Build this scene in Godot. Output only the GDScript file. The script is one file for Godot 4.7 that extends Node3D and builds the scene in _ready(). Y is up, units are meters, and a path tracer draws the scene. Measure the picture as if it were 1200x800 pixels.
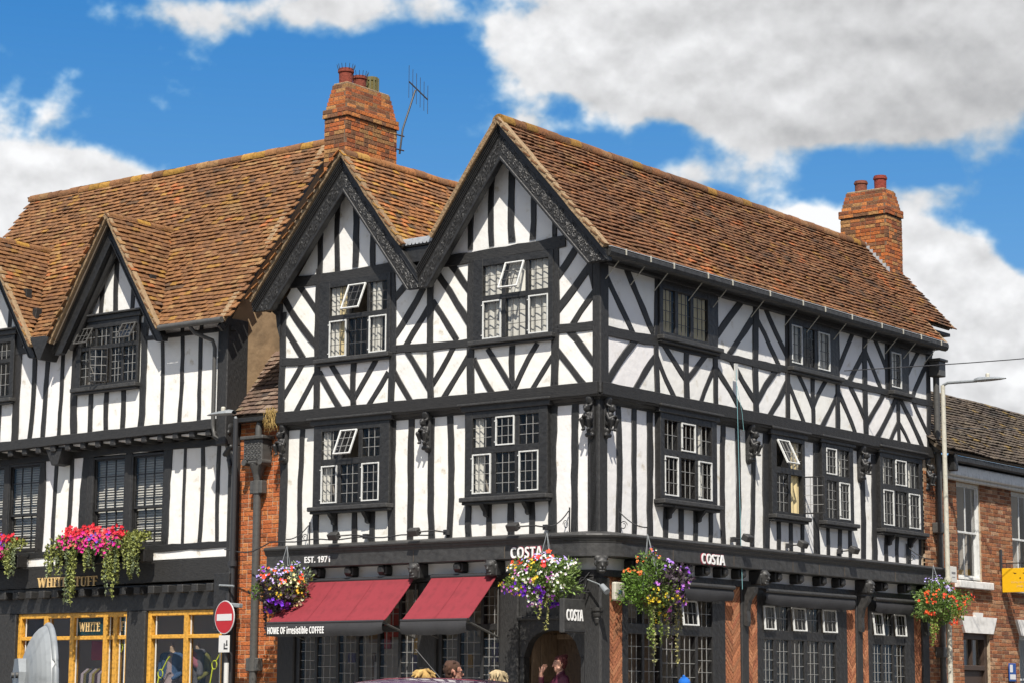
extends Node3D

# ---------------------------------------------------------------- helpers
var M := {}
var rng := RandomNumberGenerator.new()
var used := {}

class MB:
	var v := PackedVector3Array()
	var n := PackedVector3Array()
	var c := PackedColorArray()
	func tri(a: Vector3, b: Vector3, d: Vector3, col := Color.WHITE):
		var nn := (b - a).cross(d - a)
		if nn.length_squared() < 1e-14:
			return
		nn = nn.normalized()
		v.append(a); v.append(d); v.append(b)
		for i in 3:
			n.append(nn); c.append(col)
	func quad(a: Vector3, b: Vector3, d: Vector3, e: Vector3, col := Color.WHITE):
		tri(a, b, d, col); tri(a, d, e, col)
	func stri(a: Vector3, b: Vector3, d: Vector3, na: Vector3, nb: Vector3, nd: Vector3, col := Color.WHITE):
		v.append(a); v.append(d); v.append(b)
		n.append(na); n.append(nd); n.append(nb)
		for i in 3: c.append(col)
	func box(x: Transform3D, s: Vector3, col := Color.WHITE, bev := 0.0):
		var h := s * 0.5
		if bev <= 0.0:
			var p := []
			for i in 8:
				p.append(x * Vector3(h.x if i & 1 else -h.x, h.y if i & 2 else -h.y, h.z if i & 4 else -h.z))
			quad(p[4], p[5], p[7], p[6], col); quad(p[1], p[0], p[2], p[3], col)
			quad(p[5], p[1], p[3], p[7], col); quad(p[0], p[4], p[6], p[2], col)
			quad(p[6], p[7], p[3], p[2], col); quad(p[0], p[1], p[5], p[4], col)
			return
		var q := h - Vector3.ONE * bev
		var f := {}
		for i in 8:
			var sx := 1.0 if i & 1 else -1.0
			var sy := 1.0 if i & 2 else -1.0
			var sz := 1.0 if i & 4 else -1.0
			f[i] = [x * Vector3(sx * h.x, sy * q.y, sz * q.z), x * Vector3(sx * q.x, sy * h.y, sz * q.z), x * Vector3(sx * q.x, sy * q.y, sz * h.z)]
		quad(f[4][2], f[5][2], f[7][2], f[6][2], col); quad(f[1][2], f[0][2], f[2][2], f[3][2], col)
		quad(f[5][0], f[1][0], f[3][0], f[7][0], col); quad(f[0][0], f[4][0], f[6][0], f[2][0], col)
		quad(f[6][1], f[7][1], f[3][1], f[2][1], col); quad(f[0][1], f[1][1], f[5][1], f[4][1], col)
		# edges
		quad(f[6][2], f[7][2], f[7][1], f[6][1], col); quad(f[4][1], f[5][1], f[5][2], f[4][2], col)
		quad(f[3][2], f[2][2], f[2][1], f[3][1], col); quad(f[1][1], f[0][1], f[0][2], f[1][2], col)
		quad(f[5][2], f[5][0], f[7][0], f[7][2], col); quad(f[4][0], f[4][2], f[6][2], f[6][0], col)
		quad(f[1][0], f[1][2], f[3][2], f[3][0], col); quad(f[0][2], f[0][0], f[2][0], f[2][2], col)
		quad(f[7][0], f[3][0], f[3][1], f[7][1], col); quad(f[2][0], f[6][0], f[6][1], f[2][1], col)
		quad(f[1][0], f[5][0], f[5][1], f[1][1], col); quad(f[4][0], f[0][0], f[0][1], f[4][1], col)
		tri(f[7][0], f[7][1], f[7][2], col); tri(f[6][1], f[6][0], f[6][2], col); tri(f[5][1], f[5][0], f[5][2], col); tri(f[4][0], f[4][1], f[4][2], col)
		tri(f[3][1], f[3][0], f[3][2], col); tri(f[2][0], f[2][1], f[2][2], col); tri(f[1][0], f[1][1], f[1][2], col); tri(f[0][1], f[0][0], f[0][2], col)
	func bx(a: Vector3, b: Vector3, col := Color.WHITE, bev := 0.0):
		box(Transform3D(Basis.IDENTITY, (a + b) * 0.5), (b - a).abs(), col, bev)
	func tube(pts: Array, r: float, sides := 6, col := Color.WHITE, r1 := -1.0):
		if r1 < 0: r1 = r
		var rings := []
		var norms := []
		for i in pts.size():
			var d: Vector3 = (pts[min(i + 1, pts.size() - 1)] - pts[max(i - 1, 0)]).normalized()
			var a := d.cross(Vector3.UP if abs(d.y) < 0.9 else Vector3.RIGHT).normalized()
			var b := a.cross(d).normalized()
			var ring := []
			var nr := []
			var rad: float = lerpf(r, r1, float(i) / max(1, pts.size() - 1))
			for k in sides:
				var t := TAU * k / sides
				var o := a * cos(t) + b * sin(t)
				ring.append(pts[i] + o * rad); nr.append(o)
			rings.append(ring); norms.append(nr)
		for i in pts.size() - 1:
			for k in sides:
				var k2 := (k + 1) % sides
				stri(rings[i][k], rings[i + 1][k], rings[i + 1][k2], norms[i][k], norms[i + 1][k], norms[i + 1][k2], col)
				stri(rings[i][k], rings[i + 1][k2], rings[i][k2], norms[i][k], norms[i + 1][k2], norms[i][k2], col)
		for e in [0, pts.size() - 1]:
			for k in sides:
				var k2 := (k + 1) % sides
				if e == 0: tri(pts[e], rings[e][k], rings[e][k2], col)
				else: tri(pts[e], rings[e][k2], rings[e][k], col)
	func lathe(x: Transform3D, prof: Array, sides := 16, col := Color.WHITE):
		for i in prof.size() - 1:
			var p0: Vector2 = prof[i]
			var p1: Vector2 = prof[i + 1]
			var d := (p1 - p0)
			if d.length() < 1e-6: continue
			var nn := Vector2(d.y, -d.x).normalized()
			for k in sides:
				var t0 := TAU * k / sides
				var t1 := TAU * (k + 1) / sides
				var c0 := Vector3(cos(t0), 0, sin(t0))
				var c1 := Vector3(cos(t1), 0, sin(t1))
				var a := x * (c0 * p0.x + Vector3.UP * p0.y)
				var b := x * (c1 * p0.x + Vector3.UP * p0.y)
				var e := x * (c1 * p1.x + Vector3.UP * p1.y)
				var f := x * (c0 * p1.x + Vector3.UP * p1.y)
				var n0 := (x.basis * (c0 * nn.x + Vector3.UP * nn.y)).normalized()
				var n1 := (x.basis * (c1 * nn.x + Vector3.UP * nn.y)).normalized()
				stri(a, f, e, n0, n0, n1, col); stri(a, e, b, n0, n1, n1, col)
	func poly(pts: PackedVector2Array, z0: float, z1: float, col := Color.WHITE, x := Transform3D.IDENTITY):
		# a flat outline (x,y) with thickness from z0 to z1
		var pp := pts
		if Geometry2D.is_polygon_clockwise(pp):
			pp = pp.duplicate(); pp.reverse()
		var t := Geometry2D.triangulate_polygon(pp)
		for i in range(0, t.size(), 3):
			var a := pp[t[i]]
			var b := pp[t[i + 1]]
			var d := pp[t[i + 2]]
			if (b - a).cross(d - a) < 0:
				var s := b
				b = d; d = s
			tri(x * Vector3(a.x, a.y, z1), x * Vector3(b.x, b.y, z1), x * Vector3(d.x, d.y, z1), col)
			tri(x * Vector3(a.x, a.y, z0), x * Vector3(d.x, d.y, z0), x * Vector3(b.x, b.y, z0), col)
		for i in pp.size():
			var a := pp[i]
			var b := pp[(i + 1) % pp.size()]
			quad(x * Vector3(a.x, a.y, z0), x * Vector3(b.x, b.y, z0), x * Vector3(b.x, b.y, z1), x * Vector3(a.x, a.y, z1), col)
	func mesh() -> ArrayMesh:
		var m := ArrayMesh.new()
		if v.is_empty(): return m
		var a := []
		a.resize(Mesh.ARRAY_MAX)
		a[Mesh.ARRAY_VERTEX] = v; a[Mesh.ARRAY_NORMAL] = n; a[Mesh.ARRAY_COLOR] = c
		m.add_surface_from_arrays(Mesh.PRIMITIVE_TRIANGLES, a)
		return m

func numbered(s: String) -> String:
	if not used.has(s):
		used[s] = 0
		return s
	used[s] += 1
	return "%s_%03d" % [s, used[s]]

func thing(called: String, label: String, category: String, at := Vector3.ZERO, turn := 0.0, group := "") -> Node3D:
	var o := Node3D.new()
	o.name = numbered(called)
	add_child(o)
	o.position = at
	o.rotation.y = turn
	o.set_meta("label", label); o.set_meta("category", category)
	if group: o.set_meta("group", group)
	return o

func part(parent: Node, called: String, mesh: Mesh, m: Material, x := Transform3D.IDENTITY) -> MeshInstance3D:
	var o := MeshInstance3D.new()
	o.name = called
	o.mesh = mesh
	o.material_override = m
	o.transform = x
	parent.add_child(o, true)
	return o

func holder(parent: Node, called: String, x := Transform3D.IDENTITY) -> Node3D:
	var o := Node3D.new()
	o.name = called
	o.transform = x
	parent.add_child(o, true)
	return o

func structure(called: String, mesh: Mesh, m: Material) -> MeshInstance3D:
	var o := part(self, called, mesh, m)
	o.set_meta("kind", "structure")
	return o

func stuff(o: Node) -> Node:
	o.set_meta("kind", "stuff")
	return o

func noise_tex(size: int, sd: int, freq: float, stops: Array, octaves := 4, kind := FastNoiseLite.TYPE_SIMPLEX_SMOOTH) -> ImageTexture:
	# stops: [[offset, Color linear], ...]
	var nz := FastNoiseLite.new()
	nz.seed = sd; nz.frequency = freq; nz.noise_type = kind
	nz.fractal_octaves = octaves
	var src := nz.get_seamless_image(size, size)
	src.convert(Image.FORMAT_L8)
	var lut := []
	for i in 256:
		var t := i / 255.0
		var col: Color = stops[0][1]
		for k in stops.size() - 1:
			if t >= stops[k][0]:
				col = stops[k][1].lerp(stops[k + 1][1], clampf((t - stops[k][0]) / (stops[k + 1][0] - stops[k][0]), 0, 1))
		lut.append(col.linear_to_srgb())
	var img := Image.create(size, size, false, Image.FORMAT_RGB8)
	var d := src.get_data()
	var out := PackedByteArray()
	out.resize(size * size * 3)
	for i in size * size:
		var q: Color = lut[d[i]]
		out[i * 3] = q.r8; out[i * 3 + 1] = q.g8; out[i * 3 + 2] = q.b8
	img = Image.create_from_data(size, size, false, Image.FORMAT_RGB8, out)
	return ImageTexture.create_from_image(img)

func bump_tex(size: int, sd: int, freq: float, strength: float, octaves := 4, kind := FastNoiseLite.TYPE_SIMPLEX_SMOOTH) -> ImageTexture:
	var nz := FastNoiseLite.new()
	nz.seed = sd; nz.frequency = freq; nz.noise_type = kind
	nz.fractal_octaves = octaves
	var src := nz.get_seamless_image(size, size)
	src.convert(Image.FORMAT_RGBA8)
	src.bump_map_to_normal_map(strength)
	return ImageTexture.create_from_image(src)

func mat(col: Color, rough := 0.8, vcol := true, tex: Texture2D = null, scale := Vector3.ONE, bump: Texture2D = null, bump_scale := 1.0) -> StandardMaterial3D:
	var m := StandardMaterial3D.new()
	m.albedo_color = Color(col.r, col.g, col.b).linear_to_srgb()
	m.roughness = rough
	m.vertex_color_use_as_albedo = vcol
	if tex or bump:
		m.uv1_triplanar = true
		m.uv1_world_triplanar = true
		m.uv1_scale = scale
	if tex: m.albedo_texture = tex
	if bump:
		m.normal_enabled = true
		m.normal_texture = bump
		m.normal_scale = bump_scale
	return m

func text_part(parent: Node, called: String, s: String, height: float, width: float, depth: float, m: Material, x: Transform3D, serif := false, bold := true) -> MeshInstance3D:
	var t := TextMesh.new()
	var f := SystemFont.new()
	f.font_names = PackedStringArray(["Droid Serif" if serif else "Droid Sans"])
	f.font_weight = 700 if bold else 400
	t.font = f
	t.text = s
	t.font_size = 64
	t.pixel_size = 0.01
	t.depth = 1.0
	t.curve_step = 1.0
	var a := t.get_aabb()
	var sc := Vector3(width / max(a.size.x, 0.01), height / max(a.size.y, 0.01), depth)
	var off := -(a.position + a.size * 0.5)
	var o := part(parent, called, t, m, x * Transform3D(Basis.from_scale(sc), off * sc))
	return o

# signed distance bones -> one continuous skin (surface nets)
func sdf_mesh(bones: Array, cell: float, k: float) -> ArrayMesh:
	var lo := Vector3.ONE * 1e9
	var hi := -Vector3.ONE * 1e9
	for b in bones:
		var r: float = max(b[2], b[3]) + cell * 2.0 + k
		for e in [b[0], b[1]]:
			lo = lo.min(e - Vector3.ONE * r); hi = hi.max(e + Vector3.ONE * r)
	var nx := int((hi.x - lo.x) / cell) + 2
	var ny := int((hi.y - lo.y) / cell) + 2
	var nz := int((hi.z - lo.z) / cell) + 2
	var f := PackedFloat32Array()
	f.resize(nx * ny * nz); f.fill(9.0)
	var near := PackedFloat32Array()
	near.resize(nx * ny * nz); near.fill(9.0)
	var ci := PackedInt32Array()
	ci.resize(nx * ny * nz)
	var bi := 0
	for b in bones:
		var pa: Vector3 = b[0]
		var ab: Vector3 = b[1] - pa
		var ra: float = b[2]
		var rb: float = b[3]
		var l2 := maxf(ab.length_squared(), 1e-9)
		var r := maxf(ra, rb) + cell * 2.0 + k
		var mn: Vector3 = (pa.min(b[1]) - Vector3.ONE * r - lo) / cell
		var mx: Vector3 = (pa.max(b[1]) + Vector3.ONE * r - lo) / cell
		for z in range(maxi(0, int(mn.z)), mini(nz, int(mx.z) + 1)):
			for y in range(maxi(0, int(mn.y)), mini(ny, int(mx.y) + 1)):
				var base := (z * ny + y) * nx
				for x in range(maxi(0, int(mn.x)), mini(nx, int(mx.x) + 1)):
					var q := lo + Vector3(x, y, z) * cell - pa
					var t := clampf(q.dot(ab) / l2, 0, 1)
					var d := (q - ab * t).length() - (ra + (rb - ra) * t)
					var i := base + x
					var o := f[i]
					var h := maxf(k - absf(o - d), 0.0) / k
					f[i] = minf(o, d) - h * h * k * 0.25
					if d < near[i]:
						near[i] = d; ci[i] = bi
		bi += 1
	var vid := {}
	var vs := PackedVector3Array()
	var vc := PackedColorArray()
	var off := [0, 1, nx, nx + 1, nx * ny, nx * ny + 1, nx * ny + nx, nx * ny + nx + 1]
	for z in nz - 1:
		for y in ny - 1:
			var base := (z * ny + y) * nx
			for x in nx - 1:
				var i := base + x
				var s := f[i]
				if s > cell * 2.5: continue
				var neg := 0
				for j in 8:
					if f[i + off[j]] < 0: neg += 1
				if neg == 0 or neg == 8: continue
				var acc := Vector3.ZERO
				var cnt := 0
				for e in [[0, 1], [2, 3], [4, 5], [6, 7], [0, 2], [1, 3], [4, 6], [5, 7], [0, 4], [1, 5], [2, 6], [3, 7]]:
					var d0 := f[i + off[e[0]]]
					var d1 := f[i + off[e[1]]]
					if (d0 < 0) != (d1 < 0):
						var t := d0 / (d0 - d1)
						var a := Vector3(e[0] & 1, (e[0] >> 1) & 1, e[0] >> 2)
						var b2 := Vector3(e[1] & 1, (e[1] >> 1) & 1, e[1] >> 2)
						acc += a.lerp(b2, t); cnt += 1
				vid[i] = vs.size()
				vs.append(lo + (Vector3(x, y, z) + acc / cnt) * cell)
				vc.append(bones[ci[i]][4])
	var idx := PackedInt32Array()
	for i in vid:
		var x: int = i % nx
		var y: int = (i / nx) % ny
		var z: int = i / (nx * ny)
		for ax in 3:
			var st: int = [1, nx, nx * ny][ax]
			var u: int = [nx, nx * ny, 1][ax]
			var w: int = [nx * ny, 1, nx][ax]
			if not (vid.has(i - u) and vid.has(i - w) and vid.has(i - u - w)): continue
			var inside := f[i] < 0
			if inside == (f[i + st] < 0): continue
			var q := [vid[i], vid[i - u], vid[i - u - w], vid[i - w]]
			if inside: idx.append_array([q[0], q[2], q[1], q[0], q[3], q[2]])
			else: idx.append_array([q[0], q[1], q[2], q[0], q[2], q[3]])
	var ns := PackedVector3Array()
	ns.resize(vs.size())
	for i in range(0, idx.size(), 3):
		var nn := (vs[idx[i + 2]] - vs[idx[i]]).cross(vs[idx[i + 1]] - vs[idx[i]])
		for j in 3: ns[idx[i + j]] += nn
	for i in ns.size(): ns[i] = ns[i].normalized()
	var m := ArrayMesh.new()
	var arr := []
	arr.resize(Mesh.ARRAY_MAX)
	arr[Mesh.ARRAY_VERTEX] = vs; arr[Mesh.ARRAY_NORMAL] = ns; arr[Mesh.ARRAY_COLOR] = vc; arr[Mesh.ARRAY_INDEX] = idx
	m.add_surface_from_arrays(Mesh.PRIMITIVE_TRIANGLES, arr)
	return m

# ---------------------------------------------------------------- light, sky, camera
var puff := FastNoiseLite.new()
var cloud_noise: FastNoiseLite
var cloud_masses := []

# a far sheet of the same sky, 1.8 km away behind the houses, where the panorama is too coarse for the clouds' edges
func sky_sheet():
	var dist := 1800.0
	var az0 := deg_to_rad(-37.0)
	var el0 := deg_to_rad(13.0)
	var out := Vector3(sin(az0) * cos(el0), sin(el0), -cos(az0) * cos(el0))
	var bz := -out
	var bx := Vector3.UP.cross(bz).normalized()
	var by := bz.cross(bx).normalized()
	var hw := dist * tan(deg_to_rad(27.0))
	var hh := dist * tan(deg_to_rad(14.0))
	var w := 1536
	var h := int(w * hh / hw)
	var near := []
	for m in cloud_masses:
		if absf(m[0] + 37.0) < 52.0 and m[1] < 50.0: near.append(m)
	var data := PackedByteArray()
	data.resize(w * h * 3)
	var k := 0
	for y in h:
		var py := hh * (1.0 - 2.0 * (y + 0.5) / h)
		for x in w:
			var p := out * dist + bx * (hw * (2.0 * (x + 0.5) / w - 1.0)) + by * py
			var el := asin(p.y / p.length())
			var c := sky_at(fposmod(atan2(p.x, -p.z) / TAU, 1.0), 0.5 - el / PI, cloud_noise, near)
			data[k] = c.r8; data[k + 1] = c.g8; data[k + 2] = c.b8
			k += 3
	var m := StandardMaterial3D.new()
	m.shading_mode = BaseMaterial3D.SHADING_MODE_UNSHADED
	m.albedo_color = Color(0.60, 0.60, 0.60).linear_to_srgb()
	m.albedo_texture = ImageTexture.create_from_image(Image.create_from_data(w, h, false, Image.FORMAT_RGB8, data))
	m.uv1_triplanar = true
	m.uv1_scale = Vector3(0.5 / hw, 0.5 / hh, 1.0)
	m.uv1_offset = Vector3(0.5, 0.5, 0.0)
	var mb := MB.new()
	mb.quad(Vector3(-hw, -hh, 0), Vector3(hw, -hh, 0), Vector3(hw, hh, 0), Vector3(-hw, hh, 0))
	var o := structure("sky", mb.mesh(), m)
	o.transform = Transform3D(Basis(bx, by, bz), out * dist)


func make_sky() -> PanoramaSkyMaterial:
	# air and cumulus: one function of direction for the whole sphere; sky_sheet() samples the same function more finely
	var W := 1024
	var H := 1024
	var big := FastNoiseLite.new()
	big.seed = 11; big.frequency = 1.0; big.fractal_octaves = 6; big.fractal_gain = 0.52; big.noise_type = FastNoiseLite.TYPE_SIMPLEX_SMOOTH
	puff.seed = 4; puff.frequency = 1.0; puff.noise_type = FastNoiseLite.TYPE_CELLULAR; puff.cellular_return_type = FastNoiseLite.RETURN_DISTANCE
	puff.fractal_type = FastNoiseLite.FRACTAL_FBM; puff.fractal_octaves = 5; puff.fractal_gain = 0.55; puff.fractal_lacunarity = 2.1
	# cloud masses: azimuth, elevation, half width, half height (degrees), strength, tone (1 white .. 0 grey)
	var masses := [
		[-28.0, 18.4, 5.6, 2.2, 1.15, 0.52], [-33.8, 17.3, 4.0, 1.7, 0.85, 0.72], [-24.8, 16.8, 3.4, 2.3, 1.0, 0.30], [-29.8, 15.5, 2.6, 1.3, 0.95, 0.62], [-33.0, 16.4, 3.0, 1.0, 0.6, 0.7], [-26.8, 15.2, 1.8, 0.8, 0.45, 0.45],
		[-41.8, 18.2, 3.4, 0.9, 0.56, 0.55], [-45.5, 17.6, 2.0, 0.8, 0.35, 0.6], [-48.8, 12.9, 1.7, 1.1, 0.95, 0.72], [-51.3, 11.8, 1.8, 1.2, 0.8, 0.70], [-46.9, 12.8, 1.2, 0.7, 0.55, 0.7], [-50.2, 11.2, 1.8, 0.8, 0.5, 0.65],
		[-29.2, 11.6, 1.3, 0.95, 1.1, 1.0], [-27.8, 11.2, 1.4, 1.1, 0.8, 0.95],
		[-25.6, 10.6, 1.7, 1.5, 0.95, 0.70], [-25.2, 8.8, 2.4, 1.8, 1.1, 0.95], [-23.6, 7.6, 2.6, 1.6, 1.0, 0.85], [-26.6, 11.7, 1.0, 0.7, 0.6, 0.62], [-23.2, 9.6, 1.5, 1.0, 0.5, 0.8],
		[-32.4, 13.7, 1.2, 0.6, 0.36, 0.5], [-26.2, 13.0, 1.6, 0.5, 0.42, 0.6], [-38.7, 13.4, 0.9, 0.4, 0.36, 0.7], [-37.0, 15.0, 1.5, 0.5, 0.34, 0.7]]
	# the rest of the sky: scattered cumulus of the same kind
	var r2 := RandomNumberGenerator.new()
	r2.seed = 5
	for i in 150:
		var az := r2.randf_range(-180, 180)
		var el := r2.randf_range(4, 80)
		if az > -60 and az < -12 and el < 30: continue
		var s := r2.randf_range(3.5, 10.0)
		masses.append([az, el, s * 1.6, s * 0.75, r2.randf_range(0.6, 1.0), r2.randf_range(0.4, 1.0)])
	var img := Image.create(W, H, false, Image.FORMAT_RGB8)
	# coarse
	var cw := 400
	var ch := 400
	var coarse := Image.create(cw, ch, false, Image.FORMAT_RGB8)
	for y in ch:
		for x in cw:
			coarse.set_pixel(x, y, sky_at((x + 0.5) / cw, (y + 0.5) / ch, big, masses))
	coarse.resize(W, H, Image.INTERPOLATE_CUBIC)
	img.blit_rect(coarse, Rect2i(0, 0, W, H), Vector2i.ZERO)
	cloud_masses = masses
	cloud_noise = big
	var p := PanoramaSkyMaterial.new()
	p.panorama = ImageTexture.create_from_image(img)
	p.filter = true
	return p

func sky_at(u: float, v: float, nz: FastNoiseLite, masses: Array) -> Color:
	var az := u * 360.0
	if az > 180.0: az -= 360.0
	var el := 90.0 - v * 180.0
	if el < -2.0:
		return Color(0.30, 0.29, 0.28)
	# summer blue above, paler near the horizon (sRGB)
	var t := clampf(el / 45.0, 0, 1)
	var base := Color(0.60, 0.77, 0.93).lerp(Color(0.23, 0.53, 0.80), pow(clampf((el - 4.0) / 16.0, 0, 1), 0.9)).lerp(Color(0.14, 0.36, 0.69), t * t)
	var cov := -0.68
	var tone := 0.0
	var tw := 0.0001
	var up := 0.0
	for m in masses:
		var da: float = (az - m[0])
		if da > 180: da -= 360
		if da < -180: da += 360
		var de: float = (el - m[1]) / m[3]
		if absf(de) > 2.2: continue
		da /= m[2]
		if absf(da) > 2.2: continue
		var g: float = exp(-(da * da + de * de) * 1.1) * m[4]
		cov += g * 1.25
		tone += g * m[5]; tw += g; up += g * de
	if cov < -0.66:
		return base
	var ar := deg_to_rad(az)
	var er := deg_to_rad(el)
	var d := Vector3(sin(ar) * cos(er), sin(er) * 1.25, -cos(ar) * cos(er))
	var n1 := nz.get_noise_3dv(d * 6.0)
	var n2 := nz.get_noise_3dv(d * 22.0 + Vector3(3, 7, 1))
	var p1 := puff.get_noise_3dv(d * 19.0 + Vector3(n1, n2, n1) * .12)
	var dens := cov + n1 * 0.36 + n2 * 0.36 - p1 * 0.46
	var edge := lerpf(0.44, 0.13, clampf(tone / tw, 0, 1))
	var a := smoothstep(-0.06, edge, dens)
	if a <= 0.0: return base
	# the same field a little further up: billows are brighter on top
	var d2 := d + Vector3(0.0, 0.010, 0.0)
	var q := nz.get_noise_3dv(d2 * 22.0 + Vector3(3, 7, 1)) * 0.36 - puff.get_noise_3dv(d2 * 19.0 + Vector3(n1, n2, n1) * .12) * 0.46
	var relief := (n2 * 0.36 - p1 * 0.46) - q
	var tn := tone / tw
	var lum: float = 0.73 + 0.24 * tn + 0.05 * clampf(up / tw, -1.2, 1.2) + relief * (0.14 + 0.34 * tn) + n1 * 0.07
	lum = clampf(lum, 0.58, 0.99)
	var cc := Color(lum * 0.99, lum * 0.993, lum).lerp(Color(0.62, 0.64, 0.69), clampf(0.80 - lum, 0, 0.3))
	return base.lerp(cc, a)

func setup_view():
	var cam := Camera3D.new()
	cam.name = "camera"
	add_child(cam)
	cam.position = Vector3(18.852, 1.6, 27.075)
	cam.rotation_order = EULER_ORDER_YXZ
	cam.rotation_degrees = Vector3(9.101, 37.171, 0.305)
	cam.fov = 17.694
	cam.near = 0.1
	cam.far = 4000.0
	cam.current = true
	var we := WorldEnvironment.new()
	we.name = "world_environment"
	var e := Environment.new()
	e.background_mode = Environment.BG_SKY
	var s := Sky.new()
	s.sky_material = make_sky()
	e.sky = s
	e.tonemap_mode = Environment.TONE_MAPPER_LINEAR
	e.tonemap_exposure = 1.72
	e.background_energy_multiplier = 0.60
	e.sdfgi_enabled = true
	e.ssao_enabled = true
	e.ssil_enabled = true
	we.environment = e
	add_child(we)
	var sun := DirectionalLight3D.new()
	sun.name = "sun"
	sun.light_energy = 1.25
	sun.light_angular_distance = 0.5
	sun.light_color = Color(1.0, 0.972, 0.93)
	sun.shadow_enabled = true
	add_child(sun)
	var to_sun := Vector3(0.616, 1.30, 0.788).normalized()
	sun.look_at_from_position(to_sun * 60.0, Vector3.ZERO, Vector3.UP)

# ---------------------------------------------------------------- materials (base colours are linear)
func L(r: float, g: float, b: float) -> Color:
	return Color(r, g, b)

func setup_materials():
	var bw := L(1, 1, 1)
	var grain := noise_tex(256, 3, 0.02, [[0.0, L(.50, .50, .51)], [0.45, L(.88, .88, .89)], [0.62, L(1.05, 1.05, 1.06)], [0.8, L(1.5, 1.5, 1.5)], [1.0, L(2.4, 2.35, 2.2)]], 6)
	var gb := bump_tex(256, 4, 0.03, 6.0, 4)
	M.wood_v = mat(L(.026, .0258, .0255), 0.62, true, grain, Vector3(5.5, .9, 5.5), gb, 0.45)
	M.wood_h = mat(L(.026, .0258, .0255), 0.62, true, grain, Vector3(.9, 5.5, .9), gb, 0.45)
	M.black = mat(L(.022, .0218, .0215), 0.5, true, grain, Vector3(1.2, 1.2, 1.2), gb, 0.3)
	M.fascia = mat(L(.042, .0415, .040), 0.55, true, grain, Vector3(.9, .9, .9), gb, 0.25)
	M.iron = mat(L(.030, .030, .032), 0.45)
	var pt := noise_tex(512, 7, 0.006, [[0.0, L(.66, .60, .50)], [0.10, L(.82, .79, .73)], [0.22, L(.97, .965, .955)], [0.5, L(1, 1, 1)], [1.0, L(1, 1, 1)]], 6)
	var pb := bump_tex(256, 8, 0.02, 3.0, 4)
	M.plaster = mat(L(.80, .795, .775), 0.85, true, pt, Vector3(.9, .9, .9), pb, 0.35)
	var rt := noise_tex(256, 9, 0.012, [[0.0, L(.7, .7, .7)], [0.5, L(1, 1, 1)], [1.0, L(1.18, 1.15, 1.1)]], 5)
	M.render = mat(L(.30, .205, .115), 0.9, true, rt, Vector3(.6, .6, .6), pb, 0.5)
	var tt := noise_tex(256, 12, 0.03, [[0.0, L(.45, .43, .4)], [0.4, L(.9, .88, .86)], [0.65, L(1.05, 1.05, 1.05)], [0.85, L(1.4, 1.35, 1.2)], [1.0, L(1.7, 1.6, 1.3)]], 5)
	var tb := bump_tex(256, 13, 0.03, 5.0, 4)
	M.tile = mat(L(1, 1, 1), 0.9, true, tt, Vector3(1.6, 1.6, 1.6), tb, 0.8)
	M.brick = mat(L(1, 1, 1), 0.92, true, tt, Vector3(2.2, 2.2, 2.2), tb, 0.8)
	M.mortar = mat(L(.42, .33, .23), 0.95, true, tt, Vector3(1.5, 1.5, 1.5))
	M.chim_mortar = mat(L(.17, .11, .07), 0.95, true, tt, Vector3(1.5, 1.5, 1.5))
	M.verge = mat(L(.30, .21, .12), 0.95, true, tt, Vector3(1.8, 1.8, 1.8), tb, 1.0)
	M.dark = mat(L(.11, .085, .06), 0.9)
	M.shop_wall = mat(L(.50, .44, .37), 0.9, true)
	M.room = mat(L(.50, .46, .40), 0.9, true)
	M.white = mat(L(.62, .63, .61), 0.5, true, rt, Vector3(2, 2, 2))
	M.stone = mat(L(.72, .71, .68), 0.75, true, rt, Vector3(1, 1, 1), pb, 0.3)
	M.lead_light = mat(L(.25, .25, .24), 0.6)
	M.lead_dark = mat(L(.07, .07, .07), 0.6)
	M.leadsheet = mat(L(.40, .42, .44), 0.55, true, rt, Vector3(3, 3, 3))
	M.curtain = mat(L(.62, .61, .55), 0.95)
	M.cream = mat(L(.66, .54, .29), 0.95)
	var g := StandardMaterial3D.new()
	g.albedo_color = Color(0.10, 0.10, 0.10, 0.12)
	g.transparency = BaseMaterial3D.TRANSPARENCY_ALPHA
	g.roughness = 0.04
	g.metallic_specular = 0.3
	M.glass = g
	M.red = mat(L(.215, .020, .030), 0.8, true, rt, Vector3(1.5, 1.5, 1.5), pb, 0.2)
	M.canvas = mat(L(.028, .028, .030), 0.75, true, rt, Vector3(2, 2, 2))
	M.oak = mat(L(.66, .34, .045), 0.5, true, grain, Vector3(2, 2, 2), gb, 0.3)
	M.door = mat(L(.16, .105, .06), 0.6, true, grain, Vector3(3.5, .6, 3.5), gb, 0.5)
	M.letter = mat(L(.80, .80, .78), 0.5)
	M.letter_red = mat(L(.35, .02, .06), 0.5)
	M.gold = mat(L(.66, .46, .20), 0.5)
	M.teal = mat(L(.012, .075, .09), 0.5)
	M.paint = mat(L(1, 1, 1), 0.55)
	M.leaf = mat(L(1, 1, 1), 0.6)
	M.leaf.backlight_enabled = true
	M.leaf.backlight = Color(0.12, 0.16, 0.05)
	M.petal = mat(L(1, 1, 1), 0.7)
	M.petal.backlight_enabled = true
	M.petal.backlight = Color(0.2, 0.1, 0.15)
	M.cloth = mat(L(1, 1, 1), 0.9)
	M.skin = mat(L(1, 1, 1), 0.6)
	var at := noise_tex(256, 21, 0.05, [[0.0, L(.6, .6, .6)], [0.5, L(1, 1, 1)], [1.0, L(1.5, 1.5, 1.5)]], 4)
	M.asphalt = mat(L(.055, .055, .056), 0.95, false, at, Vector3(.8, .8, .8))
	M.paving = mat(L(.32, .30, .27), 0.9, true, rt, Vector3(.7, .7, .7), pb, 0.5)
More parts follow.
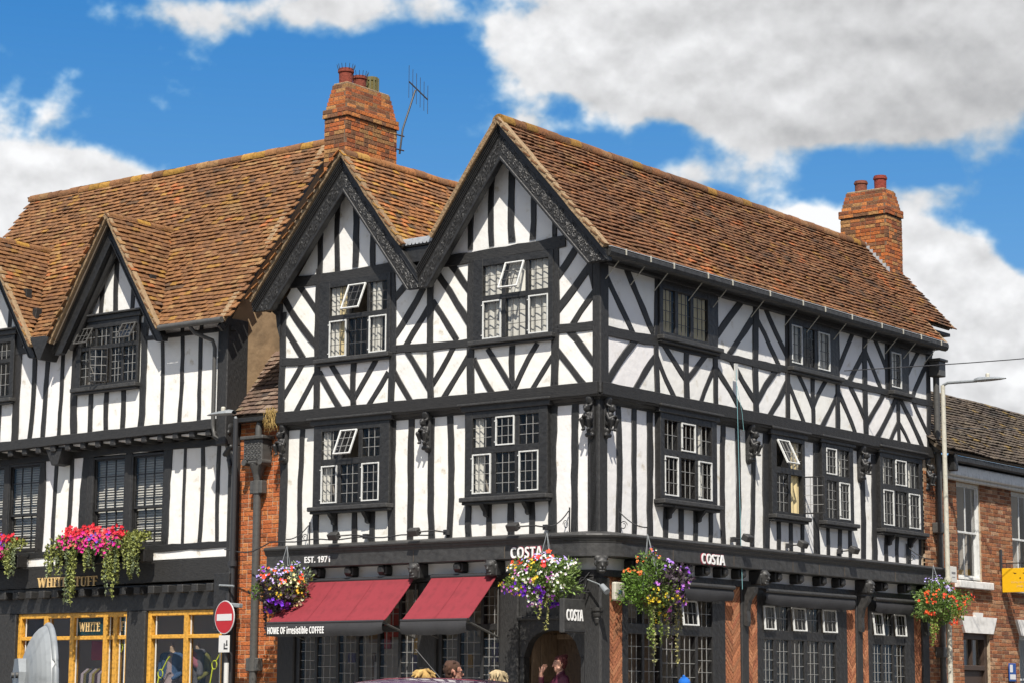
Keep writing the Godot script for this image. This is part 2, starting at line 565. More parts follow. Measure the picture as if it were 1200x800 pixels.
	M.grey_metal = mat(L(.24, .26, .27), 0.45, true, rt, Vector3(3, 3, 3))
	M.cream_paint = mat(L(.52, .50, .42), 0.5, true, rt, Vector3(3, 3, 3))
	M.pipe = mat(L(.075, .074, .070), 0.5, true, rt, Vector3(3, 3, 3))
	M.brown = mat(L(.055, .035, .025), 0.55)
	var cp := StandardMaterial3D.new()
	cp.albedo_color = Color(L(.10, .03, .12)).linear_to_srgb()
	cp.roughness = 0.25; cp.metallic = 0.3
	cp.clearcoat_enabled = true; cp.clearcoat = 1.0; cp.clearcoat_roughness = 0.03
	M.car = cp
	var ch := mat(L(.5, .5, .5), 0.15, false)
	ch.metallic = 1.0
	M.chrome = ch
	M.rubber = mat(L(.02, .02, .02), 0.8)

# ---------------------------------------------------------------- timber framing
func hash01(i: int) -> float:
	return fposmod(sin(float(i) * 12.9898 + 4.1) * 43758.5453, 1.0)

func timber(p0: Vector2, p1: Vector2, w: float, d0: float, d1: float, sd: int, wave := 1.0) -> Array:
	var len := p0.distance_to(p1)
	var dir := (p1 - p0) / len
	var nr := Vector2(-dir.y, dir.x)
	var ns := maxi(2, int(len / 0.22))
	var lp := []
	var rp := []
	var bow := (hash01(sd * 7) - 0.5) * 0.030 * wave * minf(len, 1.5)
	for i in ns + 1:
		var t := float(i) / ns
		var c := p0.lerp(p1, t) + nr * (bow * sin(PI * t) + (hash01(sd * 31 + i) - 0.5) * 0.006 * wave)
		var hl := w * 0.5 * (1.0 + (hash01(sd * 13 + i) - 0.5) * 0.14 * wave)
		var hr := w * 0.5 * (1.0 + (hash01(sd * 17 + i + 50) - 0.5) * 0.14 * wave)
		lp.append(c + nr * hl); rp.append(c - nr * hr)
	var mb := MB.new()
	var tone := 0.75 + 0.5 * hash01(sd * 3 + 1)
	var warm := 0.94 + 0.14 * hash01(sd * 5 + 2)
	var col := Color(tone * warm, tone, tone / warm)
	var b := 0.008
	var V := func(q: Vector2, z: float) -> Vector3: return Vector3(q.x, q.y, z)
	for i in ns:
		var l0: Vector2 = lp[i]
		var l1: Vector2 = lp[i + 1]
		var r0: Vector2 = rp[i]
		var r1: Vector2 = rp[i + 1]
		var li0 := l0 - nr * b
		var li1 := l1 - nr * b
		var ri0 := r0 + nr * b
		var ri1 := r1 + nr * b
		var dz0 := (hash01(sd * 41 + i) - 0.5) * 0.005 * wave
		var dz1 := (hash01(sd * 41 + i + 1) - 0.5) * 0.005 * wave
		mb.quad(V.call(ri0, d1 + dz0), V.call(ri1, d1 + dz1), V.call(li1, d1 + dz1), V.call(li0, d1 + dz0), col)
		mb.quad(V.call(r0, d1 - b), V.call(r1, d1 - b), V.call(ri1, d1 + dz1), V.call(ri0, d1 + dz0), col)
		mb.quad(V.call(li0, d1 + dz0), V.call(li1, d1 + dz1), V.call(l1, d1 - b), V.call(l0, d1 - b), col)
		mb.quad(V.call(r0, d0), V.call(r1, d0), V.call(r1, d1 - b), V.call(r0, d1 - b), col)
		mb.quad(V.call(l0, d1 - b), V.call(l1, d1 - b), V.call(l1, d0), V.call(l0, d0), col)
	mb.quad(V.call(r0_(rp, 0), d0), V.call(r0_(rp, 0), d1 - b), V.call(r0_(lp, 0), d1 - b), V.call(r0_(lp, 0), d0), col)
	mb.quad(V.call(r0_(lp, ns), d0), V.call(r0_(lp, ns), d1 - b), V.call(r0_(rp, ns), d1 - b), V.call(r0_(rp, ns), d0), col)
	# pegs at both ends
	if wave > 0.9 and w < .3 and len > .3:
		for e in [0.045 / len + .02, 1.0 - 0.045 / len - .02]:
			for s in [-.22, .22]:
				var c: Vector2 = p0.lerp(p1, e) + nr * w * s + dir * (hash01(sd * 7 + int(s * 10)) - .5) * .03
				mb.bx(Vector3(c.x - .008, c.y - .012, d1 - .004), Vector3(c.x + .008, c.y + .012, d1 + .004), Color(.25, .25, .25))
	var outline := PackedVector2Array()
	for q in rp: outline.append(q)
	lp.reverse()
	for q in lp: outline.append(q)
	return [mb, outline]

func r0_(a: Array, i: int) -> Vector2:
	return a[i]

const KIND := {"p": "post", "s": "stud", "r": "rail", "b": "brace"}

# one storey of framing: rows of timbers, holes for windows, the plaster between them as separate panels
func framed_wall(b: Node3D, fr: Transform3D, outline: PackedVector2Array, rows: Array, holes: Array, sd0: int, lean := 1.7):
	var polys := []
	var sd := sd0
	var order := {"r": 0, "p": 1, "s": 2, "b": 3}
	var cuts := [[], [], [], []]
	for r in rows:
		var p0 := Vector2(r[1], r[2])
		var p1 := Vector2(r[3], r[4])
		sd += 1
		var o: int = order[r[0]]
		var ex: Vector2 = (p1 - p0).normalized() * (0.05 if r[0] == "b" else 0.0)
		p0 -= ex; p1 += ex
		var proud: float = [0.022, 0.018, 0.014, 0.010][o] + (sd % 5) * 0.0007
		var t := timber(p0, p1, r[5] * [1.0, .95, .92, .90][o], -0.12, proud, sd, lean)
		part(b, KIND[r[0]], t[0].mesh(), M.wood_h if r[0] == "r" else M.wood_v, fr)
		cuts[o].append(t[1])
	polys = [outline]
	for h in holes:
		var nx := []
		for q in polys:
			for rc in [[-99.0, h[0], -9.0, 99.0], [h[1], 99.0, -9.0, 99.0], [h[0], h[1], -9.0, h[2]], [h[0], h[1], h[3], 99.0]]:
				for s in Geometry2D.intersect_polygons(q, PackedVector2Array([Vector2(rc[0], rc[2]), Vector2(rc[1], rc[2]), Vector2(rc[1], rc[3]), Vector2(rc[0], rc[3])])):
					if not Geometry2D.is_polygon_clockwise(s): nx.append(s)
		polys = nx
	for layer in cuts:
		for cut in layer:
			var nxt := []
			for q in polys:
				for s in Geometry2D.clip_polygons(q, cut):
					if not Geometry2D.is_polygon_clockwise(s): nxt.append(s)
			polys = nxt
	for q in polys:
		var area := 0.0
		for i in q.size(): area += q[i].cross(q[(i + 1) % q.size()])
		if absf(area) * 0.5 < 0.003: continue
		var mb := MB.new()
		sd += 1
		var tone := 0.95 + 0.06 * hash01(sd)
		mb.poly(q, -0.11, -0.004 * hash01(sd * 3), Color(tone, tone * (0.985 + 0.02 * hash01(sd * 5)), tone * (0.96 + 0.04 * hash01(sd * 7))))
		part(b, "plaster_panel", mb.mesh(), M.plaster, fr)

func beam(b: Node3D, called: String, fr: Transform3D, p0: Vector2, p1: Vector2, w: float, d0: float, d1: float, sd: int, m: Material = null, wave := 1.0) -> MeshInstance3D:
	return part(b, called, timber(p0, p1, w, d0, d1, sd, wave)[0].mesh(), m if m else (M.wood_h if absf(p1.x - p0.x) > absf(p1.y - p0.y) else M.wood_v), fr)

# ---------------------------------------------------------------- windows
# o: u0 u1 v0 v1 outer frame, cols [[a,b]..], rows [[lo,hi]..] from the top, front: how far the frame stands out,
# white: [[col,row]..] lights with a painted metal casement, tilt: {"col,row": degrees} top-hung, lead, curtain
func leaded_window(b: Node3D, fr: Transform3D, o: Dictionary) -> Node3D:
	var w := holder(b, "window", fr)
	var f: float = o.get("front", 0.04)
	var back := -0.10
	var cz: float = o.get("front", 0.04) - 0.08
	var mb := MB.new()
	var u0: float = o.u0
	var u1: float = o.u1
	var v0: float = o.v0
	var v1: float = o.v1
	var cols: Array = o.cols
	var rows: Array = o.rows
	var c0: float = cols[0][0]
	var c1: float = cols[-1][1]
	var rt: float = rows[0][1]
	var rb: float = rows[-1][0]
	mb.bx(Vector3(u0, v0, back), Vector3(c0, v1, f), Color.WHITE, 0.006)
	mb.bx(Vector3(c1, v0, back), Vector3(u1, v1, f), Color.WHITE, 0.006)
	mb.bx(Vector3(c0 - .002, rt, back), Vector3(c1 + .002, v1, f - .003), Color.WHITE, 0.006)
	mb.bx(Vector3(c0 - .002, v0, back), Vector3(c1 + .002, rb, f - .003), Color.WHITE, 0.006)
	part(w, "frame", mb.mesh(), M.black)
	for i in cols.size() - 1:
		mb = MB.new()
		mb.bx(Vector3(cols[i][1], rb, back), Vector3(cols[i + 1][0], rt, f - .012), Color.WHITE, 0.008)
		part(w, "mullion", mb.mesh(), M.black)
	for j in rows.size() - 1:
		mb = MB.new()
		mb.bx(Vector3(c0, rows[j + 1][1], back), Vector3(c1, rows[j][0], f - .006), Color.WHITE, 0.008)
		part(w, "transom", mb.mesh(), M.black)
	# sill
	if o.get("sill", true):
		mb = MB.new()
		mb.bx(Vector3(u0 - .04, v0 - .075, -0.05), Vector3(u1 + .04, v0 - .002, f + .10), Color(1.15, 1.15, 1.15), 0.012)
		mb.bx(Vector3(u0 - .02, v0 - .115, -0.05), Vector3(u1 + .02, v0 - .075, f + .05), Color.WHITE, 0.01)
		part(w, "sill", mb.mesh(), M.fascia)
	if o.get("hood", false):
		mb = MB.new()
		mb.bx(Vector3(u0 - .06, v1 + .0, -0.05), Vector3(u1 + .06, v1 + .09, f + .03), Color.WHITE, 0.01)
		mb.bx(Vector3(u0 - .10, v1 + .09, -0.05), Vector3(u1 + .10, v1 + .125, f + .09), Color(1.5, 1.5, 1.5), 0.008)
		part(w, "hood", mb.mesh(), M.fascia)
	var lead: Material = M.lead_dark if o.get("lead", "light") == "dark" else M.lead_light
	var white: Array = o.get("white", [])
	var tilt: Dictionary = o.get("tilt", {})
	var swing: Dictionary = o.get("swing", {})
	var gl := f - 0.034
	for i in cols.size():
		for j in rows.size():
			var key := "%d,%d" % [i, j]
			var a: float = cols[i][0]
			var bb: float = cols[i][1]
			var lo: float = rows[j][0]
			var hi: float = rows[j][1]
			var x := Transform3D.IDENTITY
			x.origin = Vector3((a + bb) * .5, hi, f - .014 if [i, j] in white else gl)
			if tilt.has(key):
				x.basis = Basis(Vector3.RIGHT, -deg_to_rad(tilt[key]))
				x.origin.z = f + 0.005
			var cw := bb - a
			var chh := hi - lo
			if swing.has(key):   # side hung on the right jamb, standing open
				x = Transform3D(Basis(Vector3.UP, deg_to_rad(swing[key])), Vector3(bb, hi, f + 0.01)) * Transform3D(Basis.IDENTITY, Vector3(-cw * .5, 0, 0))
			var isw: bool = [i, j] in white or tilt.has(key)
			var fw := 0.023
			if isw or swing.has(key):
				mb = MB.new()
				mb.bx(Vector3(-cw * .5, -chh, -.012), Vector3(-cw * .5 + fw, 0, .022), Color.WHITE, 0.004)
				mb.bx(Vector3(cw * .5 - fw, -chh, -.012), Vector3(cw * .5, 0, .022), Color.WHITE, 0.004)
				mb.bx(Vector3(-cw * .5 + fw, -fw, -.012), Vector3(cw * .5 - fw, 0, .021), Color.WHITE, 0.004)
				mb.bx(Vector3(-cw * .5 + fw, -chh, -.012), Vector3(cw * .5 - fw, -chh + fw, .021), Color.WHITE, 0.004)
				if isw and not tilt.has(key):
					mb.bx(Vector3(-cw * .5 - .012, -.075, .01), Vector3(-cw * .5 + .01, -.06, .034))
					mb.bx(Vector3(-cw * .5 - .012, -chh + .055, .01), Vector3(-cw * .5 + .01, -chh + .07, .034))
				part(w, "casement_frame", mb.mesh(), M.white if isw else M.black, x)
			mb = MB.new()
			mb.quad(Vector3(-cw * .5 + .001, -chh + .001, 0), Vector3(cw * .5 - .001, -chh + .001, 0), Vector3(cw * .5 - .001, -.001, 0), Vector3(-cw * .5 + .001, -.001, 0))
			part(w, "pane", mb.mesh(), M.glass, x)
			mb = MB.new()
			var nc: int = o.get("nc", 3)
			var nr := maxi(2, int(round(chh / (cw / nc) / 1.38)))
			for k in range(1, nc):
				var xx := -cw * .5 + cw * k / nc
				mb.bx(Vector3(xx - .0042, -chh, -.006), Vector3(xx + .0042, 0, .006))
			for k in range(1, nr):
				var yy := -chh * k / nr
				mb.bx(Vector3(-cw * .5, yy - .0042, -.0055), Vector3(cw * .5, yy + .0042, .0055))
			part(w, "leading", mb.mesh(), lead, x)
	# the room behind
	mb = MB.new()
	var dp := -1.45
	var rc := Color(1, 1, 1)
	mb.quad(Vector3(u0, v0, dp), Vector3(u1, v0, dp), Vector3(u1, v1, dp), Vector3(u0, v1, dp), rc)
	mb.quad(Vector3(u0, v0, back), Vector3(u0, v0, dp), Vector3(u0, v1, dp), Vector3(u0, v1, back), rc)
	mb.quad(Vector3(u1, v0, dp), Vector3(u1, v0, back), Vector3(u1, v1, back), Vector3(u1, v1, dp), rc)
	mb.quad(Vector3(u0, v1, dp), Vector3(u1, v1, dp), Vector3(u1, v1, back), Vector3(u0, v1, back), rc)
	mb.quad(Vector3(u0, v0, back), Vector3(u1, v0, back), Vector3(u1, v0, dp), Vector3(u0, v0, dp), rc)
	part(w, "room", mb.mesh(), M.room)
	for cu in o.get("curtains", []):   # [u_from, u_to, v_lo, v_hi, material, ruffles]
		part(w, "curtain", drape(cu[0], cu[1], cu[2], cu[3], cz, cu[5]), cu[4])
	return w

func drape(a: float, b: float, lo: float, hi: float, z: float, folds: float) -> ArrayMesh:
	var mb := MB.new()
	var n := maxi(8, int(folds * 6))
	for i in n:
		var t0 := float(i) / n
		var t1 := float(i + 1) / n
		var z0 := z + sin(t0 * folds * TAU) * 0.014 + hash01(i + 3) * .006
		var z1 := z + sin(t1 * folds * TAU) * 0.014 + hash01(i + 4) * .006
		var x0 := lerpf(a, b, t0)
		var x1 := lerpf(a, b, t1)
		mb.quad(Vector3(x0, lo, z0), Vector3(x1, lo, z1), Vector3(x1, hi, z1), Vector3(x0, hi, z0))
	return mb.mesh()

# ---------------------------------------------------------------- tiled roofs
func tile_tone(u: float, v: float, nz: FastNoiseLite, sd: int, pal: Array) -> Color:
	var h := hash01(sd)
	var n1 := nz.get_noise_2d(u * 30.0, v * 30.0)
	var n2 := nz.get_noise_2d(u * 90.0 + 50, v * 90.0)
	var c: Color
	var q := h * .72 + .14 + n1 * 0.50
	if q < 0.06: c = pal[0]
	elif q < 0.46: c = pal[1]
	elif q < 0.80: c = pal[2]
	elif q < 0.95: c = pal[3]
	else: c = pal[4]
	if n2 > 0.34 and hash01(sd * 3 + 1) < 0.45: c = c.lerp(pal[5], 0.65)
	var k := (0.86 + 0.28 * hash01(sd * 7 + 2)) * (1.0 + .22 * nz.get_noise_2d(u * 12.0 + 300, v * 18.0))
	return Color(c.r * k, c.g * k, c.b * k)

func tile_mesh(col: Color, w: float, l: float, warp: float) -> ArrayMesh:
	# origin at the middle of the lower edge, x along the course, y up the slope, z out of the roof
	var mb := MB.new()
	add_tile(mb, Transform3D.IDENTITY, w, l, warp, col)
	return mb.mesh()

func add_tile(mb: MB, x: Transform3D, w: float, l: float, warp: float, col: Color):
	var h := w * 0.5 - 0.0025
	var zb := 0.046 + warp * 0.010
	var zc := 0.050 + warp * 0.010
	var a := x * Vector3(-h, 0, zb - warp * .006)
	var m := x * Vector3(0, -0.002, zc)
	var b := x * Vector3(h, 0, zb + warp * .006)
	var c := x * Vector3(h, l, 0.010)
	var d := x * Vector3(-h, l, 0.010)
	var t := Vector3(0, 0, -0.016)
	var a2 := x * Vector3(-h, 0.002, zb - .022 - warp * .006)
	var m2 := x * Vector3(0, 0.0, zc - .022)
	var b2 := x * Vector3(h, 0.002, zb - .022 + warp * .006)
	mb.quad(a, m, x * Vector3(0, l, 0.012), d, col); mb.quad(m, b, c, x * Vector3(0, l, 0.012), col)
	mb.quad(a2, m2, m, a, col); mb.quad(m2, b2, b, m, col)
	mb.quad(d, x * Vector3(-h, l, -0.004), a2, a, col); mb.quad(b, b2, x * Vector3(h, l, -0.004), c, col)

# roof plane: fr.x along the eave, fr.y up the slope, fr.z outwards; poly in (u,v); single: how many of the tiles nearest `eye` become parts
func tiled_slope(roof: Node3D, fr: Transform3D, poly: PackedVector2Array, pal: Array, sd: int, single := 0, skip = null, tw := 0.165, ga := 0.105):
	var nz := FastNoiseLite.new()
	nz.seed = sd; nz.frequency = 0.02; nz.fractal_octaves = 3
	var lo := Vector2(1e9, 1e9)
	var hi := -lo
	for q in poly:
		lo = lo.min(q); hi = hi.max(q)
	var under := MB.new()
	if not skip != null:
		under.poly(poly, -0.06, -0.006, Color(1, 1, 1))
		part(roof, "boarding", under.mesh(), M.dark, fr)
	var eye := fr.affine_inverse() * Vector3(18.85, 1.6, 27.07)
	var all := []
	var j := 0
	var v := lo.y
	var sag := FastNoiseLite.new()
	sag.seed = sd + 7; sag.frequency = 0.35
	while v < hi.y:
		var u := lo.x + (0.5 if j % 2 else 0.0) * tw
		var i := 0
		var dip := sin(u * 3.0 + j) * 0.003
		while u < hi.x + tw * .5:
			if Geometry2D.is_point_in_polygon(Vector2(clampf(u, lo.x + .03, hi.x - .03), v + ga * 0.5), poly):
				var skipit := false
				if skip != null: skipit = skip.call(fr * Vector3(u, v + ga * .5, 0))
				if not skipit:
					var k := sd * 1000 + j * 331 + i
					all.append([u + (hash01(k * 5) - .5) * .006, v + (hash01(k * 3) - .5) * .012 + .03 * sag.get_noise_2d(u * 1.3 + 40.0, v), (hash01(k * 11) - .5) * .022, tile_tone(u, v, nz, k, pal), hash01(k * 17) * 2.0 - 1.0, Vector3(u, v, 0).distance_squared_to(eye), .012 + .034 * sag.get_noise_2d(u, v * 1.5)])
			u += tw; i += 1
		v += ga; j += 1
	if single > 0:
		all.sort_custom(func(a, b): return a[5] < b[5])
		var variants := []
		for k in 24:
			var t: Array = all[(k * 37) % all.size()]
			variants.append(tile_mesh(t[3], tw, ga * 1.5, t[4]))
		for k in mini(single, all.size()):
			var t: Array = all[k]
			part(roof, "tile", variants[int(hash01(k * 9 + sd) * 24) % 24], M.tile, fr * Transform3D(Basis(Vector3(0, 0, 1), t[2]), Vector3(t[0], t[1], t[6])))
	var mb := MB.new()
	for k in range(mini(single, all.size()), all.size()):
		var t: Array = all[k]
		add_tile(mb, Transform3D(Basis(Vector3(0, 0, 1), t[2]), Vector3(t[0], t[1], t[6])), tw, ga * 1.5, t[4], t[3])
	if not mb.v.is_empty():
		var o := part(roof, "tiles", mb.mesh(), M.tile, fr)
		stuff(o)

func ridge_tiles(roof: Node3D, a: Vector3, b: Vector3, r: float, pal: Array, sd: int, seg := 0.30):
	var n := int(a.distance_to(b) / seg)
	var d := (b - a) / n
	var dir := d.normalized()
	var side := dir.cross(Vector3.UP).normalized()
	var up := side.cross(dir).normalized()
	for i in n:
		var mb := MB.new()
		var col: Color = pal[[1, 2, 3, 5, 2, 1][int(hash01(sd + i * 3) * 6)]]
		var k := 0.8 + 0.4 * hash01(sd + i)
		col = Color(col.r * k, col.g * k, col.b * k)
		var p0 := a + d * i + up * (hash01(sd + i * 7) - .5) * .015
		var p1 := a + d * (i + 0.97) + up * (hash01(sd + i * 5) - .5) * .015
		var rr := r * (0.96 + .08 * hash01(i * 5 + sd))
		var s := 9
		for q in s:
			var t0 := -0.25 + (PI + 0.5) * q / s
			var t1 := -0.25 + (PI + 0.5) * (q + 1) / s
			var o0 := side * cos(t0) + up * sin(t0)
			var o1 := side * cos(t1) + up * sin(t1)
			mb.stri(p0 + o0 * rr, p1 + o0 * rr, p1 + o1 * rr, o0, o0, o1, col); mb.stri(p0 + o0 * rr, p1 + o1 * rr, p0 + o1 * rr, o0, o1, o1, col)
			mb.tri(p0, p0 + o0 * rr, p0 + o1 * rr, col); mb.tri(p1, p1 + o1 * rr, p1 + o0 * rr, col)
		part(roof, "ridge_tile", mb.mesh(), M.tile)

func slope_frame(origin: Vector3, u: Vector3, v: Vector3) -> Transform3D:
	var un := u.normalized()
	var vn := (v - un * v.dot(un)).normalized()
	return Transform3D(Basis(un, vn, un.cross(vn)), origin)

# ---------------------------------------------------------------- brickwork
func brick_col(k: int, pal: Array) -> Color:
	var c: Color = pal[int(hash01(k) * pal.size()) % pal.size()]
	var s := 0.75 + 0.5 * hash01(k * 3 + 1)
	return Color(c.r * s, c.g * s, c.b * s)

# a face of stretchers/headers in the frame fr (x along, y up, z out); single: bricks as parts
func brick_face(parent: Node3D, fr: Transform3D, u0: float, u1: float, v0: float, v1: float, pal: Array, sd: int, single: bool, holes := [], bl := 0.215, bh := 0.065, gap := 0.011, dep := 0.05, j0 := 0):
	var mb := MB.new()
	var variants := {}
	var v := v0
	var j := j0
	while v + bh * .6 < v1:
		var u := u0 - (bl * 0.5 if j % 2 else 0.0)
		var i := 0
		while u < u1 - 0.02:
			var head := (i + j) % 3 == 0
			var l := (bl - gap) * 0.5 if head else bl
			var a := maxf(u, u0)
			var b := minf(u + l, u1)
			for h in holes:
				if v + bh * .5 > h[2] and v + bh * .5 < h[3] and a < h[1] and b > h[0]:
					if a < h[0] - .02: b = h[0] - .004
					elif b > h[1] + .02: a = h[1] + .004
					else: b = a
			if b - a > 0.03:
				var k := sd * 977 + j * 613 + i * 7
				var hh := minf(bh, v1 - v)
				var z := hash01(k * 7) * 0.007
				var col := brick_col(k, pal)
				if single and absf((b - a) - l) < 0.002 and hh == bh:
					var key := "%d_%d" % [int(head), int(hash01(k * 13) * 10)]
					if not variants.has(key):
						var m2 := MB.new()
						m2.box(Transform3D.IDENTITY, Vector3(l, bh, dep), col, 0.004)
						variants[key] = m2.mesh()
					part(parent, "brick", variants[key], M.brick, fr * Transform3D(Basis(Vector3(0, 0, 1), (hash01(k * 19) - .5) * .012), Vector3((a + b) * .5, v + bh * .5, z - dep * .5)))
				elif single:
					var m3 := MB.new()
					m3.box(Transform3D.IDENTITY, Vector3(b - a, hh, dep), col, 0.004)
					part(parent, "brick", m3.mesh(), M.brick, fr * Transform3D(Basis.IDENTITY, Vector3((a + b) * .5, v + hh * .5, z - dep * .5)))
				else:
					mb.box(Transform3D(Basis.IDENTITY, Vector3((a + b) * .5, v + hh * .5, z - dep * .5)), Vector3(b - a, hh, dep), col, 0.004)
			u += l + gap; i += 1
		v += bh + gap; j += 1
	if not single and not mb.v.is_empty():
		stuff(part(parent, "bricks", mb.mesh(), M.brick, fr))

func front_frame(z: float) -> Transform3D:
	return Transform3D(Basis.IDENTITY, Vector3(0, 0, z))
func right_frame(x: float) -> Transform3D:
	return Transform3D(Basis(Vector3(0, 0, -1), Vector3(0, 1, 0), Vector3(1, 0, 0)), Vector3(x, 0, 0))

# ---------------------------------------------------------------- the corner building
var PAL_MAIN := [Color(0.081, 0.045, 0.024), Color(0.142, 0.066, 0.028), Color(0.185, 0.080, 0.030), Color(0.223, 0.116, 0.050), Color(0.304, 0.100, 0.030), Color(0.257, 0.136, 0.026)]
var PAL_GABLE := [Color(0.090, 0.053, 0.029), Color(0.180, 0.084, 0.034), Color(0.280, 0.119, 0.038), Color(0.340, 0.185, 0.044), Color(0.400, 0.145, 0.044), Color(0.420, 0.220, 0.024)]
var PAL_LEFT := [Color(0.104, 0.058, 0.030), Color(0.185, 0.088, 0.036), Color(0.233, 0.109, 0.040), Color(0.266, 0.149, 0.059), Color(0.351, 0.123, 0.041), Color(0.323, 0.174, 0.030)]
var PAL_BRICK := [Color(.46, .135, .036), Color(.40, .11, .032), Color(.50, .18, .055), Color(.34, .10, .034), Color(.44, .16, .055)]
var PAL_CHIM := [Color(.42, .125, .030), Color(.34, .095, .028), Color(.45, .17, .05), Color(.22, .075, .032), Color(.36, .19, .07), Color(.18, .085, .04)]

func carve(s: float, t: float, nz: FastNoiseLite) -> float:
	# a running vine: stem, curled leaves either side
	if t <= 0.0 or t >= 1.0: return 0.0
	var per := 0.34
	var c := 0.5 + 0.26 * sin(TAU * s / per)
	var h := exp(-pow((t - c) / 0.07, 2.0)) * 0.55
	var k := floorf(s / (per * .5))
	for q in [k - 1, k, k + 1]:
		var cs: float = (q + 0.5) * per * .5
		var ct := 0.5 - 0.20 * (1.0 if int(q) % 2 == 0 else -1.0)
		var dx := (s - cs) / 0.10
		var dy := (t - ct) / 0.40
		var r := sqrt(dx * dx + dy * dy)
		if r < 1.0:
			var th := atan2(dy, dx)
			h = maxf(h, (1.0 - r * r) * (0.62 + 0.38 * cos(5.0 * th + 9.0 * r)))
	h += nz.get_noise_2d(s * 1100.0, t * 300.0) * 0.45
	return h

func bargeboard(b: Node3D, xa: float, ya: float, xf: float, yf: float, vert: float, ybot: float, z: float, m_sd: int, carved := true):
	var nz := FastNoiseLite.new()
	nz.seed = m_sd; nz.frequency = 0.05
	var len := Vector2(xa, ya).distance_to(Vector2(xf, yf))
	var nx := int(len / (0.014 if carved else 0.10))
	# across the board: [t, z] profile of the mouldings, then the carved field, then the bottom bead
	var ts := [0.0, 0.03, 0.06, 0.065, 0.12, 0.125, 0.19, 0.20, 0.26, 0.27, 0.30]
	var zs := [0.06, 0.065, 0.06, 0.045, 0.050, 0.030, 0.035, 0.02, 0.028, 0.012, 0.0]
	if carved:
		for i in 17:
			ts.append(0.31 + 0.54 * i / 16.0); zs.append(-0.004)
		ts.append_array([0.87, 0.88, 0.90, 0.96, 0.985, 1.0]); zs.append_array([-0.004, 0.012, 0.018, 0.018, 0.012, 0.0])
	else:
		ts.append_array([0.86, 0.87, 1.0]); zs.append_array([0.0, 0.015, 0.012])
	var pts := []
	for i in nx + 1:
		var f := float(i) / nx
		var x := lerpf(xa, xf, f)
		var yo := lerpf(ya, yf, f)
		var col := []
		for j in ts.size():
			var zz: float = z + zs[j]
			if carved and ts[j] > 0.315 and ts[j] < 0.845:
				zz += 0.021 * carve(f * len, (ts[j] - 0.31) / 0.54, nz)
			var y: float = yo - vert * ts[j]
			col.append(Vector3(x, maxf(y, ybot), zz))
		pts.append(col)
	var mb := MB.new()
	var flip := xf < xa
	for i in nx:
		for j in ts.size() - 1:
			var a: Vector3 = pts[i][j + 1]
			var c: Vector3 = pts[i + 1][j + 1]
			var d: Vector3 = pts[i + 1][j]
			var e: Vector3 = pts[i][j]
			if flip: mb.quad(c, a, e, d)
			else: mb.quad(a, c, d, e)
	# back, underside and foot
	for i in nx:
		var a: Vector3 = pts[i][-1]
		var c: Vector3 = pts[i + 1][-1]
		var o := Vector3(0, 0, -0.10)
		mb.quad(a + o, c + o, c, a) if not flip else mb.quad(c + o, a + o, a, c)
		var ta: Vector3 = pts[i][0]
		var tc: Vector3 = pts[i + 1][0]
		mb.quad(Vector3(ta.x, ta.y, z - .1), Vector3(tc.x, tc.y, z - .1), Vector3(c.x, c.y, z - .1), Vector3(a.x, a.y, z - .1))
		mb.quad(ta, tc, Vector3(tc.x, tc.y, z - .1), Vector3(ta.x, ta.y, z - .1))
	var e0: Array = pts[nx]
	for j in ts.size() - 1:
		mb.quad(e0[j], e0[j + 1], Vector3(e0[j + 1].x, e0[j + 1].y, z - .1), Vector3(e0[j].x, e0[j].y, z - .1))
	part(b, "bargeboard", mb.mesh(), M.black)

func sweep(b: Node3D, called: String, prof: Array, x0: float, z1: float, m: Material, rad := 0.3):
	# along the front wall from x0 to the rounded corner, then along the right wall to z1
	var path := [[Vector2(x0, 0), Vector2(0, 1)], [Vector2(-rad, 0), Vector2(0, 1)]]
	for i in range(1, 8):
		var t := PI * .5 * i / 8
		var nrm := Vector2(sin(t), cos(t))
		path.append([Vector2(-rad, -rad) + nrm * rad, nrm])
	path.append([Vector2(0, -rad), Vector2(1, 0)])
	path.append([Vector2(0, z1), Vector2(1, 0)])
	var mb := MB.new()
	for i in path.size() - 1:
		for j in prof.size() - 1:
			var q := []
			for e in [[i, j], [i + 1, j], [i + 1, j + 1], [i, j + 1]]:
				var p: Vector2 = path[e[0]][0] + path[e[0]][1] * prof[e[1]].x
				q.append(Vector3(p.x, prof[e[1]].y, p.y))
			mb.quad(q[3], q[2], q[1], q[0])
	for e in [0, path.size() - 1]:
		var pl := PackedVector2Array()
		for q in prof: pl.append(q)
		var t := Geometry2D.triangulate_polygon(pl)
		for i in range(0, t.size(), 3):
			var w := []
			for k in 3:
				var p: Vector2 = path[e][0] + path[e][1] * pl[t[i + k]].x
				w.append(Vector3(p.x, pl[t[i + k]].y, p.y))
			mb.tri(w[0], w[1], w[2])
	part(b, called, mb.mesh(), m)

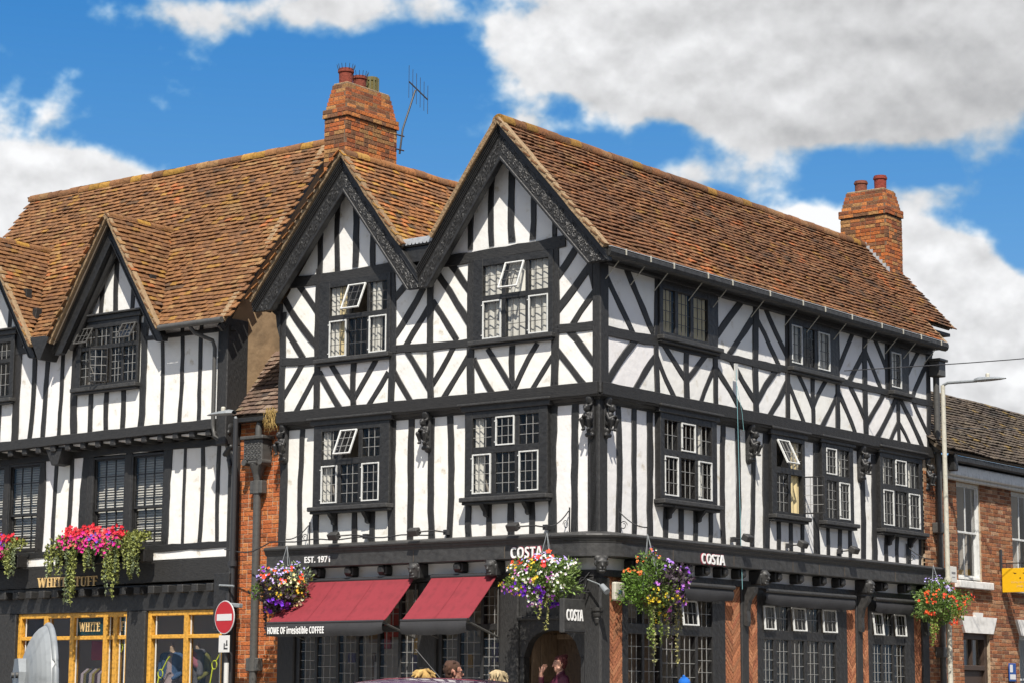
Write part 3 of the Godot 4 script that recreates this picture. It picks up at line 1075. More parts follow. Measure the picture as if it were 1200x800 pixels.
func figure_mesh() -> ArrayMesh:
	# a crouching grotesque on a scrolled block; x across, y up from its foot, z out
	var k := Color(1, 1, 1)
	var B := []
	var add := func(a: Vector3, c: Vector3, r0: float, r1: float): B.append([a, c, r0, r1, k])
	add.call(Vector3(0, .02, .0), Vector3(0, .58, .0), .07, .075)
	add.call(Vector3(0, .02, .03), Vector3(0, .10, .06), .045, .06)
	add.call(Vector3(0, .20, .10), Vector3(0, .34, .12), .062, .055)
	add.call(Vector3(0, .42, .15), Vector3(0, .45, .16), .052, .05)
	add.call(Vector3(0, .43, .205), Vector3(0, .41, .21), .018, .014)
	for s in [-1.0, 1.0]:
		add.call(Vector3(s * .035, .47, .13), Vector3(s * .055, .49, .10), .022, .018)
		add.call(Vector3(s * .06, .35, .10), Vector3(s * .085, .27, .15), .03, .024)
		add.call(Vector3(s * .085, .27, .15), Vector3(s * .02, .31, .21), .024, .022)
		add.call(Vector3(s * .04, .20, .10), Vector3(s * .065, .25, .20), .04, .034)
		add.call(Vector3(s * .065, .25, .20), Vector3(s * .05, .12, .16), .034, .022)
		add.call(Vector3(s * .05, .11, .16), Vector3(s * .05, .10, .20), .022, .018)
	add.call(Vector3(0, .54, .05), Vector3(0, .58, .06), .075, .075)
	add.call(Vector3(-.05, .03, .07), Vector3(.05, .03, .07), .035, .035)
	return sdf_mesh(B, 0.0085, 0.012)

func head_mesh() -> ArrayMesh:
	var k := Color(1, 1, 1)
	var B := [[Vector3(0, .02, .06), Vector3(0, .12, .08), .075, .085, k], [Vector3(0, .06, .165), Vector3(0, .10, .15), .02, .014, k],
		[Vector3(-.05, .125, .14), Vector3(.05, .125, .14), .022, .022, k], [Vector3(-.03, .02, .135), Vector3(.03, .02, .135), .016, .016, k],
		[Vector3(-.03, -.02, .12), Vector3(.03, -.02, .12), .02, .02, k], [Vector3(-.085, .08, .06), Vector3(-.09, .12, .06), .02, .02, k], [Vector3(.085, .08, .06), Vector3(.09, .12, .06), .02, .02, k],
		[Vector3(-.06, .18, .05), Vector3(.06, .18, .05), .05, .05, k]]
	return sdf_mesh(B, 0.009, 0.01)

func chimney(b: Node3D, x0: float, x1: float, z0: float, z1: float, yb: float, ysh: float, ytop: float, single: bool, sd: int, pots: Array):
	# x0<x1, z0>z1 (z0 nearest the camera); shaft to ysh, an oversailing course, then courses stepping in to ytop
	var c := holder(b, "chimney")
	var core := MB.new()
	core.bx(Vector3(x0 + .005, yb - .6, z1 + .005), Vector3(x1 - .005, ysh, z0 - .005))
	var v := ysh
	var lay := [[x0, x1, z0, z1, yb, ysh]]
	var n := int((ytop - ysh) / 0.076)
	for i in n:
		var f := float(i) / maxi(1, n - 1)
		var o := 0.028 if i < 2 else lerpf(0.015, -0.085, f)
		lay.append([x0 - o, x1 + o, z0 + o, z1 - o, v, v + 0.076])
		core.bx(Vector3(x0 - o + .005, v, z1 - o + .005), Vector3(x1 + o - .005, v + .076, z0 + o - .005))
		v += 0.076
	part(c, "mortar_core", core.mesh(), M.chim_mortar)
	var i := 0
	for l in lay:
		var shaft: bool = i == 0
		# faces: +z, +x, -x, -z
		var fz := Transform3D(Basis.IDENTITY, Vector3(0, 0, l[2]))
		var fx := Transform3D(Basis(Vector3(0, 0, -1), Vector3.UP, Vector3(1, 0, 0)), Vector3(l[1], 0, 0))
		var fnx := Transform3D(Basis(Vector3(0, 0, 1), Vector3.UP, Vector3(-1, 0, 0)), Vector3(l[0], 0, 0))
		var fnz := Transform3D(Basis(Vector3(-1, 0, 0), Vector3.UP, Vector3(0, 0, -1)), Vector3(0, 0, l[3]))
		var pal: Array = PAL_CHIM
		brick_face(c, fz, l[0], l[1] - .052, l[4], l[5], pal, sd + i * 4, single, [], 0.215, 0.065, 0.011, 0.05, i)
		brick_face(c, fx, -l[2], -l[3], l[4], l[5], pal, sd + i * 4 + 1, single, [], 0.215, 0.065, 0.011, 0.05, i)
		brick_face(c, fnx, l[3], l[2] - .052, l[4], l[5], pal, sd + i * 4 + 2, false, [], 0.215, 0.065, 0.011, 0.05, i)
		brick_face(c, fnz, -l[1] + .052, -l[0] - .052, l[4], l[5], pal, sd + i * 4 + 3, false, [], 0.215, 0.065, 0.011, 0.05, i)
		i += 1
	var cap := MB.new()
	var ox := 0.10
	cap.bx(Vector3(x0 + ox, v - .02, z1 + ox), Vector3(x1 - ox, v + .03, z0 - ox), Color.WHITE, .01)
	part(c, "flaunching", cap.mesh(), M.verge)
	for p in pots:   # [x, z, r, h, kind]
		var mb := MB.new()
		var r: float = p[2]
		var h: float = p[3]
		mb.lathe(Transform3D(Basis.IDENTITY, Vector3(p[0], v, p[1])), [Vector2(r * .95, 0), Vector2(r, h * .75), Vector2(r * 1.14, h * .78), Vector2(r * 1.14, h * .9), Vector2(r * 1.02, h * .92), Vector2(r * 1.02, h), Vector2(r * .8, h), Vector2(r * .75, h * .5)], 14, p[5])
		var po := part(c, "chimney_pot", mb.mesh(), M.brick)
		if p[4] == 1:
			mb = MB.new()
			for k in 14:
				var t := TAU * k / 14
				var q := Vector3(p[0] + cos(t) * r * 1.05, v + h * .9, p[1] + sin(t) * r * 1.05)
				mb.tube([q, q + Vector3(cos(t) * .03, .10, sin(t) * .03)], 0.006, 4)
			part(c, "bird_guard", mb.mesh(), M.iron)
		elif p[4] == 2:
			mb = MB.new()
			for k in 12:
				var t := TAU * k / 12
				mb.box(Transform3D(Basis(Vector3.UP, -t), Vector3(p[0] + cos(t) * r * 1.12, v + h * .55, p[1] + sin(t) * r * 1.12)), Vector3(.02, h * .8, .03), Color(.12, .11, .05))
			part(c, "cowl", mb.mesh(), M.paint)

func corner_building():
	var b := thing("timber_framed_building", "black and white timber framed corner building with twin carved gables and red awnings", "building", Vector3.ZERO)
	var fu := front_frame(0.0)
	var fl := front_frame(-0.10)
	var ru := right_frame(0.0)
	var rl := right_frame(-0.10)
	# --- upper storey, front
	var W_FU := [[-5.74, -4.17, 7.10, 8.42], [-2.44, -0.86, 7.10, 8.42]]
	framed_wall(b, fu, PackedVector2Array([Vector2(-6.64, 6.2), Vector2(-0.02, 6.2), Vector2(-0.02, 8.15), Vector2(-1.70, 10.25), Vector2(-3.35, 8.12), Vector2(-5.0, 10.2), Vector2(-6.64, 8.1)]), FU, W_FU, 100)
	var wfu := [[[-5.51, -5.13], [-5.08, -4.69], [-4.63, -4.25]], [[-2.25, -1.88], [-1.79, -1.41], [-1.34, -0.96]]]
	for i in 2:
		var h: Array = W_FU[i]
		var tone: Material = M.cream if i == 0 else M.curtain
		leaded_window(b, fu, {"u0": h[0], "u1": h[1], "v0": h[2], "v1": h[3], "cols": wfu[i], "rows": [[7.82, 8.30], [7.12, 7.73]], "front": 0.03, "lead": "dark", "white": [[0, 1], [2, 1]], "tilt": {"1,0": 24.0},
			"curtains": [[h[0] + .1, h[1] - .1, h[2], 8.38, M.curtain, 9.0]] if i == 1 else [[-5.52, -5.34, 7.1, 8.38, M.curtain, 2.0], [-5.34, -5.12, 7.1, 8.38, M.cream, 2.0], [-4.72, -4.40, 7.1, 8.38, M.curtain, 3.0]]})
	beam(b, "bressumer", fu, Vector2(-6.66, 6.18), Vector2(-0.0, 6.18), 0.195, -0.15, 0.06, 61, null, 0.6)
	# --- upper storey, right
	var W_RU := [[1.60, 3.33, 7.20, 8.12], [5.68, 7.43, 7.20, 8.10], [9.40, 10.16, 7.20, 8.08]]
	framed_wall(b, ru, PackedVector2Array([Vector2(0.02, 6.2), Vector2(11.05, 6.2), Vector2(11.05, 8.12), Vector2(0.02, 8.16)]), RU, W_RU, 400)
	leaded_window(b, ru, {"u0": 1.60, "u1": 3.33, "v0": 7.20, "v1": 8.12, "cols": [[1.70, 2.06], [2.16, 2.52], [2.62, 3.03]], "rows": [[7.27, 7.96]], "front": 0.05, "lead": "dark", "curtains": [[1.66, 3.2, 7.2, 8.05, M.cream, 7.0]]})
	leaded_window(b, ru, {"u0": 5.68, "u1": 7.43, "v0": 7.20, "v1": 8.10, "cols": [[5.76, 6.12], [6.21, 6.58], [6.70, 7.11]], "rows": [[7.27, 7.94]], "front": 0.05, "lead": "dark", "white": [[0, 0], [2, 0]], "curtains": [[5.74, 6.2, 7.2, 8.0, M.curtain, 3.0], [6.75, 7.2, 7.2, 8.0, M.curtain, 3.0]]})
	leaded_window(b, ru, {"u0": 9.40, "u1": 10.16, "v0": 7.20, "v1": 8.08, "cols": [[9.47, 9.86]], "rows": [[7.27, 7.94]], "front": 0.05, "lead": "dark", "white": [[0, 0]], "curtains": [[9.45, 9.8, 7.2, 8.0, M.curtain, 3.0]]})
	beam(b, "bressumer", ru, Vector2(0.0, 6.18), Vector2(11.12, 6.18), 0.195, -0.15, 0.06, 62, null, 0.6)
	beam(b, "wall_plate", ru, Vector2(0.06, 8.17), Vector2(11.1, 8.13), 0.14, -0.12, 0.10, 63)
	# corner posts
	var mb := MB.new()
	mb.bx(Vector3(-.12, 6.10, -.20), Vector3(.04, 8.20, .036), Color.WHITE, .018)
	mb.poly(PackedVector2Array([Vector2(-.12, 7.70), Vector2(-.16, 7.85), Vector2(-.21, 8.0), Vector2(-.22, 8.12), Vector2(-.12, 8.12)]), -.05, .03)
	part(b, "corner_post", mb.mesh(), M.wood_v)
	mb = MB.new()
	mb.bx(Vector3(-.27, 4.0, -.28), Vector3(-.045, 6.1, -.05), Color.WHITE, .015)
	part(b, "corner_post", mb.mesh(), M.wood_v)
	mb = MB.new()
	mb.poly(PackedVector2Array([Vector2(-6.62, 7.55), Vector2(-6.69, 7.75), Vector2(-6.72, 7.95), Vector2(-6.86, 8.06), Vector2(-6.86, 8.14), Vector2(-6.6, 8.14)]), -.08, .05)
	part(b, "bracket", mb.mesh(), M.wood_v)
	# --- first floor
	var W_FL := [[-5.83, -4.17, 4.63, 5.99], [-2.60, -0.98, 4.63, 5.99]]
	var wfl := [[[-5.65, -5.30], [-5.22, -4.85], [-4.76, -4.38]], [[-2.45, -2.08], [-1.99, -1.62], [-1.53, -1.15]]]
	framed_wall(b, fl, PackedVector2Array([Vector2(-6.62, 3.98), Vector2(-.05, 3.98), Vector2(-.05, 6.08), Vector2(-6.62, 6.08)]), FL, W_FL, 700)
	for i in 2:
		var h: Array = W_FL[i]
		var cu := [[h[0] + .16, h[0] + .33, 4.65, 5.95, M.curtain, 2.0]]
		leaded_window(b, fl, {"u0": h[0], "u1": h[1], "v0": h[2], "v1": h[3], "cols": wfl[i], "rows": [[5.42, 5.88], [4.68, 5.31]], "front": 0.11, "white": [[0, 1], [2, 1]] if i == 0 else [[0, 1], [1, 0], [2, 1]], "tilt": {"1,0": 24.0} if i == 0 else {}, "hood": true, "curtains": cu})
	var W_RL := [[1.66, 3.34, 4.62, 5.99], [5.14, 6.28, 4.62, 5.98], [6.88, 8.03, 4.62, 6.0], [9.02, 10.73, 4.62, 6.02]]
	framed_wall(b, rl, PackedVector2Array([Vector2(.05, 3.98), Vector2(11.05, 3.98), Vector2(11.05, 6.08), Vector2(.05, 6.08)]), RL, W_RL, 900)
	leaded_window(b, rl, {"u0": 1.66, "u1": 3.34, "v0": 4.62, "v1": 5.99, "cols": [[1.78, 2.18], [2.28, 2.69], [2.78, 3.18]], "rows": [[5.42, 5.88], [4.68, 5.31]], "front": 0.11, "white": [[0, 1], [1, 0], [2, 1]], "hood": true, "curtains": [[2.80, 3.0, 4.65, 5.95, M.curtain, 2.0]]})
	leaded_window(b, rl, {"u0": 5.14, "u1": 6.28, "v0": 4.62, "v1": 5.98, "cols": [[5.31, 5.71], [5.80, 6.18]], "rows": [[5.44, 5.90], [4.68, 5.33]], "front": 0.08, "tilt": {"0,0": 26.0}, "swing": {"1,1": 105.0}, "hood": true, "curtains": [[5.9, 6.2, 4.65, 5.95, M.cream, 2.0]]})
	leaded_window(b, rl, {"u0": 6.88, "u1": 8.03, "v0": 4.62, "v1": 6.0, "cols": [[7.04, 7.42], [7.51, 7.88]], "rows": [[5.45, 5.92], [4.68, 5.34]], "front": 0.08, "white": [[0, 0], [1, 1]], "hood": true, "curtains": [[7.5, 7.68, 4.65, 5.95, M.curtain, 2.0]]})
	leaded_window(b, rl, {"u0": 9.02, "u1": 10.73, "v0": 4.62, "v1": 6.02, "cols": [[9.13, 9.54], [9.64, 10.07], [10.16, 10.60]], "rows": [[5.45, 5.93], [4.68, 5.34]], "front": 0.10, "white": [[0, 1], [1, 0], [2, 1]], "hood": true, "curtains": [[9.15, 9.32, 5.45, 5.95, M.curtain, 2.0], [10.2, 10.36, 4.65, 5.95, M.curtain, 2.0]]})
	# coving under the jetty, carved figures
	var cov := [Vector2(-.30, 6.02), Vector2(-.30, 6.085), Vector2(.045, 6.085), Vector2(.03, 6.06), Vector2(-.02, 6.05), Vector2(-.045, 6.015), Vector2(-.075, 6.0), Vector2(-.085, 5.975), Vector2(-.30, 5.975)]
	sweep(b, "coving", [cov[1], cov[2], cov[3], cov[4], cov[5], cov[6], cov[7], cov[8]], -6.62, -11.05, M.black, 0.05)
	var fig := figure_mesh()
	for u in [-6.56, -3.42, -0.20]: part(b, "carved_bracket", fig, M.black, Transform3D(Basis.IDENTITY, Vector3(u, 5.45, -.09)))
	for u in [0.24, 4.48, 8.38, 10.97]: part(b, "carved_bracket", fig, M.black, Transform3D(right_frame(0).basis, Vector3(-.09, 5.45, -u)))
	for q in [[fl, -4.98 - .42], [fl, -4.66], [fl, -2.21], [fl, -1.39], [rl, 1.98], [rl, 2.86], [rl, 9.42], [rl, 10.27]]:
		mb = MB.new()
		mb.poly(PackedVector2Array([Vector2(0, 4.32), Vector2(.05, 4.34), Vector2(.06, 4.40), Vector2(.13, 4.47), Vector2(.16, 4.515), Vector2(0, 4.515)]), -.035, .035, Color.WHITE, Transform3D(Basis(Vector3(0, 0, 1), Vector3(0, 1, 0), Vector3(-1, 0, 0)), Vector3.ZERO))
		part(b, "sill_bracket", mb.mesh(), M.black, q[0] * Transform3D(Basis.IDENTITY, Vector3(q[1], 0, 0.03)))
	# --- roofs
	var roof := holder(b, "roof")
	tiled_slope(roof, slope_frame(Vector3(.35, 8.26, .34), Vector3(0, 0, -1), Vector3(-2.05, 2.27, 0)), PackedVector2Array([Vector2(0, 0), Vector2(11.35, 0), Vector2(11.45, .68), Vector2(12.66, .68), Vector2(12.66, 3.06), Vector2(0, 3.06)]), PAL_MAIN, 21, 230)
	tiled_slope(roof, slope_frame(Vector3(-3.04, 8.78, -12.3), Vector3(0, 0, 1), Vector3(1.34, 1.75, 0)), PackedVector2Array([Vector2(0, 0), Vector2(12.62, 0), Vector2(12.62, 2.19), Vector2(0, 2.19)]), PAL_MAIN, 22)
	tiled_slope(roof, slope_frame(Vector3(-3.64, 8.74, .34), Vector3(0, 0, -1), Vector3(-1.36, 1.74, 0)), PackedVector2Array([Vector2(0, 0), Vector2(4.2, 0), Vector2(4.2, 2.19), Vector2(0, 2.19)]), PAL_GABLE, 23, 70)
	tiled_slope(roof, slope_frame(Vector3(-7.02, 8.18, -3.9), Vector3(0, 0, 1), Vector3(2.02, 2.32, 0)), PackedVector2Array([Vector2(0, 0), Vector2(4.26, 0), Vector2(4.26, 3.05), Vector2(0, 3.05)]), PAL_GABLE, 24)
	ridge_tiles(roof, Vector3(-1.70, 10.52, .36), Vector3(-1.70, 10.50, -12.36), .125, PAL_MAIN, 31)
	ridge_tiles(roof, Vector3(-5.0, 10.46, .36), Vector3(-5.0, 10.46, -3.9), .115, PAL_GABLE, 33)
	# mortared verges
	for e in [[Vector2(-1.70, 10.56), Vector2(.36, 8.27)], [Vector2(-1.70, 10.56), Vector2(-3.04, 8.82)], [Vector2(-5.0, 10.50), Vector2(-3.65, 8.77)], [Vector2(-5.0, 10.50), Vector2(-7.02, 8.19)]]:
		var t := timber(e[0], e[1], .085, .30, .41, int(e[1].x * 100), 1.6)
		part(roof, "verge", t[0].mesh(), M.verge)
	for e in [[Vector2(-1.70, 10.54), Vector2(-.12, 8.79), -12.40], [Vector2(-.10, 8.76), Vector2(.36, 8.26), -11.14]]:
		part(roof, "verge", timber(e[0], e[1], .07, e[2] - .05, e[2] + .05, 77, 1.0)[0].mesh(), M.verge)
	# end of the long roof
	mb = MB.new()
	mb.bx(Vector3(-3.2, 6.2, -11.15), Vector3(-.02, 8.3, -11.04))
	part(b, "end_wall", mb.mesh(), M.render)
	mb = MB.new()
	mb.poly(PackedVector2Array([Vector2(-3.2, 8.0), Vector2(.0, 8.0), Vector2(.05, 8.45), Vector2(-1.7, 10.36), Vector2(-3.0, 8.7)]), -11.25, -11.16)
	mb.bx(Vector3(-.5, 8.60, -12.32), Vector3(-.12, 8.66, -11.3))
	part(b, "gable_end", mb.mesh(), M.wood_v)
	mb = MB.new()
	mb.poly(PackedVector2Array([Vector2(-6.6, 4.0), Vector2(-3.3, 4.0), Vector2(-3.3, 8.6), Vector2(-5, 10.3), Vector2(-6.6, 8.4)]), -3.95, -3.85)
	mb.bx(Vector3(-6.62, 0, -3.9), Vector3(-6.52, 8.2, -.12))
	part(b, "flank_wall", mb.mesh(), M.render)
	mb = MB.new()
	mb.bx(Vector3(-3.42, 3.9, -11.05), Vector3(-3.32, 8.65, -.15))
	mb.bx(Vector3(-6.5, 3.9, -3.9), Vector3(-.14, 3.94, -.14)); mb.bx(Vector3(-3.4, 3.9, -11.0), Vector3(-.14, 3.94, -3.9))
	part(b, "inner_wall", mb.mesh(), M.render)
	# valley between the gables
	mb = MB.new()
	mb.bx(Vector3(-3.66, 8.46, -.1), Vector3(-3.04, 8.72, .29), Color.WHITE, .01)
	mb.bx(Vector3(-3.70, 8.72, -.1), Vector3(-3.0, 8.75, .33), Color.WHITE, .01)
	part(b, "valley_box", mb.mesh(), M.black)
	mb = MB.new()
	var sc := PackedVector2Array([Vector2(-3.70, 8.85), Vector2(-3.70, 8.775)])
	for i in 9:
		var u := -3.70 + .0777 * i
		sc.append(Vector2(u + .015, 8.745)); sc.append(Vector2(u + .06, 8.745)); sc.append(Vector2(u + .0777, 8.775))
	sc.append(Vector2(-3.0, 8.85))
	mb.poly(sc, .335, .345)
	mb.bx(Vector3(-3.68, 8.84, -1.5), Vector3(-3.02, 8.852, .34))
	part(b, "lead_flashing", mb.mesh(), M.leadsheet)
	bargeboard(b, -1.70, 10.50, .36, 8.22, .60, 8.06, .30, 1)
	bargeboard(b, -1.70, 10.50, -3.352, 8.36, .60, 8.03, .30, 2)
	bargeboard(b, -5.0, 10.42, -3.348, 8.29, .60, 8.03, .30, 3)
	bargeboard(b, -5.0, 10.42, -7.0, 8.14, .60, 8.0, .30, 4)
	# soffits behind the boards
	for e in [[Vector2(-1.70, 10.42), Vector2(.36, 8.12)], [Vector2(-1.70, 10.42), Vector2(-3.30, 8.34)], [Vector2(-5.0, 10.35), Vector2(-3.40, 8.32)], [Vector2(-5.0, 10.35), Vector2(-7.0, 8.06)]]:
		beam(b, "soffit", fu, e[0], e[1], .06, -.1, .22, 9, M.black, 0.0)
	# gutter along the right eaves, rods that stay it
	mb = MB.new()
	var gp := [Vector2(.27, 8.14), Vector2(.27, 8.235), Vector2(.275, 8.245), Vector2(.39, 8.245), Vector2(.41, 8.265), Vector2(.425, 8.245), Vector2(.425, 8.19), Vector2(.40, 8.14), Vector2(.35, 8.12)]
	var gpp := PackedVector2Array()
	for q in gp: gpp.append(q)
	mb.poly(gpp, -.30, 11.12, Color.WHITE, Transform3D(Basis(Vector3(1, 0, 0), Vector3(0, 1, 0), Vector3(0, 0, -1)), Vector3.ZERO))
	part(b, "gutter", mb.mesh(), M.fascia)
	mb = MB.new()
	mb.bx(Vector3(.375, 8.266, -11.1), Vector3(.427, 8.276, .3), Color.WHITE)
	part(b, "gutter_lip", mb.mesh(), M.leadsheet)
	mb = MB.new()
	mb.bx(Vector3(-.02, 8.15, -11.08), Vector3(.29, 8.19, .18))
	part(b, "eaves_soffit", mb.mesh(), M.black)
	for u in [.10, .78, 1.44, 2.45, 3.20, 4.40, 5.51, 6.29, 7.26, 8.39, 9.23, 9.96, 10.8]:
		mb = MB.new()
		mb.tube([Vector3(.40, 8.23, -u), Vector3(.34, 8.17, -u), Vector3(.06, 7.86, -u + .03)], .008, 5)
		mb.bx(Vector3(.40, 8.19, -u - .012), Vector3(.435, 8.285, -u + .012))
		part(b, "gutter_stay", mb.mesh(), M.cream_paint)
	chimney(b, -5.98, -5.46, -.28, -1.60, 9.3, 11.36, 11.98, true, 51, [[-5.72, -.52, .125, .30, 1, Color(.22, .05, .028)], [-5.72, -.88, .12, .25, 1, Color(.20, .05, .03)], [-5.72, -1.20, .11, .30, 2, Color(.16, .13, .04)]])
	chimney(b, -2.17, -1.13, -11.67, -12.34, 9.8, 11.12, 11.66, false, 52, [[-1.86, -12.0, .125, .28, 0, Color(.20, .07, .04)], [-1.42, -12.0, .125, .33, 0, Color(.24, .045, .03)]])
	# lead where the far stack meets the tiles
	mb = MB.new()
	for i in 8:
		var x := -1.66 + i * .07
		var y := 10.52 - (x + 1.7) * 1.12
		mb.bx(Vector3(x, y - .06, -11.70), Vector3(x + .075, y + .10, -11.655))
	part(b, "stepped_flashing", mb.mesh(), M.leadsheet)
	ground_floor(b)

func ground_floor(b: Node3D):
	var mb: MB
	sweep(b, "cornice", [Vector2(-.15, 4.03), Vector2(-.06, 4.025), Vector2(.28, 3.975), Vector2(.32, 3.96), Vector2(.33, 3.94), Vector2(.32, 3.915), Vector2(.30, 3.905), Vector2(.29, 3.87), Vector2(.28, 3.86), Vector2(.27, 3.83), Vector2(-.15, 3.83)], -6.62, -11.1, M.fascia)
	sweep(b, "fascia_board", [Vector2(-.15, 3.828), Vector2(.265, 3.828), Vector2(.265, 3.63), Vector2(.25, 3.62), Vector2(-.15, 3.62)], -6.60, -11.08, M.fascia)
	for u in [-5.2, -3.42, -1.6]:
		mb = MB.new()
		mb.bx(Vector3(u, 3.64, .26), Vector3(u + .008, 3.82, .268))
		part(b, "board_joint", mb.mesh(), M.dark)
	for u in [1.6, 3.4, 5.3, 6.2, 7.1, 9.0]:
		mb = MB.new()
		mb.bx(Vector3(.26, 3.64, -u - .01), Vector3(.268, 3.82, -u))
		part(b, "board_joint", mb.mesh(), M.dark)
	# frieze of joist ends with plaster between
	sweep(b, "frieze", [Vector2(-.15, 3.615), Vector2(.012, 3.615), Vector2(.012, 3.44), Vector2(-.15, 3.44)], -6.58, -11.0, M.plaster)
	sweep(b, "lintel_beam", [Vector2(-.15, 3.438), Vector2(.06, 3.438), Vector2(.06, 3.34), Vector2(-.15, 3.33)], -6.58, -11.0, M.black)
	for u in [-6.3, -5.58, -4.85, -4.14, -2.58, -1.25, -.62]: joist(b, front_frame(0), u)
	for u in [.7, 1.2, 1.68, 2.18, 2.70, 3.24, 3.8, 4.96, 5.69, 6.48, 7.15, 8.74, 9.64, 10.4]: joist(b, right_frame(0), u)
	var hm := head_mesh()
	for q in [[front_frame(0), -3.42], [front_frame(0), -1.88], [right_frame(0), 4.39], [right_frame(0), 8.04]]:
		var hb := holder(b, "head_corbel", q[0] * Transform3D(Basis.IDENTITY, Vector3(q[1], 3.40, 0)))
		mb = MB.new()
		mb.bx(Vector3(-.11, -.02, 0), Vector3(.11, .215, .24), Color.WHITE, .015)
		part(hb, "block", mb.mesh(), M.black)
		part(hb, "carved_face", hm, M.fascia, Transform3D(Basis.IDENTITY, Vector3(0, .02, .17)))
	var hc := holder(b, "head_corbel", Transform3D(Basis(Vector3.UP, PI / 4), Vector3(-.06, 3.40, -.06)))
	part(hc, "carved_face", hm, M.fascia, Transform3D(Basis.IDENTITY, Vector3(0, .02, .14)))
	# --- front shopfront
	var f0 := front_frame(0)
	for q in [[-6.56, -6.17, .02], [-3.50, -3.14, .03], [-1.86, -1.50, .05]]:
		mb = MB.new()
		mb.bx(Vector3(q[0], .12, -.2), Vector3(q[1], 3.335, q[2]), Color.WHITE, .02)
		mb.bx(Vector3(q[0] - .03, .12, -.2), Vector3(q[1] + .03, .55, q[2] + .04), Color.WHITE, .015)
		part(b, "shop_post", mb.mesh(), M.wood_v)
	leaded_window(b, front_frame(-.06), {"u0": -6.17, "u1": -3.50, "v0": .85, "v1": 3.335, "cols": [[-6.08, -5.76], [-5.70, -5.29], [-5.23, -4.86], [-4.80, -4.41], [-4.35, -3.97], [-3.91, -3.56]], "rows": [[2.66, 3.22], [.92, 2.56]], "front": .03, "lead": "light"})
	leaded_window(b, front_frame(-.06), {"u0": -3.14, "u1": -1.86, "v0": .85, "v1": 3.335, "cols": [[-3.06, -2.76], [-2.70, -2.30], [-2.24, -1.93]], "rows": [[2.66, 3.22], [.92, 2.56]], "front": .03, "lead": "light"})
	mb = MB.new()
	mb.bx(Vector3(-6.2, .12, -.2), Vector3(-1.86, .735, -.02), Color.WHITE, .01)
	part(b, "stall_riser", mb.mesh(), M.black)
	# things behind the glass: shelves, jars, menus
	r_seed(77)
	for i in 26:
		mb = MB.new()
		var u := rng.randf_range(-6.0, -2.0)
		var col: Color = [Color(.16, .10, .05), Color(.30, .05, .04), Color(.4, .38, .34), Color(.5, .3, .05), Color(.10, .07, .12), Color(.22, .20, .18)][i % 6]
		var y := rng.randf_range(1.5, 2.5)
		var hh := rng.randf_range(.12, .5)
		mb.bx(Vector3(u, y, -.75), Vector3(u + rng.randf_range(.06, .25), y + hh, -.7), col, .005)
		part(b, "shop_display", mb.mesh(), M.paint)
	# doorway with a four-centred arch
	mb = MB.new()
	var arch := PackedVector2Array([Vector2(-1.50, 3.335), Vector2(-1.50, 2.14)])
	for i in 13:
		var t := float(i) / 12
		var x := lerpf(-1.42, -.36, t)
		var s := absf(t - .5) * 2
		arch.append(Vector2(x, 2.14 + .40 * pow(maxf(0.0, 1.0 - pow(s, 2.6)), .62)))
	arch.append(Vector2(-.28, 2.14)); arch.append(Vector2(-.28, 3.335))
	mb.poly(arch, -.16, .0)
	part(b, "door_arch", mb.mesh(), M.wood_v)
	mb = MB.new()
	mb.bx(Vector3(-1.5, .3, -.16), Vector3(-1.42, 2.14, .0), Color.WHITE, .01); mb.bx(Vector3(-.36, .3, -.16), Vector3(-.28, 2.14, .0), Color.WHITE, .01)
	mb.bx(Vector3(-1.5, 2.70, .0), Vector3(-.28, 2.76, .05), Color.WHITE, .012)
	part(b, "door_jamb", mb.mesh(), M.wood_v)
	mb = MB.new()
	mb.bx(Vector3(-1.5, .12, -1.2), Vector3(-.28, .30, .25), Color.WHITE, .01)
	part(b, "door_step", mb.mesh(), M.stone)
	var dl := holder(b, "door", Transform3D(Basis(Vector3.UP, deg_to_rad(62)), Vector3(-1.40, .3, -.18)))
	mb = MB.new()
	mb.bx(Vector3(0, 0, -.05), Vector3(.45, 2.25, 0), Color.WHITE, .008)
	part(dl, "leaf", mb.mesh(), M.door)
	for i in 3:
		mb = MB.new()
		mb.bx(Vector3(.01 + .145 * i, .05, .0), Vector3(.145 + .145 * i, 1.45, .014), Color(1.2, 1.2, 1.2), .006)
		mb.bx(Vector3(.01 + .145 * i, 1.55, .0), Vector3(.145 + .145 * i, 2.2, .014), Color(1.2, 1.2, 1.2), .006)
		part(dl, "plank", mb.mesh(), M.door)
	mb = MB.new()
	mb.bx(Vector3(-1.45, .3, -.576), Vector3(-.2, 2.7, -.566), Color(.6, .55, .5)); mb.bx(Vector3(-1.5, .3, -1.6), Vector3(-1.45, 2.7, -.16)); mb.bx(Vector3(-.25, .3, -1.6), Vector3(-.2, 2.7, -.3)); mb.bx(Vector3(-1.5, 2.7, -1.6), Vector3(-.2, 2.75, -.16))  # dark partition added close behind the door; the opening's shade is in its colour
	part(b, "lobby", mb.mesh(), M.door)
	mb = MB.new()
	mb.bx(Vector3(-.66, .3, -.5), Vector3(-.58, 2.5, -.42), Color(1.4, 1.35, 1.3), .008); mb.bx(Vector3(-1.1, 2.42, -.5), Vector3(-.3, 2.5, -.42), Color(1.4, 1.35, 1.3), .008)
	part(b, "inner_door_frame", mb.mesh(), M.door)
	mb = MB.new()
	mb.lathe(Transform3D(Basis(Vector3.RIGHT, PI / 2), Vector3(-.50, 2.03, -.46)), [Vector2(0, .012), Vector2(.085, .012), Vector2(.085, 0)], 20, Color(.03, .13, .36))
	mb.bx(Vector3(-.515, 1.99, -.449), Vector3(-.485, 2.07, -.444), Color(.6, .65, .7))
	part(b, "door_sticker", mb.mesh(), M.paint)
	# corner post with its turned console
	mb = MB.new()
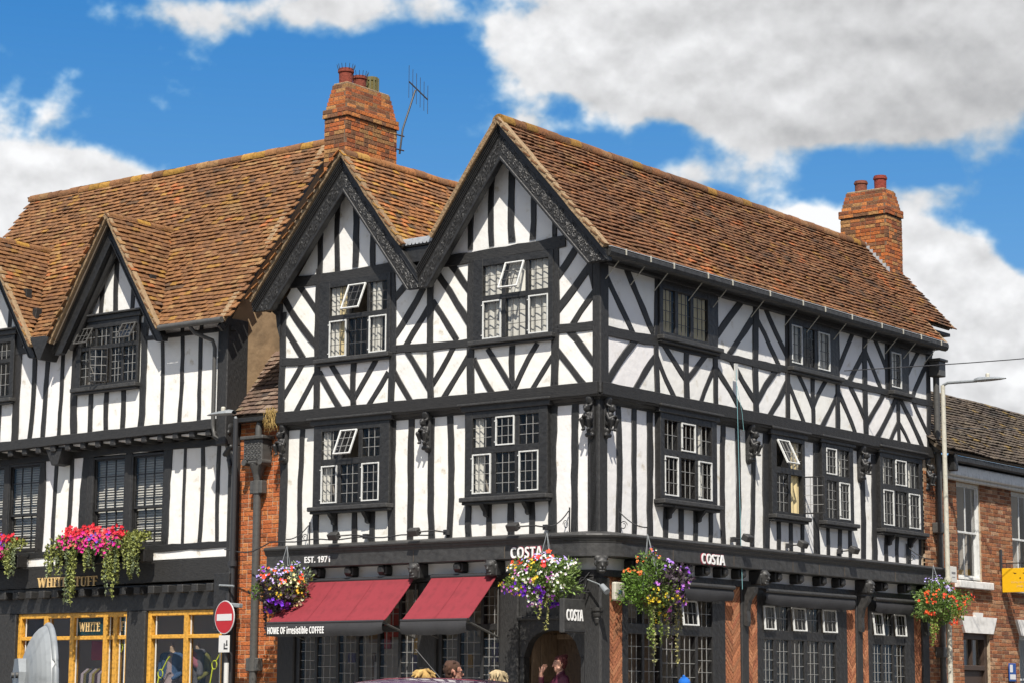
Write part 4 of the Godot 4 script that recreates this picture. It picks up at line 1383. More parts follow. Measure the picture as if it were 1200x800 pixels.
	mb.bx(Vector3(-.29, .12, -.24), Vector3(.03, 3.335, .03), Color.WHITE, .03)
	mb.bx(Vector3(-.32, .12, -.26), Vector3(.06, .6, .06), Color.WHITE, .02)
	part(b, "corner_post", mb.mesh(), M.wood_v)
	mb = MB.new()
	mb.lathe(Transform3D(Basis.IDENTITY, Vector3(-.03, 2.72, .03)), [Vector2(.0, -.10), Vector2(.03, -.08), Vector2(.05, -.02), Vector2(.035, 0), Vector2(.06, .02), Vector2(.075, .06), Vector2(.05, .075), Vector2(.085, .10), Vector2(.09, .14), Vector2(.0, .15)], 12)
	part(b, "console", mb.mesh(), M.fascia)
	# --- right hand shopfront
	var r0 := right_frame(0)
	for q in [[4.01, 4.23], [7.93, 8.15], [10.49, 10.77]]:
		mb = MB.new()
		mb.bx(Vector3(q[0], .12, -.15), Vector3(q[1], 3.335, .04), Color.WHITE, .015)
		part(b, "shop_post", mb.mesh(), M.wood_v, r0)
		mb = MB.new()
		mb.poly(PackedVector2Array([Vector2(0, 2.72), Vector2(.06, 2.70), Vector2(.07, 2.78), Vector2(.06, 2.95), Vector2(.10, 3.12), Vector2(.20, 3.24), Vector2(.22, 3.335), Vector2(0, 3.335)]), -.055, .055, Color(1.2, 1.2, 1.2), Transform3D(Basis(Vector3(0, 0, 1), Vector3(0, 1, 0), Vector3(-1, 0, 0)), Vector3.ZERO))
		part(b, "post_bracket", mb.mesh(), M.fascia, r0 * Transform3D(Basis.IDENTITY, Vector3((q[0] + q[1]) * .5, 0, .04)))
	var n := 0
	for q in [[.10, .58], [3.54, 4.01], [4.23, 4.55], [7.62, 7.93], [8.15, 8.41], [10.21, 10.49]]:
		herringbone(b, r0, q[0], q[1], .12, 3.335, n < 3, 600 + n * 50)
		n += 1
	var wins := [[.58, 3.54, [[.74, 1.13], [1.20, 1.63], [1.70, 2.14], [2.21, 2.66], [2.73, 3.15]], {"3,0": 6.0}],
		[4.55, 7.62, [[4.73, 5.09], [5.19, 5.58], [5.68, 6.12], [6.22, 6.62], [6.72, 7.20]], {"0,0": 4.0, "2,0": 5.0, "4,0": 4.0}],
		[8.41, 10.21, [[8.57, 8.92], [8.99, 9.35], [9.42, 9.83]], {"0,0": 6.0, "2,0": 4.0}]]
	for q in wins:
		leaded_window(b, right_frame(-.03), {"u0": q[0], "u1": q[1], "v0": .9, "v1": 3.335, "cols": q[2], "rows": [[2.66, 3.06], [1.0, 2.50]], "front": .04, "tilt": q[3], "lead": "light"})
		mb = MB.new()
		mb.bx(Vector3(q[0], .12, -.14), Vector3(q[1], .78, .0), Color.WHITE, .01)
		part(b, "stall_riser", mb.mesh(), M.black, r0)
		# rolled-up blind with its drooping valance
		var a := holder(b, "blind_box", r0)
		mb = MB.new()
		var pts := []
		for i in 9: pts.append(Vector3(lerpf(q[0] - .02, q[1] + .02, i / 8.0), 3.30, .17))
		mb.tube(pts, .035, 8, Color(2.4, 2.4, 2.5))
		part(a, "roller", mb.mesh(), M.fascia)
		part(a, "valance", valance(q[0], q[1], 3.285, 3.06, .155, int(q[0] * 10)), M.canvas)
	# awnings over the front
	awning(b, -5.95, -3.48)
	awning(b, -3.12, -1.82)
	# lettering
	var lf := front_frame(.268)
	text_part(b, "lettering", "EST. 1971", .105, .56, .012, M.letter, lf * Transform3D(Basis.IDENTITY, Vector3(-5.46, 3.745, 0)))
	letters(b, lf * Transform3D(Basis.IDENTITY, Vector3(-1.17, 3.715, 0)), .17, .60)
	letters(b, right_frame(.268) * Transform3D(Basis.IDENTITY, Vector3(2.76, 3.715, 0)), .165, .70)
	text_part(b, "lettering", "HOME OF irresistible COFFEE", .12, 1.22, .006, M.letter, Transform3D(Basis.IDENTITY, Vector3(-5.28, 2.575, .955)))
	# floodlights standing on the cornice
	for q in [[front_frame(0), -4.98], [front_frame(0), -3.29], [front_frame(0), -1.33], [right_frame(0), 3.6], [right_frame(0), 5.4], [right_frame(0), 7.2]]:
		var fl := holder(b, "floodlight", q[0] * Transform3D(Basis.IDENTITY, Vector3(q[1], 4.05, .36)))
		mb = MB.new()
		mb.box(Transform3D(Basis(Vector3.RIGHT, .5), Vector3(0, .05, .05)), Vector3(.20, .11, .12), Color(1.8, 1.75, 1.6), .012)
		part(fl, "housing", mb.mesh(), M.fascia)
		mb = MB.new()
		mb.tube([Vector3(.10, .05, .04), Vector3(.28, .07, -.1), Vector3(.30, .06, -.38)], .012, 5)
		mb.bx(Vector3(.26, .02, -.44), Vector3(.34, .10, -.36))
		part(fl, "arm", mb.mesh(), M.iron)
	# alarm box by the corner
	mb = MB.new()
	mb.bx(Vector3(.02, 2.98, -.52), Vector3(.10, 3.26, -.26), Color.WHITE, .02)
	mb.bx(Vector3(.101, 3.08, -.44), Vector3(.105, 3.14, -.34), Color(.1, .2, .5))
	part(b, "alarm_box", mb.mesh(), M.cream_paint)

func r_seed(s: int): rng.seed = s

func letters(b: Node3D, x: Transform3D, h: float, w: float):
	text_part(b, "lettering_backing", "COSTA", h * 1.12, w * 1.04, .014, M.letter_red, x * Transform3D(Basis.IDENTITY, Vector3(.004, -.004, 0)))
	text_part(b, "lettering", "COSTA", h, w, .02, M.letter, x * Transform3D(Basis.IDENTITY, Vector3(0, 0, .006)))

func joist(b: Node3D, fr: Transform3D, u: float):
	var mb := MB.new()
	mb.bx(Vector3(u - .085, 3.455, 0), Vector3(u + .085, 3.612, .18), Color(.9, .9, .9), .02)
	mb.bx(Vector3(u - .07, 3.475, .18), Vector3(u + .07, 3.605, .235), Color(.9, .9, .9), .03)
	part(b, "joist_end", mb.mesh(), M.black, fr)

func valance(u0: float, u1: float, top: float, bot: float, z: float, sd: int) -> ArrayMesh:
	var mb := MB.new()
	var nu := 40
	var nv := 8
	var P := func(i: int, j: int) -> Vector3:
		var t := float(i) / nu
		var s := float(j) / nv
		var e := minf(t, 1.0 - t)
		var fold := sin(t * 13.0 + sd) * .006 * s + sin(t * 31.0 + s * 2.0 + sd) * .003 * s
		var swag := .05 * s * exp(-e * 14.0)
		return Vector3(lerpf(u0, u1, t), lerpf(top, bot, s) + swag * .7 + sin(t * 17 + sd) * .006 * s, z + .03 * sin(s * PI) + fold)
	for i in nu:
		for j in nv:
			mb.quad(P.call(i, j + 1), P.call(i + 1, j + 1), P.call(i + 1, j), P.call(i, j))
	return mb.mesh()

func awning(b: Node3D, u0: float, u1: float):
	var a := holder(b, "awning")
	var mb := MB.new()
	var zt := .14
	var zb := .90
	var nu := 24
	var nv := 10
	var P := func(i: int, j: int) -> Vector3:
		var t := float(i) / nu
		var s := float(j) / nv
		return Vector3(lerpf(u0, u1, t), lerpf(3.41, 2.70, s) - .028 * sin(s * PI) * (1.0 + .25 * sin(t * 9.0)) - .006 * sin(t * 24.0 + s * 5.0) * s * s - .02 * s * s * exp(-minf(t, 1.0 - t) * 22.0) * sin(s * 9.0), lerpf(zt, zb, s))
	for i in nu:
		for j in nv:
			mb.quad(P.call(i, j + 1), P.call(i + 1, j + 1), P.call(i + 1, j), P.call(i, j))
			var o := Vector3(0, -.006, -.005)
			mb.quad(P.call(i, j) + o, P.call(i + 1, j) + o, P.call(i + 1, j + 1) + o, P.call(i, j + 1) + o)
	part(a, "canopy", mb.mesh(), M.red)
	var np := int((u1 - u0) / .62)
	for q in range(1, np):
		mb = MB.new()
		var sx := lerpf(u0, u1, float(q) / np)
		for j in nv:
			var i0 := int(float(q) / np * nu)
			var a0: Vector3 = P.call(i0, j) + Vector3(0, .003, .003)
			var a1: Vector3 = P.call(i0, j + 1) + Vector3(0, .003, .003)
			mb.quad(a1 + Vector3(-.008, 0, 0), a1 + Vector3(.008, 0, 0), a0 + Vector3(.008, 0, 0), a0 + Vector3(-.008, 0, 0), Color(.88, .85, .85))
		part(a, "seam", mb.mesh(), M.red)
	mb = MB.new()
	mb.tube([Vector3(u0 - .01, 2.695, zb), Vector3(u1 + .01, 2.695, zb)], .02, 8)
	part(a, "front_bar", mb.mesh(), M.iron)
	mb = MB.new()
	mb.tube([Vector3(u0 - .02, 3.40, zt), Vector3(u1 + .02, 3.40, zt)], .04, 8)
	part(a, "cassette", mb.mesh(), M.iron)
	part(a, "valance", valance(u0 + .0, u1 - .0, 2.69, 2.47, zb + .005, int(u0 * 7)), M.canvas)
	for u in [u0 + .06, u1 - .06]:
		mb = MB.new()
		mb.tube([Vector3(u, 2.69, zb - .02), Vector3(u + (.0), 2.45, .06)], .018, 6)
		mb.tube([Vector3(u, 3.3, .05), Vector3(u, 2.45, .06)], .014, 6)
		part(a, "arm", mb.mesh(), M.pipe)

func herringbone(b: Node3D, fr: Transform3D, u0: float, u1: float, v0: float, v1: float, single: bool, sd: int):
	var h := holder(b, "brick_panel", fr)
	var mb := MB.new()
	mb.bx(Vector3(u0, v0, -.12), Vector3(u1, v1, -.012))
	part(h, "mortar_bed", mb.mesh(), M.mortar)
	var rect := PackedVector2Array([Vector2(u0, v0), Vector2(u1, v0), Vector2(u1, v1), Vector2(u0, v1)])
	var um := (u0 + u1) * .5
	var st := MB.new()
	var pal := [Color(.37, .145, .065), Color(.33, .125, .058), Color(.40, .175, .085), Color(.31, .11, .052)]
	var k := sd
	var v := v0 - .3
	while v < v1 + .1:
		for s in [-1, 1]:
			var q := PackedVector2Array([Vector2(um + s * .002, v), Vector2(um + s * .4, v + .4 * 1.0), Vector2(um + s * .4, v + .4 + .074), Vector2(um + s * .002, v + .074)])
			if (single and v < 1.60): pass
			for c in Geometry2D.intersect_polygons(q, rect):
				k += 1
				var z := hash01(k) * .006
				if single and v > 1.55:
					var m2 := MB.new()
					m2.poly(c, -.03, z, brick_col(k, pal))
					part(h, "brick", m2.mesh(), M.brick)
				else:
					st.poly(c, -.03, z, brick_col(k, pal))
		v += .088
	if not st.v.is_empty(): stuff(part(h, "bricks", st.mesh(), M.brick))

# ---------------------------------------------------------------- the shop next door
func sash_window(b: Node3D, fr: Transform3D, u0: float, u1: float, v0: float, vm: float, v1: float, nc: int, nr: int, m: Material, blind: bool, bar := 0.018):
	var w := holder(b, "sash_window", fr)
	var mb := MB.new()
	var t := .045
	mb.bx(Vector3(u0, v0, -.14), Vector3(u0 + t, v1, .01), Color.WHITE, .005)
	mb.bx(Vector3(u1 - t, v0, -.14), Vector3(u1, v1, .01), Color.WHITE, .005)
	mb.bx(Vector3(u0 + t, v1 - t, -.14), Vector3(u1 - t, v1, .008), Color.WHITE, .005)
	mb.bx(Vector3(u0 + t, v0, -.14), Vector3(u1 - t, v0 + t, .008), Color.WHITE, .005)
	part(w, "frame", mb.mesh(), m)
	for h in 2:
		var lo := v0 + t if h == 0 else vm
		var hi := vm + .03 if h == 0 else v1 - t
		var z := -.07 if h == 0 else -.03
		mb = MB.new()
		var a := u0 + t
		var c := u1 - t
		mb.bx(Vector3(a, lo, z - .03), Vector3(c, lo + .04, z), Color.WHITE, .004)
		mb.bx(Vector3(a, hi - .03, z - .03), Vector3(c, hi, z), Color.WHITE, .004)
		mb.bx(Vector3(a, lo + .04, z - .03), Vector3(a + .03, hi - .03, z - .001), Color.WHITE, .004)
		mb.bx(Vector3(c - .03, lo + .04, z - .03), Vector3(c, hi - .03, z - .001), Color.WHITE, .004)
		for i in range(1, nc):
			var x := lerpf(a + .03, c - .03, float(i) / nc)
			mb.bx(Vector3(x - bar * .5, lo + .04, z - .025), Vector3(x + bar * .5, hi - .03, z - .004))
		for j in range(1, nr):
			var y := lerpf(lo + .04, hi - .03, float(j) / nr)
			mb.bx(Vector3(a + .03, y - bar * .5, z - .024), Vector3(c - .03, y + bar * .5, z - .005))
		part(w, "sash", mb.mesh(), m)
		for i in nc:
			for j in nr:
				mb = MB.new()
				mb.bx(Vector3(lerpf(a + .03, c - .03, float(i) / nc), lerpf(lo + .04, hi - .03, float(j) / nr), z - .017), Vector3(lerpf(a + .03, c - .03, float(i + 1) / nc), lerpf(lo + .04, hi - .03, float(j + 1) / nr), z - .013))
				part(w, "pane", mb.mesh(), M.glass)
	if blind:
		mb = MB.new()
		var y := v0 + .06
		while y < v1 - .05:
			mb.box(Transform3D(Basis(Vector3.RIGHT, 1.05), Vector3((u0 + u1) * .5, y, -.135)), Vector3(u1 - u0 - .1, .004, .042))
			y += .047
		part(w, "blind", mb.mesh(), M.curtain)
	mb = MB.new()
	mb.quad(Vector3(u0, v0, -1.2), Vector3(u1, v0, -1.2), Vector3(u1, v1, -1.2), Vector3(u0, v1, -1.2))
	mb.quad(Vector3(u0, v0, -.14), Vector3(u0, v0, -1.2), Vector3(u0, v1, -1.2), Vector3(u0, v1, -.14))
	mb.quad(Vector3(u1, v0, -1.2), Vector3(u1, v0, -.14), Vector3(u1, v1, -.14), Vector3(u1, v1, -1.2))
	mb.quad(Vector3(u0, v1, -1.2), Vector3(u1, v1, -1.2), Vector3(u1, v1, -.14), Vector3(u0, v1, -.14))
	mb.quad(Vector3(u0, v0, -.14), Vector3(u1, v0, -.14), Vector3(u1, v0, -1.2), Vector3(u0, v0, -1.2))
	part(w, "room", mb.mesh(), M.room)
	return w

func left_building():
	var b := thing("timber_framed_shop", "timber framed shop with small dormer gables, close black studs and golden oak shop windows", "building", Vector3(-7.8, 0, 0))
	b.position = Vector3.ZERO
	var fu := front_frame(.10)
	var fl := front_frame(-.20)
	var mb: MB
	var R1 := [["r", -15.6, 8.30, -9.95, 8.30, .10], ["r", -15.6, 7.88, -11.66, 7.90, .11], ["r", -9.95, 7.84, -7.7, 7.82, .08],
		["s", -10.66, 8.3, -10.62, 9.9, .13], ["s", -11.06, 8.3, -11.05, 9.4, .12], ["s", -11.45, 8.3, -11.44, 8.95, .12], ["s", -10.24, 8.3, -10.22, 9.5, .11], ["s", -9.86, 7.8, -9.82, 9.0, .14], ["s", -11.78, 7.8, -11.78, 8.6, .16],
		["s", -13.20, 8.3, -13.18, 9.1, .12], ["s", -12.88, 7.9, -12.88, 8.7, .12], ["s", -13.6, 8.3, -13.6, 9.5, .12], ["s", -14.0, 8.3, -14.0, 9.9, .12]]
	var rows: Array = LU.duplicate()
	rows.append_array(R1)
	framed_wall(b, fu, PackedVector2Array([Vector2(-15.6, 6.15), Vector2(-7.98, 6.2), Vector2(-7.98, 7.98), Vector2(-9.24, 7.98), Vector2(-10.56, 10.0), Vector2(-11.88, 7.98), Vector2(-12.61, 7.98), Vector2(-13.93, 10.0), Vector2(-15.25, 7.98), Vector2(-15.6, 7.98)]), rows, [[-11.62, -9.98, 7.06, 8.26], [-15.3, -13.36, 7.04, 8.26]], 1300)
	leaded_window(b, fu, {"u0": -11.62, "u1": -9.98, "v0": 7.06, "v1": 8.26, "cols": [[-11.50, -11.15], [-11.09, -10.75], [-10.69, -10.43], [-10.37, -10.04]], "rows": [[7.82, 8.13], [7.12, 7.74]], "front": .06, "tilt": {}, "swing": {"1,1": 40.0}, "hood": true, "curtains": []})
	leaded_window(b, fu, {"u0": -15.3, "u1": -13.36, "v0": 7.04, "v1": 8.24, "cols": [[-15.2, -14.85], [-14.78, -14.42], [-14.35, -13.95], [-13.88, -13.48]], "rows": [[7.80, 8.11], [7.10, 7.72]], "front": .06, "hood": true})
	# opened top lights of the dormer window
	for u in [-11.33, -10.20]:
		var s := holder(b, "open_light", fu * Transform3D(Basis(Vector3.RIGHT, -.5), Vector3(u, 8.14, .08)))
		mb = MB.new()
		mb.bx(Vector3(-.18, -.33, 0), Vector3(-.155, 0, .02)); mb.bx(Vector3(.155, -.33, 0), Vector3(.18, 0, .02)); mb.bx(Vector3(-.155, -.33, 0), Vector3(.155, -.305, .02)); mb.bx(Vector3(-.155, -.025, 0), Vector3(.155, 0, .02))
		for k in [-.05, .05]: mb.bx(Vector3(k - .006, -.31, .005), Vector3(k + .006, -.02, .015))
		mb.bx(Vector3(-.16, -.17, .006), Vector3(.16, -.158, .014))
		part(s, "casement_frame", mb.mesh(), M.pipe)
		mb = MB.new()
		mb.bx(Vector3(-.156, -.31, .008), Vector3(.156, -.02, .012))
		part(s, "pane", mb.mesh(), M.glass)
	mb = MB.new()
	mb.bx(Vector3(-7.985, 5.8, -.35), Vector3(-7.74, 8.0, .16), Color.WHITE, .015)
	part(b, "corner_post", mb.mesh(), M.wood_v)
	mb = MB.new()
	mb.bx(Vector3(-7.96, 3.0, -.5), Vector3(-7.73, 5.8, -.14), Color.WHITE, .015)
	part(b, "corner_post", mb.mesh(), M.wood_v)
	# dragon bracket beneath it
	var nzc := sdf_mesh([[Vector3(0, 0, 0), Vector3(0, .55, .05), .06, .10, Color.WHITE], [Vector3(0, .5, .06), Vector3(0, .75, .14), .10, .13, Color.WHITE], [Vector3(-.08, .3, .1), Vector3(.08, .42, .12), .04, .05, Color.WHITE], [Vector3(-.08, .6, .2), Vector3(.09, .66, .2), .04, .04, Color.WHITE], [Vector3(0, .2, .08), Vector3(.06, .1, .1), .04, .03, Color.WHITE]], .016, .02)
	part(b, "carved_bracket", nzc, M.black, Transform3D(Basis.IDENTITY, Vector3(-7.84, 5.35, -.12)))
	beam(b, "bressumer", fu, Vector2(-15.6, 6.10), Vector2(-7.98, 6.175), .175, -.15, .07, 71, null, .8)
	var x := -15.4
	var i := 0
	while x < -8.0:
		mb = MB.new()
		var yy := 5.985 + (x + 15.4) * .009
		mb.bx(Vector3(x - .07, yy - .075, -.3), Vector3(x + .07, yy + .055, .13 + hash01(i) * .02), Color.WHITE, .02)
		part(b, "joist_end", mb.mesh(), M.wood_h)
		x += .40; i += 1
	mb = MB.new()
	mb.poly(PackedVector2Array([Vector2(-.22, 0), Vector2(.22, 0), Vector2(.12, -.28), Vector2(-.05, -.30)]), -.1, .25)
	part(b, "bracket", mb.mesh(), M.wood_v, Transform3D(Basis.IDENTITY, Vector3(-12.2, 6.0, -.15)))
	mb = MB.new()
	mb.bx(Vector3(-15.6, 6.03, -.3), Vector3(-7.98, 6.06, .05))
	part(b, "jetty_soffit", mb.mesh(), M.plaster)
	# --- first floor
	var r2: Array = LL.duplicate()
	r2.append_array([["r", -15.6, 5.85, -7.75, 5.90, .13], ["p", -10.5, 4.1, -10.5, 5.9, .17], ["p", -9.52, 4.1, -9.52, 5.9, .16], ["p", -11.53, 4.1, -11.53, 5.9, .20], ["p", -12.82, 4.1, -12.82, 5.9, .13], ["p", -13.82, 4.1, -13.82, 5.9, .15], ["r", -15.6, 4.06, -7.75, 4.11, .12]])
	framed_wall(b, fl, PackedVector2Array([Vector2(-15.6, 4.0), Vector2(-7.76, 4.0), Vector2(-7.76, 5.95), Vector2(-15.6, 5.95)]), r2, [[-13.78, -12.86, 4.15, 5.84], [-11.46, -10.57, 4.15, 5.84], [-10.43, -9.57, 4.15, 5.84], [-14.8, -13.88, 4.15, 5.84]], 1700)
	for q in [[-14.8, -13.88], [-13.78, -12.86], [-11.46, -10.57], [-10.43, -9.57]]:
		sash_window(b, fl, q[0], q[1], 4.15, 4.83, 5.82, 3, 3, M.black, true)
	beam(b, "white_band", fl, Vector2(-15.6, 3.92), Vector2(-7.78, 3.97), .14, -.1, .0, 5, M.plaster, 0.0)
	beam(b, "fascia_beam", fl, Vector2(-15.6, 3.64), Vector2(-7.75, 3.70), .38, -.2, .05, 73, null, .5)
	x = -15.4
	while x < -7.9:
		mb = MB.new()
		mb.bx(Vector3(x - .08, 3.25 + (x + 15.4) * .007, -.3), Vector3(x + .08, 3.39 + (x + 15.4) * .007, .0), Color.WHITE, .015)
		part(b, "joist_end", mb.mesh(), M.wood_h)
		x += .36
	mb = MB.new()
	mb.bx(Vector3(-15.6, 3.0, -.5), Vector3(-7.76, 3.33, -.16), Color.WHITE, .01)
	part(b, "lintel_beam", mb.mesh(), M.black)
	mb = MB.new()
	mb.bx(Vector3(-15.6, 3.33, -.5), Vector3(-7.76, 3.46, -.2))
	part(b, "frieze", mb.mesh(), M.black)
	text_part(b, "lettering", "WHITE STUFF", .18, 1.62, .02, M.gold, fl * Transform3D(Basis.IDENTITY, Vector3(-11.98, 3.565, .06)), true)
	# --- shopfront
	for q in [[-13.95, -13.34], [-10.36, -9.88], [-7.98, -7.74], [-15.6, -15.2]]:
		mb = MB.new()
		mb.bx(Vector3(q[0], .12, -.45), Vector3(q[1], 3.0, -.12), Color.WHITE, .015)
		part(b, "shop_post", mb.mesh(), M.wood_v)
	var fs := front_frame(-.22)
	oak_front(b, fs, -13.34, -10.36, [-12.58, -11.86, -10.98, -10.72], 2.55)
	oak_front(b, fs, -9.88, -7.98, [-8.93], 2.55)
	oak_front(b, fs, -15.2, -13.95, [], 2.55)
	mb = MB.new()
	mb.bx(Vector3(-11.80, 2.60, -.30), Vector3(-11.02, 2.90, -.27), Color.WHITE, .004)
	part(b, "shop_sign", mb.mesh(), M.teal)
	text_part(b, "lettering", "WHITE", .17, .56, .01, M.gold, fs * Transform3D(Basis.IDENTITY, Vector3(-11.47, 2.745, -.043)), true)
	mb = MB.new()
	mb.bx(Vector3(-10.70, 2.60, -.31), Vector3(-10.40, 2.90, -.28), Color.WHITE, .004)
	part(b, "shop_sign", mb.mesh(), M.teal)
	text_part(b, "lettering", "FF", .17, .2, .01, M.gold, fs * Transform3D(Basis.IDENTITY, Vector3(-10.56, 2.745, -.053)), true)
	mb = MB.new()
	mb.bx(Vector3(-15.6, .1, -3.0), Vector3(-7.8, .14, -.4)); mb.bx(Vector3(-15.6, .1, -3.0), Vector3(-7.8, 3.2, -2.95)); mb.bx(Vector3(-15.6, 3.2, -3.0), Vector3(-7.8, 3.25, -.4))
	part(b, "shop_interior", mb.mesh(), M.shop_wall)
	mb = MB.new()
	mb.bx(Vector3(-13.22, .5, -.48), Vector3(-12.85, 2.48, -.45), Color(.34, .012, .02))
	part(b, "red_display_board", mb.mesh(), M.paint)
	mb = MB.new()
	mb.bx(Vector3(-11.75, 2.15, -.62), Vector3(-11.15, 2.5, -.58), Color(.28, .012, .03))
	part(b, "red_display_board", mb.mesh(), M.paint)
	r_seed(31)
	for k in 9:
		mb = MB.new()
		var u := -11.75 + k * .075
		var col: Color = [Color(.35, .30, .33), Color(.12, .10, .03), Color(.02, .02, .025), Color(.30, .26, .28), Color(.20, .16, .03), Color(.05, .02, .03)][k % 6]
		var pl := PackedVector2Array([Vector2(-.16, 0), Vector2(-.13, .75), Vector2(-.02, .85), Vector2(.02, .85), Vector2(.13, .75), Vector2(.17, 0)])
		mb.poly(pl, -.02, .02, col, Transform3D(Basis(Vector3.UP, 1.1), Vector3(u, 1.15, -.52)))
		part(b, "hanging_garment", mb.mesh(), M.cloth)
	# bright tape figures stuck inside the glass
	for q in [[-10.66, 2.36, 0], [-9.62, 1.9, 1], [-8.30, 2.05, 1]]:
		mb = MB.new()
		var ring := []
		for k in 13: ring.append(Vector3(q[0] + cos(TAU * k / 12) * .06, q[1] + sin(TAU * k / 12) * .075, -.285))
		mb.tube(ring, .012, 5, Color(.55, .62, .02))
		mb.tube([Vector3(q[0] + .04, q[1] + .06, -.285), Vector3(q[0] + .16, q[1] + .24 - .2 * (1 - q[2]), -.285), Vector3(q[0] + .22, q[1] + .30 - .3 * (1 - q[2]), -.285)], .014, 5, Color(.55, .62, .02))
		mb.tube([Vector3(q[0] - .04, q[1] - .06, -.285), Vector3(q[0] - .10, q[1] - .35, -.285)], .014, 5, Color(.55, .62, .02))
		part(b, "yellow_tape", mb.mesh(), M.paint)
	# back of the building: side and rear walls, roof
	mb = MB.new()
	mb.poly(PackedVector2Array([Vector2(-.5, 0), Vector2(-.5, 6.0), Vector2(.05, 6.0), Vector2(.05, 8.0), Vector2(-2.18, 11.45), Vector2(-4.6, 8.0), Vector2(-4.6, 0)]), -7.80, -7.76, Color.WHITE, Transform3D(Basis(Vector3(0, 0, 1), Vector3.UP, Vector3(-1, 0, 0)), Vector3(-15.56, 0, 0)))
	part(b, "flank_wall", mb.mesh(), M.render)
	mb = MB.new()
	mb.bx(Vector3(-15.65, 0, -4.6), Vector3(-15.6, 8, .1)); mb.bx(Vector3(-15.6, 0, -4.65), Vector3(-7.8, 8, -4.6))
	part(b, "rear_wall", mb.mesh(), M.render)
	var roof := holder(b, "roof")
	var skip := func(p: Vector3) -> bool:
		for xa in [-10.56, -13.93]:
			if absf(p.x - xa) < (10.1 - p.y) / 1.57 - .02: return true
		return false
	var vv := Vector3(0, 3.66, -2.62)
	tiled_slope(roof, slope_frame(Vector3(-15.75, 7.92, .42), Vector3(1, 0, 0), vv), PackedVector2Array([Vector2(0, 0), Vector2(8.18, 0), Vector2(8.18, 4.50), Vector2(0, 4.50)]), PAL_LEFT, 25, 170, skip)
	tiled_slope(roof, slope_frame(Vector3(-7.57, 7.92, -4.8), Vector3(-1, 0, 0), Vector3(0, 3.66, 2.62)), PackedVector2Array([Vector2(0, 0), Vector2(8.18, 0), Vector2(8.18, 4.50), Vector2(0, 4.50)]), PAL_LEFT, 26)
	mb = MB.new()
	mb.quad(Vector3(-7.6, 8.40, .02), Vector3(-7.6, 11.5, -2.2), Vector3(-15.7, 11.5, -2.2), Vector3(-15.7, 8.40, .02))
	part(roof, "boarding", mb.mesh(), M.dark)
	ridge_tiles(roof, Vector3(-15.8, 11.55, -2.2), Vector3(-7.6, 11.55, -2.2), .12, PAL_LEFT, 41)
	for xa in [-10.56, -13.93]:
		tiled_slope(roof, slope_frame(Vector3(xa + 1.40, 7.90, .45), Vector3(0, 0, -1), Vector3(-1.40, 2.20, 0)), PackedVector2Array([Vector2(0, 0), Vector2(1.66, 2.61), Vector2(0, 2.61)]), PAL_LEFT, 27, 60 if xa > -11 else 0)
		tiled_slope(roof, slope_frame(Vector3(xa - 1.40, 7.90, -1.21), Vector3(0, 0, 1), Vector3(1.40, 2.20, 0)), PackedVector2Array([Vector2(1.66, 0), Vector2(1.66, 2.61), Vector2(0, 2.61)]), PAL_LEFT, 28)
		ridge_tiles(roof, Vector3(xa, 10.10, .48), Vector3(xa, 10.08, -1.22), .085, PAL_LEFT, 43)
		for s in [-1.0, 1.0]:
			var t := timber(Vector2(xa, 10.13), Vector2(xa + s * 1.42, 7.91), .085, .42, .52, 5, 1.2)
			part(roof, "verge", t[0].mesh(), M.verge)
			bargeboard(b, xa, 10.02, xa + s * 1.44, 7.78, .40, 7.70, .36, 9, false)
			# heavy roll moulding under the board
			mb = MB.new()
			var pts := []
			for k in 15:
				var f := k / 14.0
				pts.append(Vector3(xa + s * 1.44 * f * .80, 9.60 - 2.24 * f * .80 + sin(k * 2.1) * .008, .20))
			mb.tube(pts, .075, 8)
			part(b, "roll_moulding", mb.mesh(), M.black)
	mb = MB.new()
	mb.poly(PackedVector2Array([Vector2(-12.52, 8.05), Vector2(-11.98, 8.05), Vector2(-12.22, 7.62), Vector2(-12.28, 7.62)]), .1, .50)
	part(b, "valley_box", mb.mesh(), M.black)
	# right verge and eaves gutter
	mb = MB.new()
	var vt := timber(Vector2(-.44, 7.90), Vector2(2.16, 11.55), .09, -.02, .10, 8, 1.5)
	part(roof, "verge", vt[0].mesh(), M.verge, Transform3D(Basis(Vector3(0, 0, -1), Vector3.UP, Vector3(1, 0, 0)), Vector3(-7.66, 0, 0)))
	vt = timber(Vector2(-.44, 7.76), Vector2(2.16, 11.41), .13, -.02, .04, 8, .5)
	part(roof, "verge_board", vt[0].mesh(), M.black, Transform3D(Basis(Vector3(0, 0, -1), Vector3.UP, Vector3(1, 0, 0)), Vector3(-7.66, 0, 0)))
	mb = MB.new()
	mb.tube([Vector3(-9.1, 7.90, .50), Vector3(-7.56, 7.90, .50)], .055, 8)
	mb.tube([Vector3(-8.35, 7.88, .50), Vector3(-8.30, 7.75, .42), Vector3(-8.05, 7.62, .22), Vector3(-8.02, 7.5, .19), Vector3(-8.02, 6.15, .19), Vector3(-7.98, 5.95, .19), Vector3(-7.78, 5.75, -.02), Vector3(-7.76, 5.5, -.08), Vector3(-7.76, .1, -.08)], .036, 7)
	part(b, "gutter_pipe", mb.mesh(), M.pipe)

